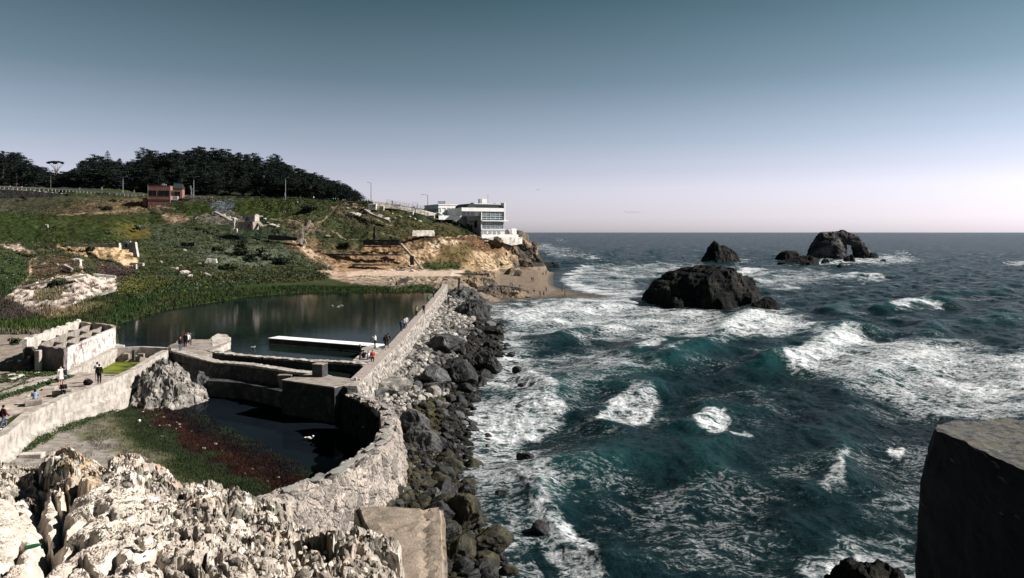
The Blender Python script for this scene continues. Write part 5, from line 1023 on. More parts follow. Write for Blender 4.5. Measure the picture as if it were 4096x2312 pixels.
# ================================================================ TREES AND SCRUB
def leafcloud(centres, radii, n, size, cols, seed, flat=.5, jitter=.35):
    """many small leaf faces spread through clumps; every clump keeps its own tone"""
    g = np.random.default_rng(seed); K = len(centres); idx = g.integers(0, K, n); C = np.array(centres)[idx]; R = np.array(radii)[idx]
    p = g.normal(size=(n, 3)); p /= np.linalg.norm(p, axis=1)[:, None]; p *= (g.random(n)**.45)[:, None]; P = C+p*R
    a = g.normal(size=(n, 3)); a[:, 2] *= flat; a /= np.linalg.norm(a, axis=1)[:, None]; b = g.normal(size=(n, 3)); b[:, 2] *= flat; b -= a*(a*b).sum(1)[:, None]; b /= np.linalg.norm(b, axis=1)[:, None]
    s = size*(.6+.8*g.random(n)); a *= s[:, None]; b *= (s*.55)[:, None]
    V = np.stack([P-a, P+b, P+a, P-b], 1).reshape(-1, 3); F_ = np.arange(n*4).reshape(n, 4)
    tone = (.55+.9*g.random(K))[idx]*(1-jitter+2*jitter*g.random(n)); base = np.array(cols)[g.integers(0, len(cols), K)][idx]
    c = np.repeat(base*tone[:, None], 4, 0); return V, F_, c
CYP = [(.013,.021,.019), (.016,.026,.020), (.009,.015,.014), (.022,.032,.025)]
def cypress(kind, seed):
    """wind-shorn cypress: tapered leaning trunk, limbs, layered flat crown"""
    r = random.Random(seed); H = 15.0; root = empty('cypress_tree', (0,0,0)); lean = r.uniform(-.8, .8); b = MB()
    b.tube([(0,0,-2), (lean*.2,0,H*.3), (lean*.7,.2,H*.6), (lean,0,H*.85)], [.55,.42,.28,.1], 7)
    cs, rs = [], []; w = {'round': 1, 'flat': 1.25, 'open': 1.0, 'peak': .8}[kind]
    layers = 9 if kind != 'open' else 7
    for L_ in range(layers):
        t = L_/(layers-1); z = H*(.14+.80*t) if kind != 'flat' else H*(.28+.66*t); rad = {'round': 4.6*math.sqrt(max(.12, 1-(t*.95)**2))*1.1, 'flat': 5.6*math.sin(.6+t*2.0), 'open': 4.6*(1-.5*t), 'peak': 4.4*(1-t*.85)}[kind]*w
        for k in range(max(2, int(rad*1.9))):
            a = r.uniform(0, 6.28); q = rad*(.25+.75*r.random()); c = (lean*t+q*math.cos(a), q*math.sin(a), z+r.uniform(-.7,.7)); cs.append(c); rs.append((r.uniform(1.2,2.3), r.uniform(1.2,2.3), r.uniform(.4,.85)))
            if k % 3 == 0: b.tube([(lean*t*.8,0,z-2.2), (c[0]*.6,c[1]*.6,z-1), c], [.16,.1,.03], 5)
    b.build('trunk', M('barkdark'), root)
    V, F_, c = leafcloud(cs, rs, 3800 if kind != 'open' else 2800, .34, CYP, seed, .45); cr_ = link('crown', npmesh('crown', V, F_, False, c), M('leaf'), root)
    return root
prot = [cypress(k, 30+i) for i, k in enumerate(['round','flat','open','peak','round','flat','open','round'])]
used = [False]*8; rr = random.Random(21); cnt = 0
def plant(proto, loc, s, sz, rz, label, group=None):
    global cnt
    if not used[proto]: o = prot[proto]; used[proto] = True
    else: o = copy_tree(prot[proto])
    o.location = loc; o.scale = (s, s, sz); o.rotation_euler.z = rz; tag(o, label, 'tree', group); cnt += 1; return o
def TL(X, d):
    a = 'on the skyline' if d == 545 else 'just below the skyline' if d > 500 else 'mid-wood' if d > 450 else 'low in the wood'
    b = 'at the far left' if X < 180 else 'below the spired pine' if X < 480 else 'above the left lamp' if X < 600 else 'behind the brown house' if X < 740 else 'above the centre scrub' if X < 950 else 'behind the fourth lamp' if X < 1180 else 'on the falling right slope'
    return 'dark cypress '+a+', '+b
DL, DG = 'dark cypress packed into the dense wood on the hill', 'cypresses of the dense hill wood'
def silY(X): return float(np.interp(X, [-100,0,40,75,90,110,150,190,205,290,300,330,370,400,460,480,540,560,610,640,660,700,730,800,850,900,950,1000,1040,1080,1120,1150,1200,1260,1300,1360,1400,1430,1448], [600,612,605,612,640,652,658,680,690,680,670,640,622,625,640,655,640,615,598,608,612,598,600,588,590,592,606,612,626,622,640,655,670,692,706,724,742,765,792]))
for d in (545, 524, 503, 482, 461, 442, 428):
    t = (d-428)/117; step = rr.uniform(36, 42)*(545/d)**.8; X = -60+rr.uniform(0, 30)
    while X < 1440:
        Xp = X+rr.uniform(-9, 9); g = float(hillz(np.array([[Xp]]), np.array([[float(d)]]))[0, 0]); sy = silY(min(max(Xp, -90), 1447)); X += step*rr.uniform(.8, 1.2)
        H = rr.uniform(11, 15)
        if d == 545: H = zat(sy, d)-g-.2
        H = min(H, zat(sy+4+(545-d)*.12, d)-g)
        if H < 3: continue
        if d < 450 and (X < 30 or rr.random() < .15): continue
        s = H/15; sw_ = max(s, .62)*rr.uniform(1.1, 1.4) if d < 545 else max(s, .55)*rr.uniform(.95, 1.25)
        p = rr.choice([0,4,7,1,5] if Xp > 600 else [0,1,2,3,5,6])
        o = plant(p, ((Xp-CX)/F*d, d, g), sw_, s*1.03, rr.uniform(0, 6.28), *(2*[TL(Xp, d)]))
print('trees', cnt)
def baseat(X, d): return Vector(((X-CX)/F*d, d, float(hillz(np.array([[float(X)]]), np.array([[float(d)]]))[0, 0])))
# trees one can tell apart along the skyline
for X, Yt, p, s, lb in ((18,606,2,1.1,'tall ragged cypress at the far left edge of the skyline'), (60,612,1,1.1,'broad flat-topped cypress second from the left on the skyline'), (390,622,1,1.15,'wide layered cypress left of the spired pine'), (330,645,6,.9,'thin open cypress leaning out of the left shoulder of the wood'), (585,596,1,1.2,'high flat-crowned cypress where the main wood begins'), (480,637,3,.8,'small pointed cypress right of the spired pine'), (1105,618,1,.9,'tufted cypress standing above the right slope of the wood'), (800,586,0,1.1,'highest cypress on the crest of the hill')):
    d = 535; g = baseat(X, d); H = zat(Yt, d)-g.z; plant(p, g, max(.7, s*.9), H/14.6, X, lb)
# umbrella pine
g = baseat(226, 530); H = zat(642, 530)-g.z; root = empty('umbrella_pine', g, 0, 'lone umbrella-shaped pine standing clear above the left wood', 'tree'); b = MB(); b.tube([(0,0,-1),(.2,0,H*.45),(-.2,0,H*.62)], [.6,.45,.4], 8)
for a in np.linspace(0, 6.28, 9)[:-1]: b.tube([(-.2,0,H*.58),(1.8*math.cos(a),1.8*math.sin(a),H*.76),(4.2*math.cos(a),4.2*math.sin(a),H*.88)], [.22,.15,.06], 5)
b.build('trunk', M('bark'), root); cs = []; q = random.Random(2)
for _ in range(46): a = q.uniform(0, 6.28); k = 5.9*math.sqrt(q.random()); cs.append((k*math.cos(a), k*math.sin(a), H*.93+1.1*(1-(k/6)**2)-.3))
V, F_, c = leafcloud(cs, [(1.1,1.1,.5)]*len(cs), 2400, .38, CYP, 5, .5); link('crown', npmesh('crown', V, F_, False, c), M('leaf'), root)
# spired araucaria
g = baseat(430, 528); H = zat(601, 528)-g.z; root = empty('spired_pine', g, 0, 'tall symmetrical spired pine with tiered branches on the skyline', 'tree'); b = MB(); b.tube([(0,0,-1),(0,0,H)], [.45,.05], 7); cs, rs = [], []
for k in range(13):
    t = k/12; z = H*(.30+.66*t); R_ = 4.8*(1-t)**.85+.35
    for j in range(8): a = j*.785+k*.4; e = (R_*math.cos(a), R_*math.sin(a), z+R_*.12); b.tube([(0,0,z), e], [.09,.03], 4); [cs.append((e[0]*f_, e[1]*f_, z+R_*.12*f_+.1)) or rs.append((.42,.42,.22)) for f_ in (.45,.75,1)]
b.build('trunk', M('barkdark'), root); V, F_, c = leafcloud(cs, rs, 2600, .25, CYP, 9, .5); link('crown', npmesh('crown', V, F_, False, c), M('leaf'), root)
# dead and bare trees
def baretree(X, Yb, Yt, d, limbs, label, m='bark', r0=.45):
    base = atd(X, Yb, d); root = empty('bare_tree', base, 0, label, 'tree'); H = zat(Yt, d)-base.z; b = MB(); b.tube([(0,0,-1),(.1,0,H*.5),(-.1,0,H)], [r0,r0*.8,r0*.35], 7); b.build('trunk', M(m), root)
    for L_ in limbs: b = MB(); b.tube([(p[0],p[1],p[2]*H) for p in L_], [.2,.15,.06][:len(L_)] if len(L_) > 2 else [.16,.05], 5); b.build('limb', M(m), root)
baretree(66,751,690,425,[[(0,0,.35),(3.5,-.5,.72),(7.4,-.5,.86)],[(7.4,-.5,.86),(7.9,-.5,.98)]],'pale bare trunk with one long limb beside the road'); baretree(18,735,665,440,[[(0,0,.6),(.9,0,.95)]],'straight pale trunk near the left edge above the road',r0=.35)
baretree(252,742,722,430,[[(0,0,.7),(2,0,.2)],[(0,0,.9),(1.6,.2,.5)]],'small silver broken snag at the wood edge','metal',.2); baretree(764,790,742,352,[[(0,0,.4),(.9,0,.8)],[(0,0,.6),(-.9,0,.95)]],'thin dead snag between the brown house and a lamp','metal',.22)
baretree(388,745,700,432,[[(0,0,.3),(-1.5,0,.7)]],'pale trunk showing through the wood left of the middle lamp',r0=.3)
# scrub over the hillside: leaf tufts set on the ground in clumps
def scrubpoints(n, seed, Xr, dr, keep):
    g = np.random.default_rng(seed); X = g.uniform(*Xr, n); d = np.sqrt(g.uniform(dr[0]**2, dr[1]**2, n)); z, x, y, info = height(X[None], d[None]); z, x, y = z[0], x[0], y[0]; info = {k: v[0] for k, v in info.items()}
    Y = HY+(CAMZ-z)*F/d; col = groundcolour(X[None], Y[None], x[None], y[None], z[None], {k: v[None] for k, v in info.items()}, 0)[0]; k = keep(X, Y, x, y, z, info, col); return x[k], y[k], z[k], col[k], X[k], Y[k]
def tufts(name, pts, hgt, wid, per, size, seed, colf, m='leaf', flat=.9):
    x, y, z, col = pts[:4]; g = np.random.default_rng(seed); n = len(x)*per; i = np.repeat(np.arange(len(x)), per); S = ((.45+1.1*g.random(len(x))**1.5)*(.55+2.2*np.clip(fbm(P3(x*.16, y*.16, 5), 3)+.1, 0, 1)))[i]
    p = g.normal(size=(n, 3))*.55; p[:, 2] = np.abs(p[:, 2]); P = np.stack([x[i]+p[:, 0]*wid*S, y[i]+p[:, 1]*wid*S, z[i]+.1+p[:, 2]*hgt*S], 1)
    a = g.normal(size=(n, 3)); a /= np.linalg.norm(a, axis=1)[:, None]; b = np.cross(a, g.normal(size=(n, 3))); b /= np.linalg.norm(b, axis=1)[:, None]; s = size*(.5+g.random(n)); a *= s[:, None]; b *= s[:, None]*.5
    if flat < .9: a[:, 2] = np.abs(a[:, 2])*3+s*.6
    V = np.stack([P-a*.2-b, P-a*.2+b, P+a], 1).reshape(-1, 3); c = colf(col, g)[i]*(.55+.9*g.random(n))[:, None]; return link(name, npmesh(name, V, np.arange(n*3).reshape(n, 3), False, np.repeat(c, 3, 0)), M(m))
dark = lambda col: col.mean(1) < .13
def scol(col, g): 
    k = g.random(len(col)); c = col*1.25; c[k > .86] = np.array([.085,.10,.07]); c[(k > .74) & (k < .8)] = np.array([.018,.028,.016]); c[(k > .8) & (k < .815)] = np.array([.16,.12,.02]); return c
pts = scrubpoints(30000, 1, (-60, 2080), (150, 345), lambda X, Y, x, y, z, i, c: dark(c) & (z > 4.8) & (i['pool'] < -3) & (Y > 780) & ~((X < 650) & (Y > 858) & (Y < 960) & (fbm(P3(x*.05, y*.05, 3), 2) < .15)))
o = tufts('hillside_scrub', pts, .55, .75, 14, .30, 2, scol); tag(o, 'low coastal scrub of mixed greens covering the hillside', 'scrub', kind='stuff')
pts = scrubpoints(16000, 3, (380, 1760), (112, 210), lambda X, Y, x, y, z, i, c: (i['pool'] < .6) & (i['pool'] > -16) & (c.mean(1) < .12) & (x < -18) & (y > 112))
pts2 = scrubpoints(9000, 13, (-40, 460), (97, 160), lambda X, Y, x, y, z, i, c: (i['pool'] < -1) & (c.mean(1) < .14))
pts = tuple(np.concatenate([a, b_]) for a, b_ in zip(pts, pts2))
o = tufts('marsh_reeds', pts, .22, .6, 10, .16, 4, lambda c, g: c*1.0+np.array([.0,.004,0]), flat=.5); tag(o, 'bright green reeds fringing the pool', 'reeds', kind='stuff')
g0 = np.random.default_rng(5)
X = g0.uniform(0, 1260, 60000); Yq = g0.uniform(1580, 2050, 60000); d = (CAMZ-2.6)*F/(Yq-HY); z, x, y, info = height(X[None], d[None]); sg = info['sg'][0]; x, y, z = x[0], y[0], z[0]; n_s = fbm(P3(x*.6, y*.6, 2), 3); k = info['basin'][0] & (sg > -3) & ((sg < 8) | (g0.random(60000) < .12)) & ((sg < 5) | (n_s > -.02)) & (sdpoly(x, y, BASIN) > .9)
Y0 = HY+(CAMZ-z)*F/d; col = groundcolour(X[None], Y0[None], x[None], y[None], z[None], {kk: v for kk, v in info.items()}, 0)[0]
o = tufts('basin_grass', (x[k], y[k], z[k], col[k]), .03, .14, 5, .035, 6, lambda c, g: c*np.where(c[:, :1] > .2, .55, np.where(c[:, :1] > c[:, 1:2]*1.2, .8, 1.05)), flat=.5); tag(o, 'short grass and red weed on the floor of the basin', 'grass', kind='stuff')
# rounded dark hedge-like shrubs below the road
def shrub(px, Y, d, w, h, label, seed, cols, n=1800, size=.32):
    c0 = atd(px, Y, d); root = empty('shrub', c0, 0, label, 'shrub'); q = random.Random(seed); cs = [(q.gauss(0, w*.4), q.gauss(0, w*.3), q.uniform(0, h*.8)) for _ in range(22)]
    V, F_, c = leafcloud(cs, [(w*.28, w*.28, h*.3)]*22, n, size, cols, seed, .9); link('foliage', npmesh('foliage', V, F_, False, c), M('leaf'), root)
    b = MB(); [b.tube([(0,0,-.8), (x_*.5,y_*.5,z_*.6), (x_*.8,y_*.8,z_)], [.12,.07,.02], 5) for x_, y_, z_ in cs[:9]]; b.build('stems', M('barkdark'), root); return root
GRN = [(.035,.055,.022), (.028,.045,.02)]; DKG = [(.014,.022,.014), (.02,.03,.018)]; SGE = [(.12,.14,.10), (.09,.11,.075)]
for px, Y, d, w, h, lb, cols in ((960,1018,256,4.0,5.5,'big dark green bush on the mid slope',DKG),(1000,1045,248,2.6,2.5,'dark round bush below the big one',DKG),(95,822,360,5,3,'dark bush under the stone road wall',DKG),(250,835,352,5,2.6,'low dark bush on the straw-coloured slope',DKG),(470,815,345,3.6,2,'dark bush left of the brown house',DKG),(425,845,325,4,2.2,'spreading dark bush above the trail posts',DKG),(1090,1035,254,4,2.2,'pale sage bush on the slope above the marsh',SGE),(1060,1010,262,3.4,2.0,'grey-green sage bush left of the ruined pillar',SGE),(870,1010,262,3.0,2.2,'round green bush at the centre of the slope',GRN),(920,1075,226,3.2,1.6,'green bush low on the slope above the marsh',GRN),(1130,1060,246,4,2.4,'dark bush beside the sandy trail',DKG),(455,940,262,2.2,1.2,'pale sage bush on the green bank',SGE),(560,915,285,2.4,1.4,'pale silvery bush among yellow flowers',SGE),(270,940,275,2.6,1.3,'sage bush above the left footpath',SGE),(230,1150,149,1.5,1.4,'green bush growing on the chalk bank',GRN),(362,1002,217,1.6,1.2,'green bush clinging to the ochre bank',GRN),(108,1030,205,2.2,1.2,'dark bush beside the squiggle footpath',DKG),(1240,840,312,4,2.0,'dark green bush under the cliff-top fence',DKG),(1380,985,286,2.2,1.4,'dark bush on the terrace ruins',DKG),(1200,990,284,2.4,1.3,'dark bush beneath the ruined pillar',DKG),(60,1378,91,.7,.8,'small green plant at the corner of the rubble wall',GRN),(1780,1068,290,2.6,1.6,'green bush in the gully below the restaurant',GRN)):
    shrub(px, Y, d, w, h, lb, int(px+Y), cols, 1500 if d > 120 else 700, .3 if d > 120 else .12)
GP_ = scrubpoints(1, 1, (0, 1), (100, 101), lambda *a: np.array([False]))
# ground plants at the foot of the ruin and along the path
g0 = np.random.default_rng(8); xs, ys = [], []
for (x0, y0, x1, y1, n, sp) in ((-49,71,-45,72,260,.6),(-50,67,-46,69.5,160,.5),(-43.0,57,-42.7,70.5,420,.25),(-47,64.5,-50,63,120,.5),(-44.2,57,-44.4,68,160,.3),(-36.3,58,-37,68,200,.25),(-35,52,-36,57,120,.25)):
    t = g0.random(n); xs += list(x0+(x1-x0)*t+g0.normal(size=n)*sp); ys += list(y0+(y1-y0)*t+g0.normal(size=n)*sp)
xs, ys = np.array(xs), np.array(ys); zs = np.where((xs > -43.3) & (ys < 71.5) & (xs < -37.6), 5.0, height((xs/ys*F+CX)[None], ys[None])[0][0]+.05)
o = tufts('ground_weeds', (xs, ys, zs, np.tile((.05,.075,.03), (len(xs), 1))), .18, .25, 22, .085, 9, lambda c, g: c); tag(o, 'green weeds along the path edges and the foot of the ruin', 'weeds', kind='stuff')
# ================================================================ BUILDINGS AND ROAD
# restaurant on the cliff: local frame, a = along the lit front, b = away along the shaded flank
K0 = atd(1925, 946, 325); ang = math.atan2(.45, .893)
rest = empty('cliff_restaurant', K0, ang, 'white flat-roofed restaurant with tall blue windows on the cliff edge', 'building')
def lb(b, a0, a1, b0, b1, z0, z1, bev=0): b.box(((a0+a1)/2, (b0+b1)/2, (z0+z1)/2), (a1-a0, b1-b0, z1-z0), bev=bev); return b
def part(name, m, boxes, parent=None, bev=0):
    b = MB(); [lb(b, *q, bev=bev) for q in boxes]; return b.build(name, M(m), parent or rest)
part('front_wing', 'whitewall', [(0,11.6,0,17,-1,2.8),(0,11.6,2.9,17,2.8,11.1),(.0,.35,0,3,2.8,11.0)])
part('flank_wall', 'greywall', [(-.12,0.02,-.02,17,-4,9.95)])  # white wall greyed: the flank's shade is in the colour
part('upper_fascia', 'whitewall', [(-9.5,11.9,-.15,3,11.15,12.75)])
part('upper_wall', 'whitewall', [(-9.2,0,1.2,3,9.2,11.2)])
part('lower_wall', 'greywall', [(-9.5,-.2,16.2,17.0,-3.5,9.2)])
for i, a in enumerate((-8.6,-6.4,-4.2)):
    w_ = part('window', 'whitewall', [(a-.1,a+1.6,1.02,1.25,9.25,11.1)]); part('pane', 'glass', [(a,a+1.5,.96,1.06,9.3,11.05)], w_)
def glazing(z0, z1, rows, a0=.35, a1=11.2):
    w_ = part('window_band', 'darkglass', [(a0,a1,2.3,2.6,z0,z1)]); part('pane', 'glass', [(a0,a1,.52,.6,z0,z1)], w_); fr_ = MB()
    for k in range(6): a = a0+(a1-a0)*k/5; lb(fr_, a-.07,a+.07,.30,.5,z0,z1)
    for k in range(rows): z = z0+(z1-z0)*(k+.5)/rows*.85; lb(fr_, a0-.1,a1-.6,.12,.26,z-.06,z+.06)
    fr_.build('frame', M('whitemetal'), w_)
    b_ = MB(); [lb(b_, a0+(a1-a0)*(k+.12)/5, a0+(a1-a0)*(k+.86)/5, .44, .5, z0+(z1-z0)*.42, z1-.1) for k in (0,2,3,4)]; b_.build('blind', mat('blind', (.20,.30,.33), .5, (.13,.21,.24), scale=.7), w_)
glazing(7.5, 11.1, 3); glazing(3.3, 6.6, 3)
part('deck_slab', 'whitewall', [(.0,13.0,-.9,2.5,6.75,7.2)], bev=.05); part('floor_band', 'whitewall', [(.0,11.9,-.25,2.5,2.75,3.25)])
part('end_fin', 'whitewall', [(11.3,11.9,-.2,3.5,6.9,15.2),(11.35,11.7,.2,12,9,14.2)])
sh = MB(); [lb(sh, a,a+1.45,-.06,.1,.35,2.45) for a in (1.3,3.6,5.8,8.0)]; lb(sh, .25,.95,-.06,.1,.35,2.45); sh.build('shutters', mat('shutter', (.36,.36,.37), .7, (.28,.28,.29), scale=6), rest)
ro = MB()
for k in range(11): 
    a0_, a1_ = math.pi*k/11, math.pi*(k+1)/11
    vs = [ro.bm.verts.new(p) for p in ((.2-2.6*math.cos(a0_)-4,1.0,12.7+2.0*math.sin(a0_)),(.2-2.6*math.cos(a1_)-4,1.0,12.7+2.0*math.sin(a1_)),(.2-2.6*math.cos(a1_)-4,15,12.7+2.0*math.sin(a1_)),(.2-2.6*math.cos(a0_)-4,15,12.7+2.0*math.sin(a0_)))]; ro.bm.faces.new(vs)
    if k: ro.bm.faces.new([ro.bm.verts.new(p) for p in ((-3.8,1.0,12.7),(.2-2.6*math.cos(a1_)-4,1.0,12.7+2.0*math.sin(a1_)),(.2-2.6*math.cos(a0_)-4,1.0,12.7+2.0*math.sin(a0_)))])
ro.build('barrel_roof', M('roofdark'), rest)
ro = MB(); vs = [ro.bm.verts.new(p) for p in ((-1.6,.3,12.75),(10.8,.3,12.75),(10.0,2.2,14.5),(-2.8,2.2,14.5),(-2.8,7,14.6),(10.0,7,14.6))]; ro.bm.faces.new(vs[:4]); ro.bm.faces.new((vs[3],vs[2],vs[5],vs[4])); ro.bm.faces.new([ro.bm.verts.new(p) for p in ((10.8,.3,12.75),(10.8,7,12.75),(10,7,14.6),(10,2.2,14.5))]); tr = ro.build('tiled_roof', M('rooftile'), rest)
rb = MB(); [rb.tube([(-1.5+k*.42,.25,12.8),(-2.6+k*.435,2.2,14.56)], .07, 4) for k in range(29)]; rb.build('tile_ribs', M('roofdark'), tr)
part('roof_edge', 'whitewall', [(-2.9,10.0,2.1,2.5,14.45,14.75)]); part('vent_stack', 'roofdark', [(-3.4,-2.4,3,4,14.2,15.1)]); part('vent_stack', 'roofdark', [(7.6,8.6,3,4,14.2,15.0)])
part('chimney', 'greywall', [(.9,2.2,4,5.2,14.2,16.9)]); part('lift_tower', 'whitewall', [(2.2,4.6,4,5.4,14.2,16.9)]); part('mast', 'metal', [(5.1,5.25,4,4.15,14.2,19.2)]); part('mast', 'metal', [(-2.0,-1.93,4,4.1,14.2,15.8)])
part('flank_window', 'darkglass', [(-.22,-.1,4.2,7.2,3.9,7.3)]); part('flank_window', 'darkglass', [(-.22,-.1,9.6,10.8,3.0,5.4)]); [part('flank_window', 'darkglass', [(-.22,-.1,8.2+1.5*k,9.3+1.5*k,6.5,7.0)]) for k in range(3)]
part('stair', 'darkconc', [(-1.1,-.1,4+k*1.1,5.3+k*1.1,-3,-.2+k*.75) for k in range(9)]); part('base_plinth', 'darkconc', [(-.2,1.0,-.1,10,-4,-.2)])
# back block with the rooftop letters
part('back_block', 'whitewall', [(-13.5,2,17.4,36,4,14.3)]); part('cornice', 'whitewall', [(-13.8,2,17.2,36.3,13.0,13.5),(-13.8,2,17.2,36.3,14.3,14.75)]); part('pilasters', 'whitewall', [(-12.6+2.4*k,-12.0+2.4*k,17.2,17.5,5,13.0) for k in range(3)])
pn_ = part('flank_pilasters', 'greywall', [(-13.62,-13.45,18+2.4*k,19.2+2.4*k,6.5,12.6) for k in range(7)]); part('stair_wall', 'whitewall', [(-9.3,-9.0,2.5,17.4,9.2,12.6)])  # flank pilasters greyed with painted shade, front ones stay white
br_ = part('bridge', 'whitewall', [(-19,-9,3.0,3.4,7.4,9.2),(-19,-9,3.4,17.4,7.4,7.8)]); part('pier', 'greywall', [(-17.6,-17.2,4,4.4,1,7.4),(-10.6,-10.2,8,8.4,-2,7.4)], br_)
fc = bpy.data.curves.new('letters', 'FONT'); fc.body = 'CLIFF HOUSE'; fc.size = 2.5; fc.extrude = .06; fc.offset = .05; fc.align_x = 'CENTER'; fc.space_character = 1.0
fo_ = bpy.data.objects.new('roof_sign', fc); COL.objects.link(fo_); me = bpy.data.meshes.new_from_object(fo_.evaluated_get(bpy.context.evaluated_depsgraph_get())); bpy.data.objects.remove(fo_)
bt = rest.matrix_basis
so_ = empty('roof_sign', atd(1766, 827, 350), 0, 'dark CLIFF HOUSE letters standing on the restaurant roof edge', 'sign'); so_.location.z = zat(828, 350)
q_ = link('letters', me, M('darkmetal'), so_); q_.rotation_euler = (math.pi/2, 0, math.radians(-8)); q_.scale = (.27, 1.0, 1); q_.location = (0,0,.8)
V_ = get_arr(me); wdt = V_[:, 0].max()-V_[:, 0].min(); q_.scale = (3.7/wdt, 1.15, 1)
b = MB(); [b.box((x_,.1,.45), (.07,.07,1.1)) for x_ in np.linspace(-1.6,1.6,7)]; b.box((0,.1,.72), (3.6,.06,.06)); b.box((0,.1,2.2), (3.6,.05,.05)); o = b.build('rack', M('darkmetal'), so_); o.rotation_euler.z = math.radians(-8)
# terrace and retaining walls
def wallimg(name, px, d, z0Y, m, th, label, cat='wall', ds_=None, rough=.06):
    ds_ = ds_ or [d]*len(px); pts = [((X-CX)/F*dd, dd, zat(Y, dd)) for (X, Y), dd in zip(px, ds_)]; zb = [zat(Yb, dd) for Yb, dd in zip(z0Y, ds_)] if isinstance(z0Y, list) else zat(z0Y, ds_[0])
    o = sweepwall(name, pts, boxsec(th), m, zb, .5, .5, rough, .5, seed=int(px[0][0])); return ztag(o, label, cat)
o = wallimg('terrace_parapet', [(1927,938),(2000,938),(2073,937)], 0, 953, 'whitewall', .3, 'white terrace parapet in front of the restaurant', 'parapet', [322.5,327,332], .01)
b = MB(); [b.box(atd(1927+24.3*k, 936.5, 322.3+1.58*k), (.35,.35,.5)) for k in range(7)]; b.build('posts', M('whitewall'), o)
flr = MB(); flr.prism([tuple(atd(X, 950, d_).xy) for X, d_ in ((1927,323),(2075,332.5),(2089,342),(2010,352),(1950,345))], 14.5, zat(950, 326)); o = flr.build('terrace_floor', M('stainwall')); ztag(o, 'pale terrace slab reaching round the seaward end of the restaurant', 'terrace')
wallimg('retaining_wall', [(1945,951),(2010,950),(2060,949),(2087,948)], 0, [955,966,982,975], 'stainwall', .6, 'streaked white retaining wall under the terrace', 'wall', [322.5,326,330,333], .05)
o = MB().box((0,0,0), (2.8,3,3.2), bev=.3).build('kiosk', M('whitewall')); o.location = atd(2050, 929, 338); o.rotation_euler.z = ang; ztag(o, 'small white annex with rounded corners on the terrace end', 'annex')
o = MB().tube([(0,0,0),(0,1.6,0)], 1.6, 16).build('shell_canopy', mat('khaki', (.30,.29,.22), .8)); o.location = atd(2025, 932, 333); ztag(o, 'khaki round canopy beside the white terrace annex', 'canopy')
pts = [atd(1744,848,330), atd(1757,850,326), atd(1770,858,324), atd(1778,868,326)]
o = sweepwall('curved_white_wall', [(p.x, p.y, p.z) for p in pts], boxsec(.5), 'whitewall', zat(886, 326), .5, .5, .02, .5, seed=4); ztag(o, 'smooth white curved wall left of the restaurant bridge', 'wall')
# road, kerb rail, fences
RP = [(-520,400,742),(0,400,752),(150,394,757),(300,380,764),(400,372,772),(500,362,779),(580,357,785),(750,345,790),(900,340,794),(1050,334,797),(1200,326,799),(1350,322,806),(1500,321,813)]
b = MB(); L1 = [atd(X, Y, d+1.5) for X, d, Y in RP]; L2 = [atd(X, Y, d+1.5)+Vector((2.0, 10, .05)) for X, d, Y in RP]
vs1 = [b.bm.verts.new(p+Vector((0,0,.15))) for p in L1]; vs2 = [b.bm.verts.new(p+Vector((0,0,.15))) for p in L2]
for i in range(len(L1)-1): b.bm.faces.new((vs1[i], vs1[i+1], vs2[i+1], vs2[i]))
o = b.build('road', M('asphalt')); tag(o, kind='structure')
def fence(name, px, d, hgt, m, spacing, label, cat, rails=(.9,.5), rw=.09, postw=.12, beam=None):
    P0 = [((X-CX)/F*dd, dd, zat(Y, dd)) for (X, Y), dd in zip(px, d)]; P, s = resample(P0, spacing); root = empty(name, P[0], 0, label, cat); O = Vector(P[0])
    if beam:
        b = MB()
        for p, q in zip(P, P[1:]):
            v = Vector(q)-Vector(p); b.box((Vector(p)+Vector(q))/2-O+Vector((0,0,hgt*beam[0])), (v.length+.02, .12, beam[1]), ax=Matrix.Rotation(math.atan2(v.y, v.x), 3, 'Z') @ Matrix.Rotation(-math.atan2(v.z, v.xy.length), 3, 'Y'))
        b.build('rail', M(m), root)
    else:
        for h_ in rails: b = MB(); b.tube([Vector(p)-O+Vector((0,0,h_*hgt)) for p in P], rw, 4); b.build('rail', M(m), root)
    pm = MB().box((0,0,hgt/2-.2), (postw,postw,hgt+.4)).mesh('post'); pm.materials.append(M(m))
    for p in P[:100]: o_ = bpy.data.objects.new('post', pm); COL.objects.link(o_); o_.parent = root; o_.location = Vector(p)-O
    return root
fence('guard_rail', [(-60,753),(0,753),(200,762),(400,774),(520,783),(575,786)], [386.6,386.6,381.5,367,358.5,355], 1.2, 'whitemetal', 2.6, 'white painted guard rail along the road above the stone wall', 'guard rail', beam=(.8,.55))
fence('guard_rail', [(738,790),(800,792),(850,795)], [346,343,341], 1.0, 'whitemetal', 2.2, 'short white guard rail right of the brown house', 'guard rail', beam=(.8,.4))
fence('cliff_fence', [(925,796),(1100,799),(1250,803),(1330,807),(1480,813)], [339,331,325,322,320], 1.15, 'darkmetal', 3.0, 'dark post-and-rail fence along the cliff top road', 'fence', beam=(.75,.35))
fence('trail_fence', [(60,866),(170,863),(260,860),(360,856),(430,850),(500,842),(560,835),(600,830),(660,824)], [322,322,322,324,325,326,328,330,334], 1.1, 'wood', 6.2, 'line of low wooden posts along the hillside trail', 'fence', rails=(), postw=.22)
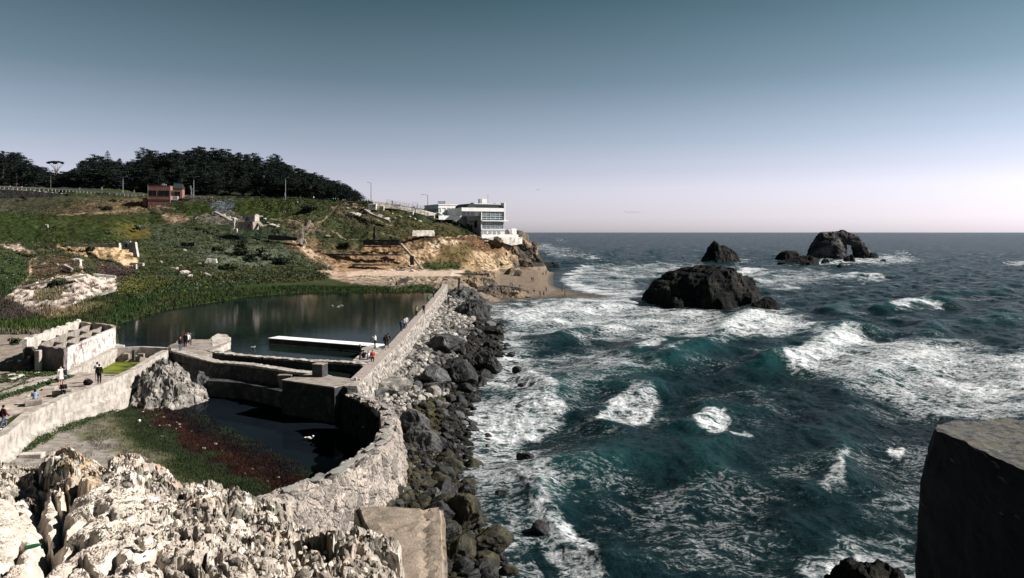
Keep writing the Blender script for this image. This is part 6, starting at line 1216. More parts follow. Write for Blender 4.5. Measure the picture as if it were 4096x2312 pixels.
# stone wall under the road on the left, concrete promenade wall on the right
o = wallimg('road_wall', [(-520,752),(0,757),(120,762),(262,775)], 0, [800,800,799,792], 'stonewall', 1.0, 'rough brown stone retaining wall below the road', 'wall', [385,384,376,368], .25)
wallimg('road_wall_end', [(262,775),(345,783)], 0, [792,790], 'darkstone', 1.0, 'dark overgrown end of the road wall left of the concrete ramp', 'wall', [368,362], .2)
wallimg('ramp_wall', [(340,785),(402,784)], 0, [792,790], 'whiteconc', .8, 'pale concrete ramp wall under the guard rail', 'wall', [366,362], .05)
wallimg('promenade_wall', [(1492,806),(1530,812),(1600,824),(1680,838),(1745,853)], 0, [838,832,842,858,872], 'stainwall', .8, 'long streaked white promenade wall above the scrub slope', 'wall', [317,318,320,323,327], .06)
fence('promenade_railing', [(1548,810),(1600,820),(1680,834),(1745,848)], [318.5,320,323,327], 1.3, 'darkmetal', 1.8, 'dark metal railing on the promenade wall', 'railing', rails=(1,.55,.15), rw=.05, postw=.09)
for k, (X, Y, w, h) in enumerate(((1490,828,3.4,2.6),(1520,838,3.6,3.2),(1540,850,3.0,1.8),(1640,853,3.0,1.4),(1720,868,4.0,1.4))): 
    o = MB().box((0,0,0), (w,2,h), bev=.1).build('wall_buttress', M('stainwall')); o.location = atd(X, Y, 316+k*1.5); ztag(o, ['stepped white block at the left end of the promenade wall','lower white block with a dark opening under the promenade wall','small white footing below the promenade blocks','white ledge under the middle of the promenade wall','white footing beside the curved wall'][k], 'block')
# brown house
H0 = atd(681, 808, 337); house = empty('brown_house', H0, 0, 'red-brown two-storey house with dark windows on the road edge', 'house'); ha = math.radians(12); house.rotation_euler.z = ha; house.scale = (1.06, 1.0, 1.3)
def hp(name, m, boxes, parent=None): return part(name, m, boxes, parent or house)
hp('main_wall', 'redbrown', [(-8.9,0,0,8,-2.4,.9),(-8.9,0,-.0,8,.9,5.7)]); hp('side_wall', 'pinkbrown', [(0,.06,.05,4.2,-2.4,5.68)]); hp('annex', 'pinkbrown', [(0.07,4.0,4.2,9,1.5,4.8)])  # lit side wall: sunlight put into the pinker colour
hp('lower_wing', 'redbrown', [(-11.4,-8.9,1.5,7,-1.4,1.2)]); hp('lean_roof', 'shingle', [(-11.7,-8.9,1.2,7.2,1.2,1.4)]); hp('roof', 'roofdark', [(-9,.1,-.1,8.1,5.7,5.85)])
hp('base', 'whitewall', [(-5.0,.05,-.05,3,-5.2,-2.3)]); hp('floor_band', 'barkdark', [(-8.95,0,-.12,0,.35,.85)]); hp('sill', 'pinkbrown', [(-8.95,.1,-.16,0,.9,1.02)])
for a0, a1 in ((-8.6,-7.1),(-6.9,-5.5),(-4.7,-2.6),(-2.4,-.3)):
    w_ = hp('window', 'wood', [(a0-.08,a1+.08,-.08,.05,2.1,4.15)]); hp('pane', 'darkglass', [(a0,a1,-.12,-.05,2.2,4.05)], w_)
for b0, b1 in ((.3,1.1),(2.2,2.9),(3.1,3.9)): w_ = hp('window', 'wood', [(.05,.1,b0-.06,b1+.06,2.1,4.3)]); hp('pane', 'darkglass', [(.1,.14,b0,b1,2.2,4.2)], w_)
w_ = hp('door', 'pinkbrown', [(.05,.12,1.3,2.0,1.1,4.1)]); hp('pane', 'darkglass', [(.12,.16,1.4,1.9,2.4,3.9)], w_)
w_ = hp('window', 'wood', [(.9,3.3,4.1,4.2,2.1,4.0)]); hp('pane', 'darkglass', [(1.0,2.0,4.02,4.1,2.2,3.9),(2.15,3.2,4.02,4.1,2.2,3.9)], w_)
dk = hp('balcony', 'whitemetal', [(.1,2.6,.6,4.0,.7,.85)]); rl = MB(); [rl.box((.1+x_,.6,1.4), (.06,.06,1.3)) for x_ in np.linspace(0,2.5,8)]; [rl.box((2.6,.6+x_,1.4), (.06,.06,1.3)) for x_ in np.linspace(0,3.4,8)]; rl.box((1.35,.6,2.05), (2.6,.07,.07)); rl.box((2.6,2.3,2.05), (.07,3.4,.07)); rl.build('railing', M('whitemetal'), dk)
rl = MB(); [rl.tube([(.1,1+k,-1.6),(1.5+k*.4,1+k,.7)], .09, 5) for k in range(3)]; rl.build('brace', M('wood'), house)
b = MB(); vs = [b.bm.verts.new(p) for p in ((.2,4.0,5.0),(4.3,4.0,4.9),(3.8,6.2,6.8),(.1,6.2,7.0),(.1,9.2,5.0),(4.3,9.2,4.9))]; b.bm.faces.new(vs[:4]); b.bm.faces.new((vs[3],vs[2],vs[5],vs[4])); b.bm.faces.new((vs[1],vs[5],vs[2])); b.bm.faces.new((vs[0],vs[3],vs[4])); b.build('annex_roof', M('shingle'), house)
hp('roof_vent', 'metal', [(-3.9,-2.9,2,3,5.85,6.6)]); hp('roof_vent', 'metal', [(-2.7,-2.1,2.2,2.8,5.85,6.4)]); hp('downpipe', 'metal', [(-9.05,-8.9,-.1,.05,1,6.0)])
wallimg('dark_wall', [(700,797),(765,797)], 0, 812, 'darkconc', .4, 'dark wall panel between the brown house and its lamp', 'wall', [339,339], .01)
wallimg('dark_wall', [(765,800),(840,796)], 0, [813,806], 'darkconc', .4, 'long dark retaining wall right of the brown house', 'wall', [340,338], .01)
# street lamps
def lamp(X, Yb, Yt, d, side, label, m='metal', armlen=1.8, box=False):
    base = atd(X, Yb, d); H = zat(Yt, d)-base.z; root = empty('street_lamp', base, 0, label, 'street lamp'); MB().tube([(0,0,-.5),(0,0,H*.95)], [.14,.09], 8).build('pole', M(m), root)
    MB().tube([(0,0,H*.93),(side*.5,0,H*.98),(side*armlen,0,H)], [.08,.07,.06], 6).build('arm', M(m), root); MB().box((side*(armlen+.3),0,H-.03), (.75,.3,.14), bev=.04).build('lamp_head', M(m), root)
    if box: MB().box((-.25,0,H*.22), (.35,.25,1.6)).build('sign_plate', M('whitewall'), root)
lamp(203,759,692,397,1,'pale street lamp farthest left on the road','bark'); lamp(492,784,704,366,1,'street lamp left of the brown house with a small sign','metal',1.6,True); lamp(775,792,706,341,1,'street lamp right of the brown house with a white plate','metal',1.8,True)
lamp(1142,797,708,327,1,'street lamp in front of the dark wooded hill','metal',1.0,True); lamp(1484,812,729,320,-1,'street lamp standing clear at the end of the wood','darkmetal',1.0); lamp(1711,841,778,322,-1,'street lamp on the promenade beside the restaurant','darkmetal',2.3); lamp(1670,833,811,420,-1,'small distant street lamp behind the promenade railing','darkmetal',2.5)
def signpost(X, Yb, Yt, d, w, h, label, m='whitewall'):
    base = atd(X, Yb, d); H = zat(Yt, d)-base.z; root = empty('road_sign', base, 0, label, 'sign'); MB().tube([(0,0,-.4),(0,0,H)], .06, 6).build('pole', M('metal'), root); MB().box((0,-.1,H-h/2), (w,.05,h), bev=.01).build('plate', M(m), root)
signpost(408,775,748,371,.75,1.3,'white diamond-like road sign between two lamps'); signpost(319,768,751,378,.4,.7,'small pale road sign on a thin pole left of the diamond sign'); signpost(537,783,760,360,.4,.7,'small white sign just left of the brown house'); signpost(766,792,774,342,.6,1.0,'white sign at the foot of the lamp right of the house')
# ruins on the slope
def block3(name, X, Y, d, sz, m, label, rz=0, tilt=0, cat='ruin', top=(1,1), rough=.08):
    b = MB(); b.box((0,0,sz[2]/2), sz, top=top); bm = b.bm
    for _ in range(3): 
        es = [e for e in bm.edges if e.calc_length() > .8]
        if es: bmesh.ops.subdivide_edges(bm, edges=es, cuts=1)
    bmesh.ops.triangulate(bm, faces=[f for f in bm.faces if len(f.verts) > 4]); me = b.mesh(name); v = get_arr(me); v += np.stack([fbm(v*1.1+k*9+X, 3) for k in range(3)], -1)*rough*2; set_arr(me, v)
    o = link(name, me, M(m)); o.location = atd(X, Y, d); o.rotation_euler = (0, tilt, rz); return ztag(o, label, cat)
block3('ruined_pillar', 1207, 968, 280, (1.3,1.2,6.6), 'concrete', 'tapered ruined concrete pillar rising from the scrub', .2, 0, 'pillar', (.45,.45), .12); block3('pillar_base', 1208, 974, 279, (3.4,2,1.6), 'concrete', 'broad broken base of the tapered pillar', .2, 0, 'pillar', (.7,.7), .15)
block3('ruined_pillar', 1498, 960, 284, (1.1,1.0,5.4), 'darkstone', 'squared dark pillar standing on the terrace wall ruins', 0, 0, 'pillar', (.9,.9)); block3('small_post', 1633, 940, 288, (.5,.5,2.4), 'bark', 'short leaning post left of the white wall patch', 0, .08, 'post')
block3('white_wall_patch', 1692, 944, 293, (11.2,.8,2.3), 'paleconc', 'bright white wall remnant lying on the slope below the restaurant', .75, 0, 'wall', (.92,1), .24)
wallimg('terrace_wall', [(1452,958),(1600,958)], 0, 980, 'darkconc', .8, 'dark concrete terrace wall under the squared pillar', 'wall', [281,281], .08); wallimg('terrace_wall', [(1500,966),(1600,968)], 0, 982, 'darkstone', .8, 'lower dark terrace wall right of the squared pillar', 'wall', [279,279], .08)
wallimg('terrace_edge', [(1290,1013),(1400,1016),(1500,1017),(1604,1017)], 0, 1022, 'darkconc', 1.6, 'long flat ledge crossing the ochre cliff', 'ledge', [275,274,274,276], .06); wallimg('terrace_edge', [(1410,1056),(1490,1057),(1560,1057)], 0, 1062, 'darkconc', 1.6, 'shorter lower ledge crossing the ochre cliff', 'ledge', [263,263,264], .06)
wallimg('terrace_edge', [(1450,983),(1590,985)], 0, 988, 'darkconc', 1.2, 'upper broken ledge above the long one', 'ledge', [279,280], .06); wallimg('foundation_wall', [(1075,940),(1110,940),(1190,950)], 0, [958,962,962], 'darkstone', .8, 'dark low foundation wall left of the tapered pillar', 'wall', [284,282,281], .08)
wallimg('foundation_wall', [(725,970),(780,970)], 0, 985, 'darkstone', .8, 'low dark foundation wall in the middle scrub', 'wall', [266,266], .06); block3('foundation_stump', 840, 962, 285, (.7,.7,1.4), 'concrete', 'small upright concrete stump in the middle scrub', 0, 0, 'stump')
def beamthing(name, X0, Y0, X1, Y1, d0, d1, w, m, label, cat='beam', hgt=None):
    p, q = atd(X0, Y0, d0), atd(X1, Y1, d1); v = q-p; o = MB().box((0,0,0), (v.length, w, hgt or w), bev=.03).build(name, M(m)); o.location = (p+q)/2; o.rotation_euler = (0, -math.atan2(v.z, v.xy.length), math.atan2(v.y, v.x)); return ztag(o, label, cat)
beamthing('fallen_beam', 1603, 975, 1645, 1022, 277, 274, .9, 'concrete', 'leaning concrete beam sliding down the ochre cliff', hgt=.7); beamthing('fallen_beam', 1655, 1032, 1690, 1078, 275, 268, .8, 'concrete', 'lower broken stair beam reaching the dirt flat', hgt=.6); block3('cliff_pier', 1648, 1060, 272, (1.5,1.2,3.4), 'darkconc', 'small concrete pier at the foot of the leaning beam', 0, 0, 'pier')
beamthing('fallen_beam', 1190, 842, 1212, 822, 316, 320, 1.0, 'concrete', 'thick pale beam jutting out of the green bank', hgt=1.3); beamthing('fallen_beam', 1222, 925, 1240, 884, 296, 302, .9, 'bark', 'leaning ruined stair edge beside the tapered pillar', hgt=.9); beamthing('fallen_beam', 1480, 856, 1560, 886, 308, 304, .9, 'concrete', 'long pale beam lying down the slope under the promenade', hgt=.7); beamthing('fallen_beam', 1460, 838, 1505, 868, 311, 307, 1.6, 'concrete', 'tilted slab of broken paving under the promenade blocks', hgt=.5)
beamthing('fallen_beam', 862, 848, 925, 882, 300, 292, 1.6, 'concrete', 'tilted slab sliding from the slate-grey scar', hgt=.5); beamthing('fallen_beam', 780, 876, 795, 865, 300, 302, .3, 'wood', 'thin timber leaning on the slope below the house', hgt=.3); beamthing('fallen_beam', 795, 865, 820, 868, 302, 300, .3, 'wood', 'thin timber pointing right below the house', hgt=.3)
# graffiti ruin
block3('graffiti_ruin', 992, 918, 288, (7.0,4,3.0), 'concrete', 'low grey concrete ruin with red and black graffiti', -.25, 0, 'ruin', (1,1), .06); gr2 = block3('graffiti_ruin', 1008, 890, 290, (4.6,3,3.0), 'whiteconc', 'upper graffiti-covered block on top of the grey ruin', -.25, 0, 'ruin', (1,1), .06)
def scrib(par, pts, c, r_=.1):
    b = MB(); b.tube(pts, r_, 4); b.build('graffiti', c, par)
g1_, g2_, g3_ = mat('sprayred', (.35,.05,.05), .7), mat('sprayblack', (.02,.02,.025), .7), mat('sprayteal', (.15,.35,.36), .7)
scrib(gr2, [(-1.9,-1.62,.5),(-1.5,-1.62,2.2),(-1.2,-1.62,.8),(-.8,-1.62,2.2),(-.5,-1.62,.7),(0,-1.62,2.1)], g2_); scrib(gr2, [(.6,-1.62,1.2),(1,-1.62,2.3),(1.5,-1.62,1.4),(1.9,-1.62,2.2)], g3_); g4 = bpy.data.objects['graffiti_ruin']; scrib(g4, [(1.2,-2.12,.6),(1.8,-2.12,2.0),(2.3,-2.12,.8),(2.7,-2.12,2.0),(2.9,-2.12,.9)], g1_, .16)
block3('ruined_pillar', 934, 925, 286, (1.0,.9,5.2), 'whiteconc', 'thin pale broken pillar left of the graffiti ruin', 0, .03, 'pillar', (.7,.7), .12); block3('pillar_base', 938, 930, 285, (2.6,1.6,1.5), 'whiteconc', 'broken footing of the thin pale pillar', 0, 0, 'pillar', (.8,.8), .12)
beamthing('fallen_beam', 905, 880, 950, 888, 292, 290, .7, 'whiteconc', 'fallen lintel left of the graffiti ruin', hgt=.5); beamthing('fallen_beam', 1030, 885, 1048, 905, 290, 286, 1.6, 'concrete', 'tilted slab against the right side of the graffiti ruin', hgt=.4); beamthing('fallen_beam', 1078, 898, 1112, 906, 288, 286, 1.6, 'whiteconc', 'flat pale slab right of the graffiti ruin', hgt=.4)
block3('lone_stone', 184, 924, 280, (1.9,1,2.4), 'whiteconc', 'lone upright pale stone on the green bank at left', 0, .1, 'stone', (.5,.8), .2); block3('lone_stone', 312, 1062, 176, (1.3,.9,1.5), 'paleconc', 'white upright block on the left slope', 0, .1, 'stone', (.8,.8), .12); block3('flat_stone', 268, 1078, 172, (2.2,.8,.8), 'concrete', 'grey tilted slab on the left slope', 0, .5, 'stone', (1,1), .08)
block3('ribbed_slab', 846, 1050, 228, (3.4,1.6,1.2), 'paleconc', 'white ribbed slab half buried in the centre scrub', .1, .05, 'slab', (.8,.6), .14)
# broken white wall above the ochre bank
wallimg('broken_wall', [(292,980),(400,976),(480,972)], 0, [987,988,990], 'paleconc', .8, 'broken white parapet along the top of the ochre bank', 'wall', [216,215,213], .08); block3('broken_house_wall', 506, 998, 211, (2.4,.7,2.4), 'paleconc', 'tall end of the broken white wall with a dark opening', 0, 0, 'wall', (1,1), .06); block3('doorway_shade', 505, 990, 210.4, (.7,.2,1.1), 'barkdark', 'dark panel painted as the shaded doorway in the broken white wall', 0, 0, 'opening', (1,1), .0)  # doorway is a solid panel with shade as its colour
block3('wall_slab', 528, 1010, 210, (1.6,.6,2.9), 'whiteconc', 'grey slab face beside the dark doorway', -.2, 0, 'slab', (.8,1), .06); block3('wall_slab', 545, 1028, 208, (1.5,.7,4.2), 'paleconc', 'leaning slab at the right end of the broken white wall', -.3, -.12, 'slab', (.5,1), .08); block3('small_arch', 548, 1062, 190, (3.4,1,.7), 'paleconc', 'white lintel on a stub pier below the ochre bank', 0, .05, 'lintel', (1,1), .08); block3('stub_pier', 541, 1076, 189, (.7,.7,1.3), 'whiteconc', 'stub pier under the white lintel', 0, 0, 'pier', (1,1), .06)
# chalk bank blocks
for k, (X0, Y0, X1, Y1, h_) in enumerate(((70,1150,270,1115,.9),(270,1115,350,1100,.9),(375,1098,462,1108,1.0),(330,1200,458,1160,1.3),(150,1205,215,1240,1.0),(30,1180,150,1130,.8))): beamthing('chalk_ledge', X0, Y0, X1, Y1, 150+(k==3)*-8+(k==4)*-12, 151+(k==3)*-6+(k==4)*-14, 1.1, 'paleconc', ['long pale ledge along the top of the chalk bank','short pale ledge right of the long one','white ledge block at the top right of the chalk bank','thick white slab at the right foot of the chalk bank','grey-white slab at the centre foot of the chalk bank','pale ledge at the left end of the chalk bank'][k], 'ledge', h_*.4)
# foundations on the cove
wallimg('cove_wall', [(1575,1112),(1605,1082)], 0, [1118,1092], 'whiteconc', 1.0, 'low pale wall beside the dirt flat', 'wall', [232,248], .06) if False else None
wallimg('cove_wall', [(1768,1112),(1800,1094),(1806,1082)], 0, [1120,1102,1090], 'whiteconc', .9, 'low pale wall climbing from the seawall to the cliff foot', 'wall', [238,256,262], .06); wallimg('cove_wall', [(1810,1094),(1860,1092),(1960,1094)], 0, [1100,1098,1101], 'concrete', .9, 'low concrete foundation wall at the foot of the yellow cliff', 'wall', [262,262,258], .06)
wallimg('cove_wall', [(1880,1102),(1920,1122),(1966,1138)], 0, [1112,1135,1150], 'darkstone', 1.2, 'dark sloping ramp wall down to the beach', 'wall', [250,244,236], .1); wallimg('curved_foundation', [(1905,1148),(1950,1142),(2010,1142),(2070,1150),(2110,1165)], 0, [1160,1156,1156,1164,1175], 'darkconc', 1.1, 'curved grey foundation wall at the edge of the beach', 'wall', [222,226,226,222,216], .08)
wallimg('cove_wall', [(1760,1128),(1790,1118),(1800,1108)], 0, [1145,1135,1120], 'concrete', 1.0, 'concrete gate block at the cove end of the walkway', 'wall', [220,226,232], .05); block3('old_post', 1835, 1160, 200, (.5,.5,3.4), 'barkdark', 'pair of dark weathered posts by the seawall end', 0, .03, 'post'); block3('old_post', 1870, 1355, 132, (.35,.35,2.6), 'bark', 'leaning timber pile among the boulders near the surf', 0, .1, 'post'); block3('old_post', 1792, 1235, 165, (.4,.4,2.6), 'bark', 'pale timber stake on the seawall rubble', 0, .05, 'post')
st = empty('stone_steps', atd(1612, 1139, 210), 0, 'short flight of stone steps rising from the marsh', 'steps')
for k in range(5): MB().box((.15*k-.3,.6*k,.32*k+.2), (2.6,.7,.4)).build('step', M('concrete'), st)
for X in (1568, 1590): block3('bench', X, 1098, 254, (1.6,.5,.5), 'concrete', ['left of the two concrete benches on the dirt flat','right of the two concrete benches on the dirt flat'][X > 1570], 0, 0, 'bench', (1,1), .01)
# ================================================================ PEOPLE AND BIRDS
J0 = dict(pelvis=(0,0,.95), chest=(0,.0,1.32), neck=(0,0,1.48), head=(0,-.02,1.62), sl=(.19,0,1.42), sr=(-.19,0,1.42), el=(.25,.02,1.14), er=(-.25,.02,1.14), hl=(.25,-.08,.90), hr=(-.25,-.08,.90), pl=(.09,0,.92), pr=(-.09,0,.92), kl=(.10,-.02,.50), kr=(-.10,-.02,.50), al=(.10,.02,.08), ar=(-.10,.02,.08))
def pose(kind, ph=0):
    j = {k: Vector(v) for k, v in J0.items()}
    if kind == 'walk':
        s = 1 if ph == 0 else -1
        for a, b_, q in (('kl','al',s), ('kr','ar',-s)): j[a] += Vector((0,-.16*q,.02)); j[b_] += Vector((0,-.24*q if q > 0 else .30,0 if q > 0 else .06))
        for a, b_, q in (('el','hl',-s), ('er','hr',s)): j[a] += Vector((0,-.10*q,.0)); j[b_] += Vector((0,-.20*q-.02,.04))
    if kind in ('sit', 'read', 'lean'):               # on a ledge .45 high, legs down in front
        dz = -.45
        for k in j: j[k] = j[k]+Vector((0,0,dz))
        for s, a, b_, c in ((1,'pl','kl','al'), (-1,'pr','kr','ar')): j[b_] = Vector((.11*s,-.42,.50)); j[c] = Vector((.10*s,-.48,.08))
        j['chest'] += Vector((0,-.06,-.01)); j['neck'] += Vector((0,-.1,-.02)); j['head'] += Vector((0,-.15,-.03)); j['sl'] += Vector((0,-.09,-.01)); j['sr'] += Vector((0,-.09,-.01))
        j['el'] = Vector((.25,-.12,.72)); j['er'] = Vector((-.25,-.12,.72)); j['hl'] = Vector((.1,-.36,.66)); j['hr'] = Vector((-.1,-.36,.66))
    if kind == 'floor':
        for k in j: j[k] = j[k]+Vector((0,0,-.80))
        for s, b_, c in ((1,'kl','al'), (-1,'kr','ar')): j[b_] = Vector((.16*s,-.35,.40)); j[c] = Vector((.14*s,-.55,.07))
        j['head'] += Vector((0,-.08,-.02)); j['hl'] = Vector((.16,-.30,.36)); j['hr'] = Vector((-.16,-.30,.36)); j['el'] = Vector((.27,-.10,.38)); j['er'] = Vector((-.27,-.10,.38))
    if kind == 'crouch':
        for k in ('pelvis','pl','pr'): j[k] += Vector((0,.22,-.50))
        for k in ('chest','neck','head','sl','sr','el','er','hl','hr'): j[k] += Vector((0,-.06,-.60))
        j['kl'] = Vector((.13,-.26,.46)); j['kr'] = Vector((-.13,-.26,.46)); j['hl'] = Vector((.12,-.38,.28)); j['hr'] = Vector((-.12,-.38,.28)); j['el'] = Vector((.26,-.2,.5)); j['er'] = Vector((-.26,-.2,.5))
    if kind == 'bend':
        R_ = Matrix.Rotation(math.radians(62), 3, 'X'); o = Vector((0,0,.95))
        for k in ('chest','neck','head','sl','sr','el','er','hl','hr'): j[k] = R_ @ (j[k]-o)+o+Vector((0,.05,0))
        j['hl'] = j['el']+Vector((0,-.06,-.26)); j['hr'] = j['er']+Vector((0,-.06,-.26))
    if kind == 'bentarm': j['hl'] = Vector((.12,-.26,1.18)); j['el'] = Vector((.27,-.02,1.16))
    if kind == 'phone': j['hl'] = Vector((.10,-.30,1.36)); j['hr'] = Vector((-.08,-.30,1.36)); j['el'] = Vector((.27,-.12,1.18)); j['er'] = Vector((-.27,-.12,1.18)); j['head'] += Vector((0,-.03,-.01))
    return j
def remesh(b, name, vox, m, parent, smooth=True):
    o = b.build(name, m, parent); md = o.modifiers.new('r', 'REMESH'); md.mode = 'VOXEL'; md.voxel_size = vox; me = evalmods(o); me.materials.clear(); me.materials.append(m)
    for p in me.polygons: p.use_smooth = True
    return o
def cap(b, a, c, r1, r2, n=10):
    b.tube([a, c], [r1, r2], n); b.ball(a, r1*1.0, 2); b.ball(c, r2*1.0, 2)
def person(loc, facing, kind, label, top=(.02,.02,.025), legs=(.03,.035,.05), hair=(.015,.012,.01), skin='skin', vox=.022, ph=0, dress=False, bare=False, shorts=False, hat=None, h=1.0, bag=None, long=False, group=None, cuffs=True, shoes=(.03,.03,.03)):
    j = pose(kind, ph); V = lambda k: j[k]; root_m = M(skin)
    b = MB(); up = (V('head')-V('neck')).normalized()
    b.ball(V('head'), (.085,.098,.118), 3); b.tube([V('neck')-up*.04, V('head')-up*.05], [.058,.055], 10); b.ball(V('head')+Vector((0,-.10,-.01)), (.016,.02,.024), 1); b.ball(V('head')+Vector((.085,0,-.005)), (.014,.022,.03), 1); b.ball(V('head')+Vector((-.085,0,-.005)), (.014,.022,.03), 1)
    for s in (.032,-.032): b.ball(V('head')+Vector((s,-.085,.016)), .013, 1)
    for s in 'lr': cap(b, V('s'+s), V('e'+s), .052, .042); cap(b, V('e'+s), V('h'+s), .042, .030); cap(b, V('p'+s), V('k'+s), .088, .058); cap(b, V('k'+s), V('a'+s), .056, .038)
    for s in 'lr':
        a = V('h'+s); dr = (a-V('e'+s)).normalized(); sd = Vector((0,1,0)) if abs(dr.y) < .8 else Vector((1,0,0)); sd = (sd-dr*sd.dot(dr)).normalized(); nrm_ = dr.cross(sd)
        b.ball(a+dr*.05, (.034,.034,.045), 2)
        for q in range(4): o_ = sd*(-.03+.02*q); L_ = (.075,.085,.08,.062)[q]; b.tube([a+dr*.07+o_, a+dr*(.07+L_*.55)+o_+nrm_*.006, a+dr*(.07+L_)+o_+nrm_*.02], [.010,.009,.008], 6)
        b.tube([a+dr*.03-sd*.03, a+dr*.07-sd*.06+nrm_*.01, a+dr*.10-sd*.065+nrm_*.02], [.012,.011,.009], 6)
        f_ = V('a'+s); b.ball(f_+Vector((0,-.07,-.045)), (.046,.13,.042), 2)
    b.tube([V('pelvis')-Vector((0,0,.02)), V('pelvis').lerp(V('chest'), .5), V('chest'), V('neck')-up*.05], [.145,.125,.155,.09], 12); b.tube([V('sl'), V('sr')], .06, 8)
    o = remesh(b, 'person', vox, root_m, None); o.location = loc; o.rotation_euler.z = facing; o.scale = (h, h, h); tag(o, label, 'person', group)
    # top
    b = MB(); b.tube([V('pelvis')+Vector((0,0,-.04 if not dress else -.06)), V('pelvis').lerp(V('chest'), .5), V('chest')+up*.03, V('neck')-up*.02], [.175,.160,.185,.10], 12); cap(b, V('sl'), V('sr'), .078, .078)
    if kind in ('stand','walk','bentarm','phone') or 1: b.ball(V('pelvis'), (.175,.135,.12), 2)
    for s in 'lr':
        cap(b, V('s'+s), V('e'+s) if not bare else V('s'+s).lerp(V('e'+s), .35), .072, .062)
        if cuffs and not bare: cap(b, V('e'+s), V('e'+s).lerp(V('h'+s), .85), .060, .046)
    if dress: b.tube([V('pelvis')+Vector((0,0,.05)), V('pelvis')+Vector((0,-.02,-.38))], [.17,.26], 14)
    remesh(b, 'top' if not dress else 'dress', vox, cloth(top), o)
    if not dress:
        b = MB(); b.ball(V('pelvis')+Vector((0,0,-.06)), (.165,.13,.12), 2)
        for s in 'lr': cap(b, V('p'+s), V('k'+s), .100, .074); 
        if not shorts:
            for s in 'lr': cap(b, V('k'+s), V('k'+s).lerp(V('a'+s), .92), .074, .056)
        remesh(b, 'trousers' if not shorts else 'shorts', vox, cloth(legs), o)
    b = MB(); H_ = V('head'); b.ball(H_+Vector((0,.022,.030)), (.100,.102,.112), 3)
    if long: b.tube([H_+Vector((0,.05,0)), H_+Vector((0,.09,-.16)), H_+Vector((0,.10,-.30))], [.095,.085,.05], 8)
    remesh(b, 'hair', max(vox*.8, .016), cloth(hair), o)
    b = MB(); [b.ball(V('a'+s)+Vector((0,-.07,-.045)), (.055,.145,.045), 2) for s in 'lr']; remesh(b, 'shoes', vox, cloth(shoes), o)
    if hat: b = MB(); b.ball(H_+Vector((0,.01,.075)), (.105,.11,.07), 2); b.box(H_+Vector((0,-.13,.06)), (.14,.12,.02), bev=.005); b.build('cap', cloth(hat), o)
    if bag: b = MB(); b.box(V('chest')+Vector((0,.22,-.12)), (.28,.16,.42), bev=.05); b.build('backpack', cloth(bag), o)
    return o
NAVY=(.02,.025,.04); BLK=(.012,.012,.014); JEAN=(.07,.10,.15); WH=(.62,.62,.63); RED=(.45,.05,.04)
gz = 4.99
person(zp(14,1718,gz), 2.6, 'walk', 'woman walking at the left edge in a dark red cardigan and jeans', (.07,.02,.025), JEAN, long=False, shoes=WH, h=1.0, vox=.018)
person(Vector(zp(140,1618,gz)), -2.6, 'sit', 'woman in a pale blue top seated on the wall seen from behind', (.20,.25,.32), (.03,.03,.04), long=True, vox=.018)
person(Vector(zp(253,1585,gz)), .6, 'read', 'woman in black seated cross-kneed looking down on the path wall', BLK, BLK, (.10,.045,.02), shoes=WH, vox=.018)
person(zp(241,1541,gz), 1.2, 'stand', 'woman standing in a short white dress by the low wall', WH, dress=True, bare=True, long=True, vox=.018, cuffs=False, shoes=(.4,.25,.2))
person(Vector(zp(262,1527,gz))+Vector((0,0,.12)), -.9, 'sit', 'person in a black top and blue jeans perched on the low wall', BLK, (.10,.16,.22), vox=.018)
person(zp(397,1533,5.3), 3.3, 'stand', 'man all in black standing on the path wall above the channel', BLK, BLK, vox=.018)
person(zp(389,1523,5.2), 3.4, 'bentarm', 'man in a white shirt standing close behind the man in black', WH, (.3,.3,.32), vox=.018)
for a in ((721,1406,'woman with red hair in a black top and jeans on the landing',BLK,JEAN,(.35,.06,.03),'stand',1.0,0),(742,1389,'tall person in black in the group on the broken slab',BLK,BLK,BLK,'stand',3.0,0),(751,1388,'person in a white shirt and dark shorts on the broken slab',WH,NAVY,(.2,.2,.2),'bentarm',3.4,1),(760,1382,'person in a dark jacket at the right of the slab group',(.03,.03,.04),BLK,BLK,'phone',3.6,0)):
    person(zp(a[0],a[1],4.97), a[7], a[6], a[2], a[3], a[4], a[5], vox=.024, shorts=bool(a[8]))
person(zp(732,1389,4.97), .3, 'stand', 'small child in grey beside the red-haired woman', (.2,.2,.22), (.15,.15,.18), vox=.024, h=.72)
WL = ((1500,1391,'man in a white shirt and black trousers on the pier end',WH,BLK,'phone',-1.2,{'hat':(.05,.05,.06)}),(1542,1398,'woman in a black jacket and dark shorts walking on the seawall',BLK,NAVY,'walk',3.0,{'shorts':True,'long':True}),(1553,1391,'man with a brown backpack beside the woman in shorts',(.03,.025,.03),(.05,.05,.06),'walk',2.9,{'bag':(.10,.05,.04)}),(1606,1327,'man in a denim-blue shirt on the seawall',(.06,.08,.13),(.05,.06,.09),'stand',3.1,{}),(1617,1317,'woman in a white jacket beside the denim shirt',WH,(.04,.04,.05),'stand',2.9,{}),(1625,1312,'person in white with dark hair just behind the white jacket',(.55,.57,.62),(.2,.22,.26),'stand',3.2,{}),
  (1665,1264,'person in a bright yellow top on the seawall',(.55,.50,.10),BLK,'stand',2.8,{'bare':True,'long':True}),(1695,1256,'man in a dark maroon sweater walking on the seawall',(.05,.018,.022),BLK,'walk',.2,{}),(1713,1216,'person in a teal shirt with a bag on the seawall',(.03,.26,.27),NAVY,'walk',2.9,{'shorts':True}),(1734,1191,'man with a grey backpack farthest along the seawall',(.04,.045,.06),BLK,'walk',3.1,{'bag':(.12,.12,.14)}))
for X, Y, lb_, t_, l_, k_, f_, kw in WL: person(zp(X,Y,5.0), f_, k_, lb_, t_, l_, vox=.024, **kw)
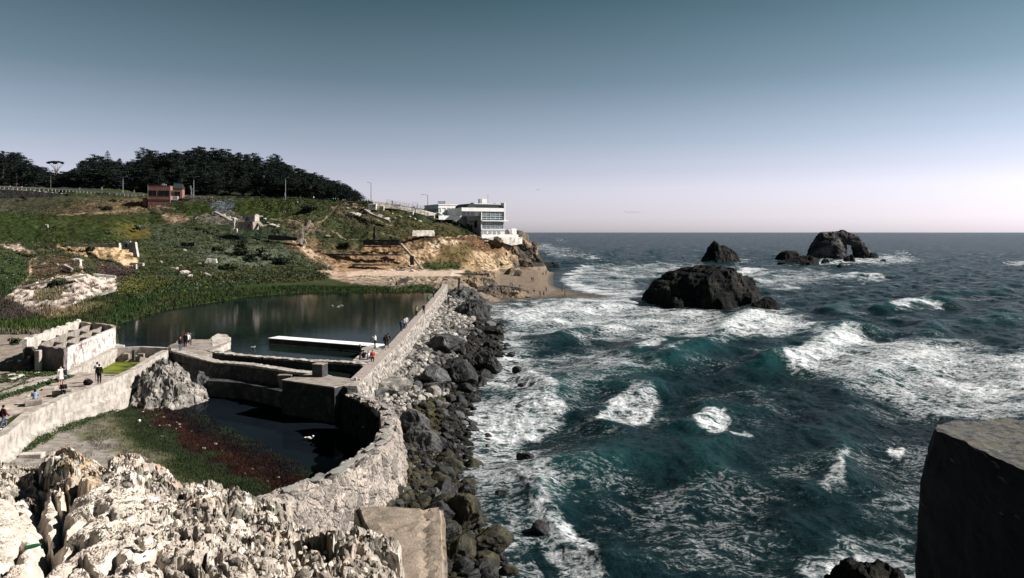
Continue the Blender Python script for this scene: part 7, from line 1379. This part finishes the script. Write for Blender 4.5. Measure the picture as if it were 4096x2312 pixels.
person(zp(1440,1441,4.95), 2.2, 'stand', 'person in black top and grey jeans standing over the seated group', BLK, (.06,.08,.09), vox=.024)
person(zp(1456,1433,4.95), -2.4, 'floor', 'person in black sitting at the back of the seated group', BLK, (.25,.08,.08), vox=.024, hat=(.05,.05,.05)); person(zp(1473,1437,4.95), .4, 'floor', 'woman in white sitting in the middle of the seated group', WH, JEAN, vox=.024, long=True); person(zp(1490,1447,4.95), .2, 'sit', 'man in a red shirt sitting at the edge of the group', RED, BLK, vox=.024)
BP = ((2188,1089),(2198,1089),(2172,1098),(2184,1101),(2128,1127),(2135,1127),(2044,1143),(2051,1146),(2077,1151),(2081,1151),(2185,1165),(2248,1166),(2160,1186),(2175,1187),(2251,1191),(2260,1190),(1962,1136),(1967,1135))
BLn = ['left of the farthest pair on the beach','right of the farthest pair on the beach','small figure sitting near the cliff end of the beach','person standing below the farthest pair','left of the pair on the mid beach','right of the pair on the mid beach','person in grey near the foundations','person in a white shirt near the foundations','left of the close pair behind the rocks','right of the close pair behind the rocks','lone person standing at the middle of the beach','lone person in red at the water edge','person mirrored in the wet sand at left','person in a long dark coat mirrored in the wet sand','small child at the seaward end of the sand','adult beside the child at the seaward end','left person leaning at the ramp wall','right person leaning at the ramp wall']
rq = random.Random(4); TC = [(.03,.03,.04),(.05,.05,.06),(.2,.2,.22),(.08,.03,.03),(.03,.04,.06)]
def gz_at(X, Y):
    p = groundz2(X, Y); return p
def groundz2(X, Y):
    d = np.arange(185, 345, .25); z = height(np.full((1, d.size), float(X)), d[None])[0][0]; ray = CAMZ-d*(Y-HY)/F; k = np.argmax(z >= ray); return Vector(((X-CX)/F*d[k], d[k], z[k]+.02))
for i, (X, Y) in enumerate(BP):
    p = groundz2(X, Y); t_ = WH if i in (7,) else RED if i == 11 else rq.choice(TC); person(p, rq.uniform(0, 6.28), 'floor' if i == 2 else ('walk' if i % 3 == 0 else 'stand'), BLn[i], t_, rq.choice([(.03,.03,.04),(.06,.08,.11),(.02,.02,.02)]), vox=.045, h=.62 if i == 14 else 1.0, dress=(i == 13), hair=(.02,.015,.01))
person(groundz2(2136,1170), 1, 'crouch', 'person crouching on the sand near the rocks', (.03,.03,.04), (.15,.05,.05), vox=.045); person(groundz2(2074,1190)+Vector((0,0,.5)), -1, 'bend', 'person in white bending over the near beach rocks', WH, (.2,.2,.25), vox=.045); person(Vector(atd(2222,1051,401))+Vector((0,0,-.2)), 1, 'stand', 'tiny figure standing on the low rock off the headland', BLK, BLK, vox=.05)
person(atd(1877,951,316)+Vector((0,0,0)), 3.1, 'stand', 'person in pale shorts standing on the cliff path below the restaurant', (.04,.04,.05), (.3,.28,.25), vox=.045)
for i, (X, Y, d, t_, lb_) in enumerate(((1254,800,323,WH,'person in white behind the cliff-top fence'),(1333,806,322,(.1,.2,.25),'leftmost of the three figures at the fence below the wood'),(1341,806,322,(.2,.3,.3),'middle of the three figures at the fence below the wood'),(1351,806,322,(.25,.1,.1),'rightmost of the three figures at the fence below the wood'),(1372,812,319,(.15,.15,.17),'left of the two people in front of the cliff-top fence'),(1380,812,319,(.3,.3,.32),'right of the two people in front of the cliff-top fence'),(1466,812,319,(.25,.25,.25),'person left of the lamp at the end of the fence'),(1474,812,319,(.05,.05,.05),'person in black left of the lamp at the end of the fence'),(1626,829,323,WH,'person in white on the promenade'),(1190,819,320,WH,'person standing on the green bank beam'),(1570,818,321,(.05,.05,.06),'dark figure on the promenade near its left end'),(495,783,364,(.35,.5,.1),'road worker in a bright yellow vest under the left lamp'),(505,784,363,(.5,.2,.2),'person in pink by the guard rail'),(40,755,399,WH,'person in white walking on the far left road'),(88,757,397,(.6,.6,.6),'second person in white on the far left road'),(272,862,322,WH,'lone hiker on the hillside trail'))):
    person(atd(X, Y, d), i, 'walk' if i % 2 else 'stand', lb_, t_, (.04,.04,.05), vox=.05)
# black rucksack by the standing men
b = MB(); b.ball((0,0,.25), (.45,.32,.28), 2); b.box((.2,-.2,.3), (.4,.3,.3), rz=.6, bev=.08); b.tube([(-.3,-.1,.4),(-.1,-.1,.62),(.2,0,.5)], .03, 5); o = b.build('rucksack', cloth(BLK)); o.location = zp(352,1540,4.99); tag(o, 'black rucksack lying on the path beside the standing men', 'bag')
# gulls
def gull(loc, rz, label, flying=False, sc=1.0, group=None):
    b = MB(); b.ball((0,0,.12), (.11,.24,.10), 2); b.ball((0,-.24,.25), (.06,.07,.06), 2); b.tube([(0,-.18,.16),(0,-.22,.24)], [.06,.045], 6); b.tube([(0,-.29,.245),(0,-.37,.235)], [.02,.005], 5); b.tube([(0,.2,.13),(0,.36,.15)], [.07,.03], 6)
    root = b.build('gull', M('whitewall'), None, True); root.location = loc; root.rotation_euler.z = rz; root.scale = (sc,)*3; tag(root, label, 'bird', group)
    if flying:
        for s in (1, -1):
            w_ = MB(); vs = [w_.bm.verts.new(p) for p in ((.05*s,-.12,.16),(.05*s,.12,.16),(.42*s,.06,.34),(.42*s,-.14,.34),(.85*s,.10,.22),(.82*s,.02,.23))]; w_.bm.faces.new((vs[0],vs[3],vs[2],vs[1])); w_.bm.faces.new((vs[3],vs[5],vs[4],vs[2])); me = w_.mesh('wing'); o_ = link('wing', me, M('greywall'), root); sm = o_.modifiers.new('s', 'SOLIDIFY'); sm.thickness = .02
    else:
        w_ = MB(); [w_.ball((s*.09,.04,.14), (.04,.2,.07), 1) for s in (1,-1)]; w_.build('wings', M('greywall'), root, True)
for i, (X, Y, z) in enumerate(((1329,1223,4.0),(1333,1226,4.0),(1352,1228,4.0),(1358,1226,4.0),(1371,1224,4.0),(1366,1222,4.0))): gull(Vector(zp(X,Y,z)), i, 'white gull floating in the small flock on the pool', sc=.6, group='gulls floating on the pool')
gull(Vector(zp(1237,1760,1.9)), 1.5, 'lone white gull floating in the dark basin', sc=1.3); gull(Vector(zp(1013,1394,4.0)), 1.2, 'lone gull on the pool left of the pier', sc=1.1); gull(Vector(zp(558,1690,2.2)), .4, 'white gull standing on the basin weed', sc=1.1); gull(groundz2(2112,1156), .4, 'gull on the beach sand left of the lone person', sc=1.2)
for i in range(14): gull(atd(2500+i*4.6+rq.uniform(-2,2), 850+rq.uniform(-3,2.5), 520), rq.uniform(0,6), 'distant bird in the line flying above the horizon', True, 1.1, 'line of birds above the horizon')
gull(atd(2152,761,250), .5, 'single bird flying above the sea right of the restaurant', True, 1.0); gull(atd(2331,1154,220), .8, 'bird skimming the wet sand', True, 1.0)
# small litter and stones in the basin
for i in range(34):
    X = random.uniform(560, 1150); Y = 1660+(X-560)*.52+random.uniform(-50, 60); v = at(X, Y, 2.0); z = float(height(np.array([[X]]), np.array([[v.y]]))[0][0, 0]); s = random.uniform(.06, .17)
    me = rockmesh('pebble', 500+i % 5, 2, (1, .7, .6), .2, 1); me.materials.append(M('paleconc')); o = bpy.data.objects.new('pebble', me); COL.objects.link(o); o.location = (v.x, v.y, max(z, 1.9)+.03); o.scale = (s*1.3,)*3; tag(o, 'white pebble lying in the red weed of the basin', 'stone', 'white pebbles in the basin weed')
o = MB().tube([(0,0,0),(.10,.02,.02),(.15,.02,.03)], [.022,.022,.01], 8).build('bottle', mat('greenglass', (.02,.12,.06), .2)); 
zz = float(foreheight(np.array([[100.0]]), np.array([[7.5]]))[0, 0]); o.location = ((100-CX)/F*7.5, 7.5, zz+.05); tag(o, 'green glass bottle lying on the smooth foreground rock', 'bottle')
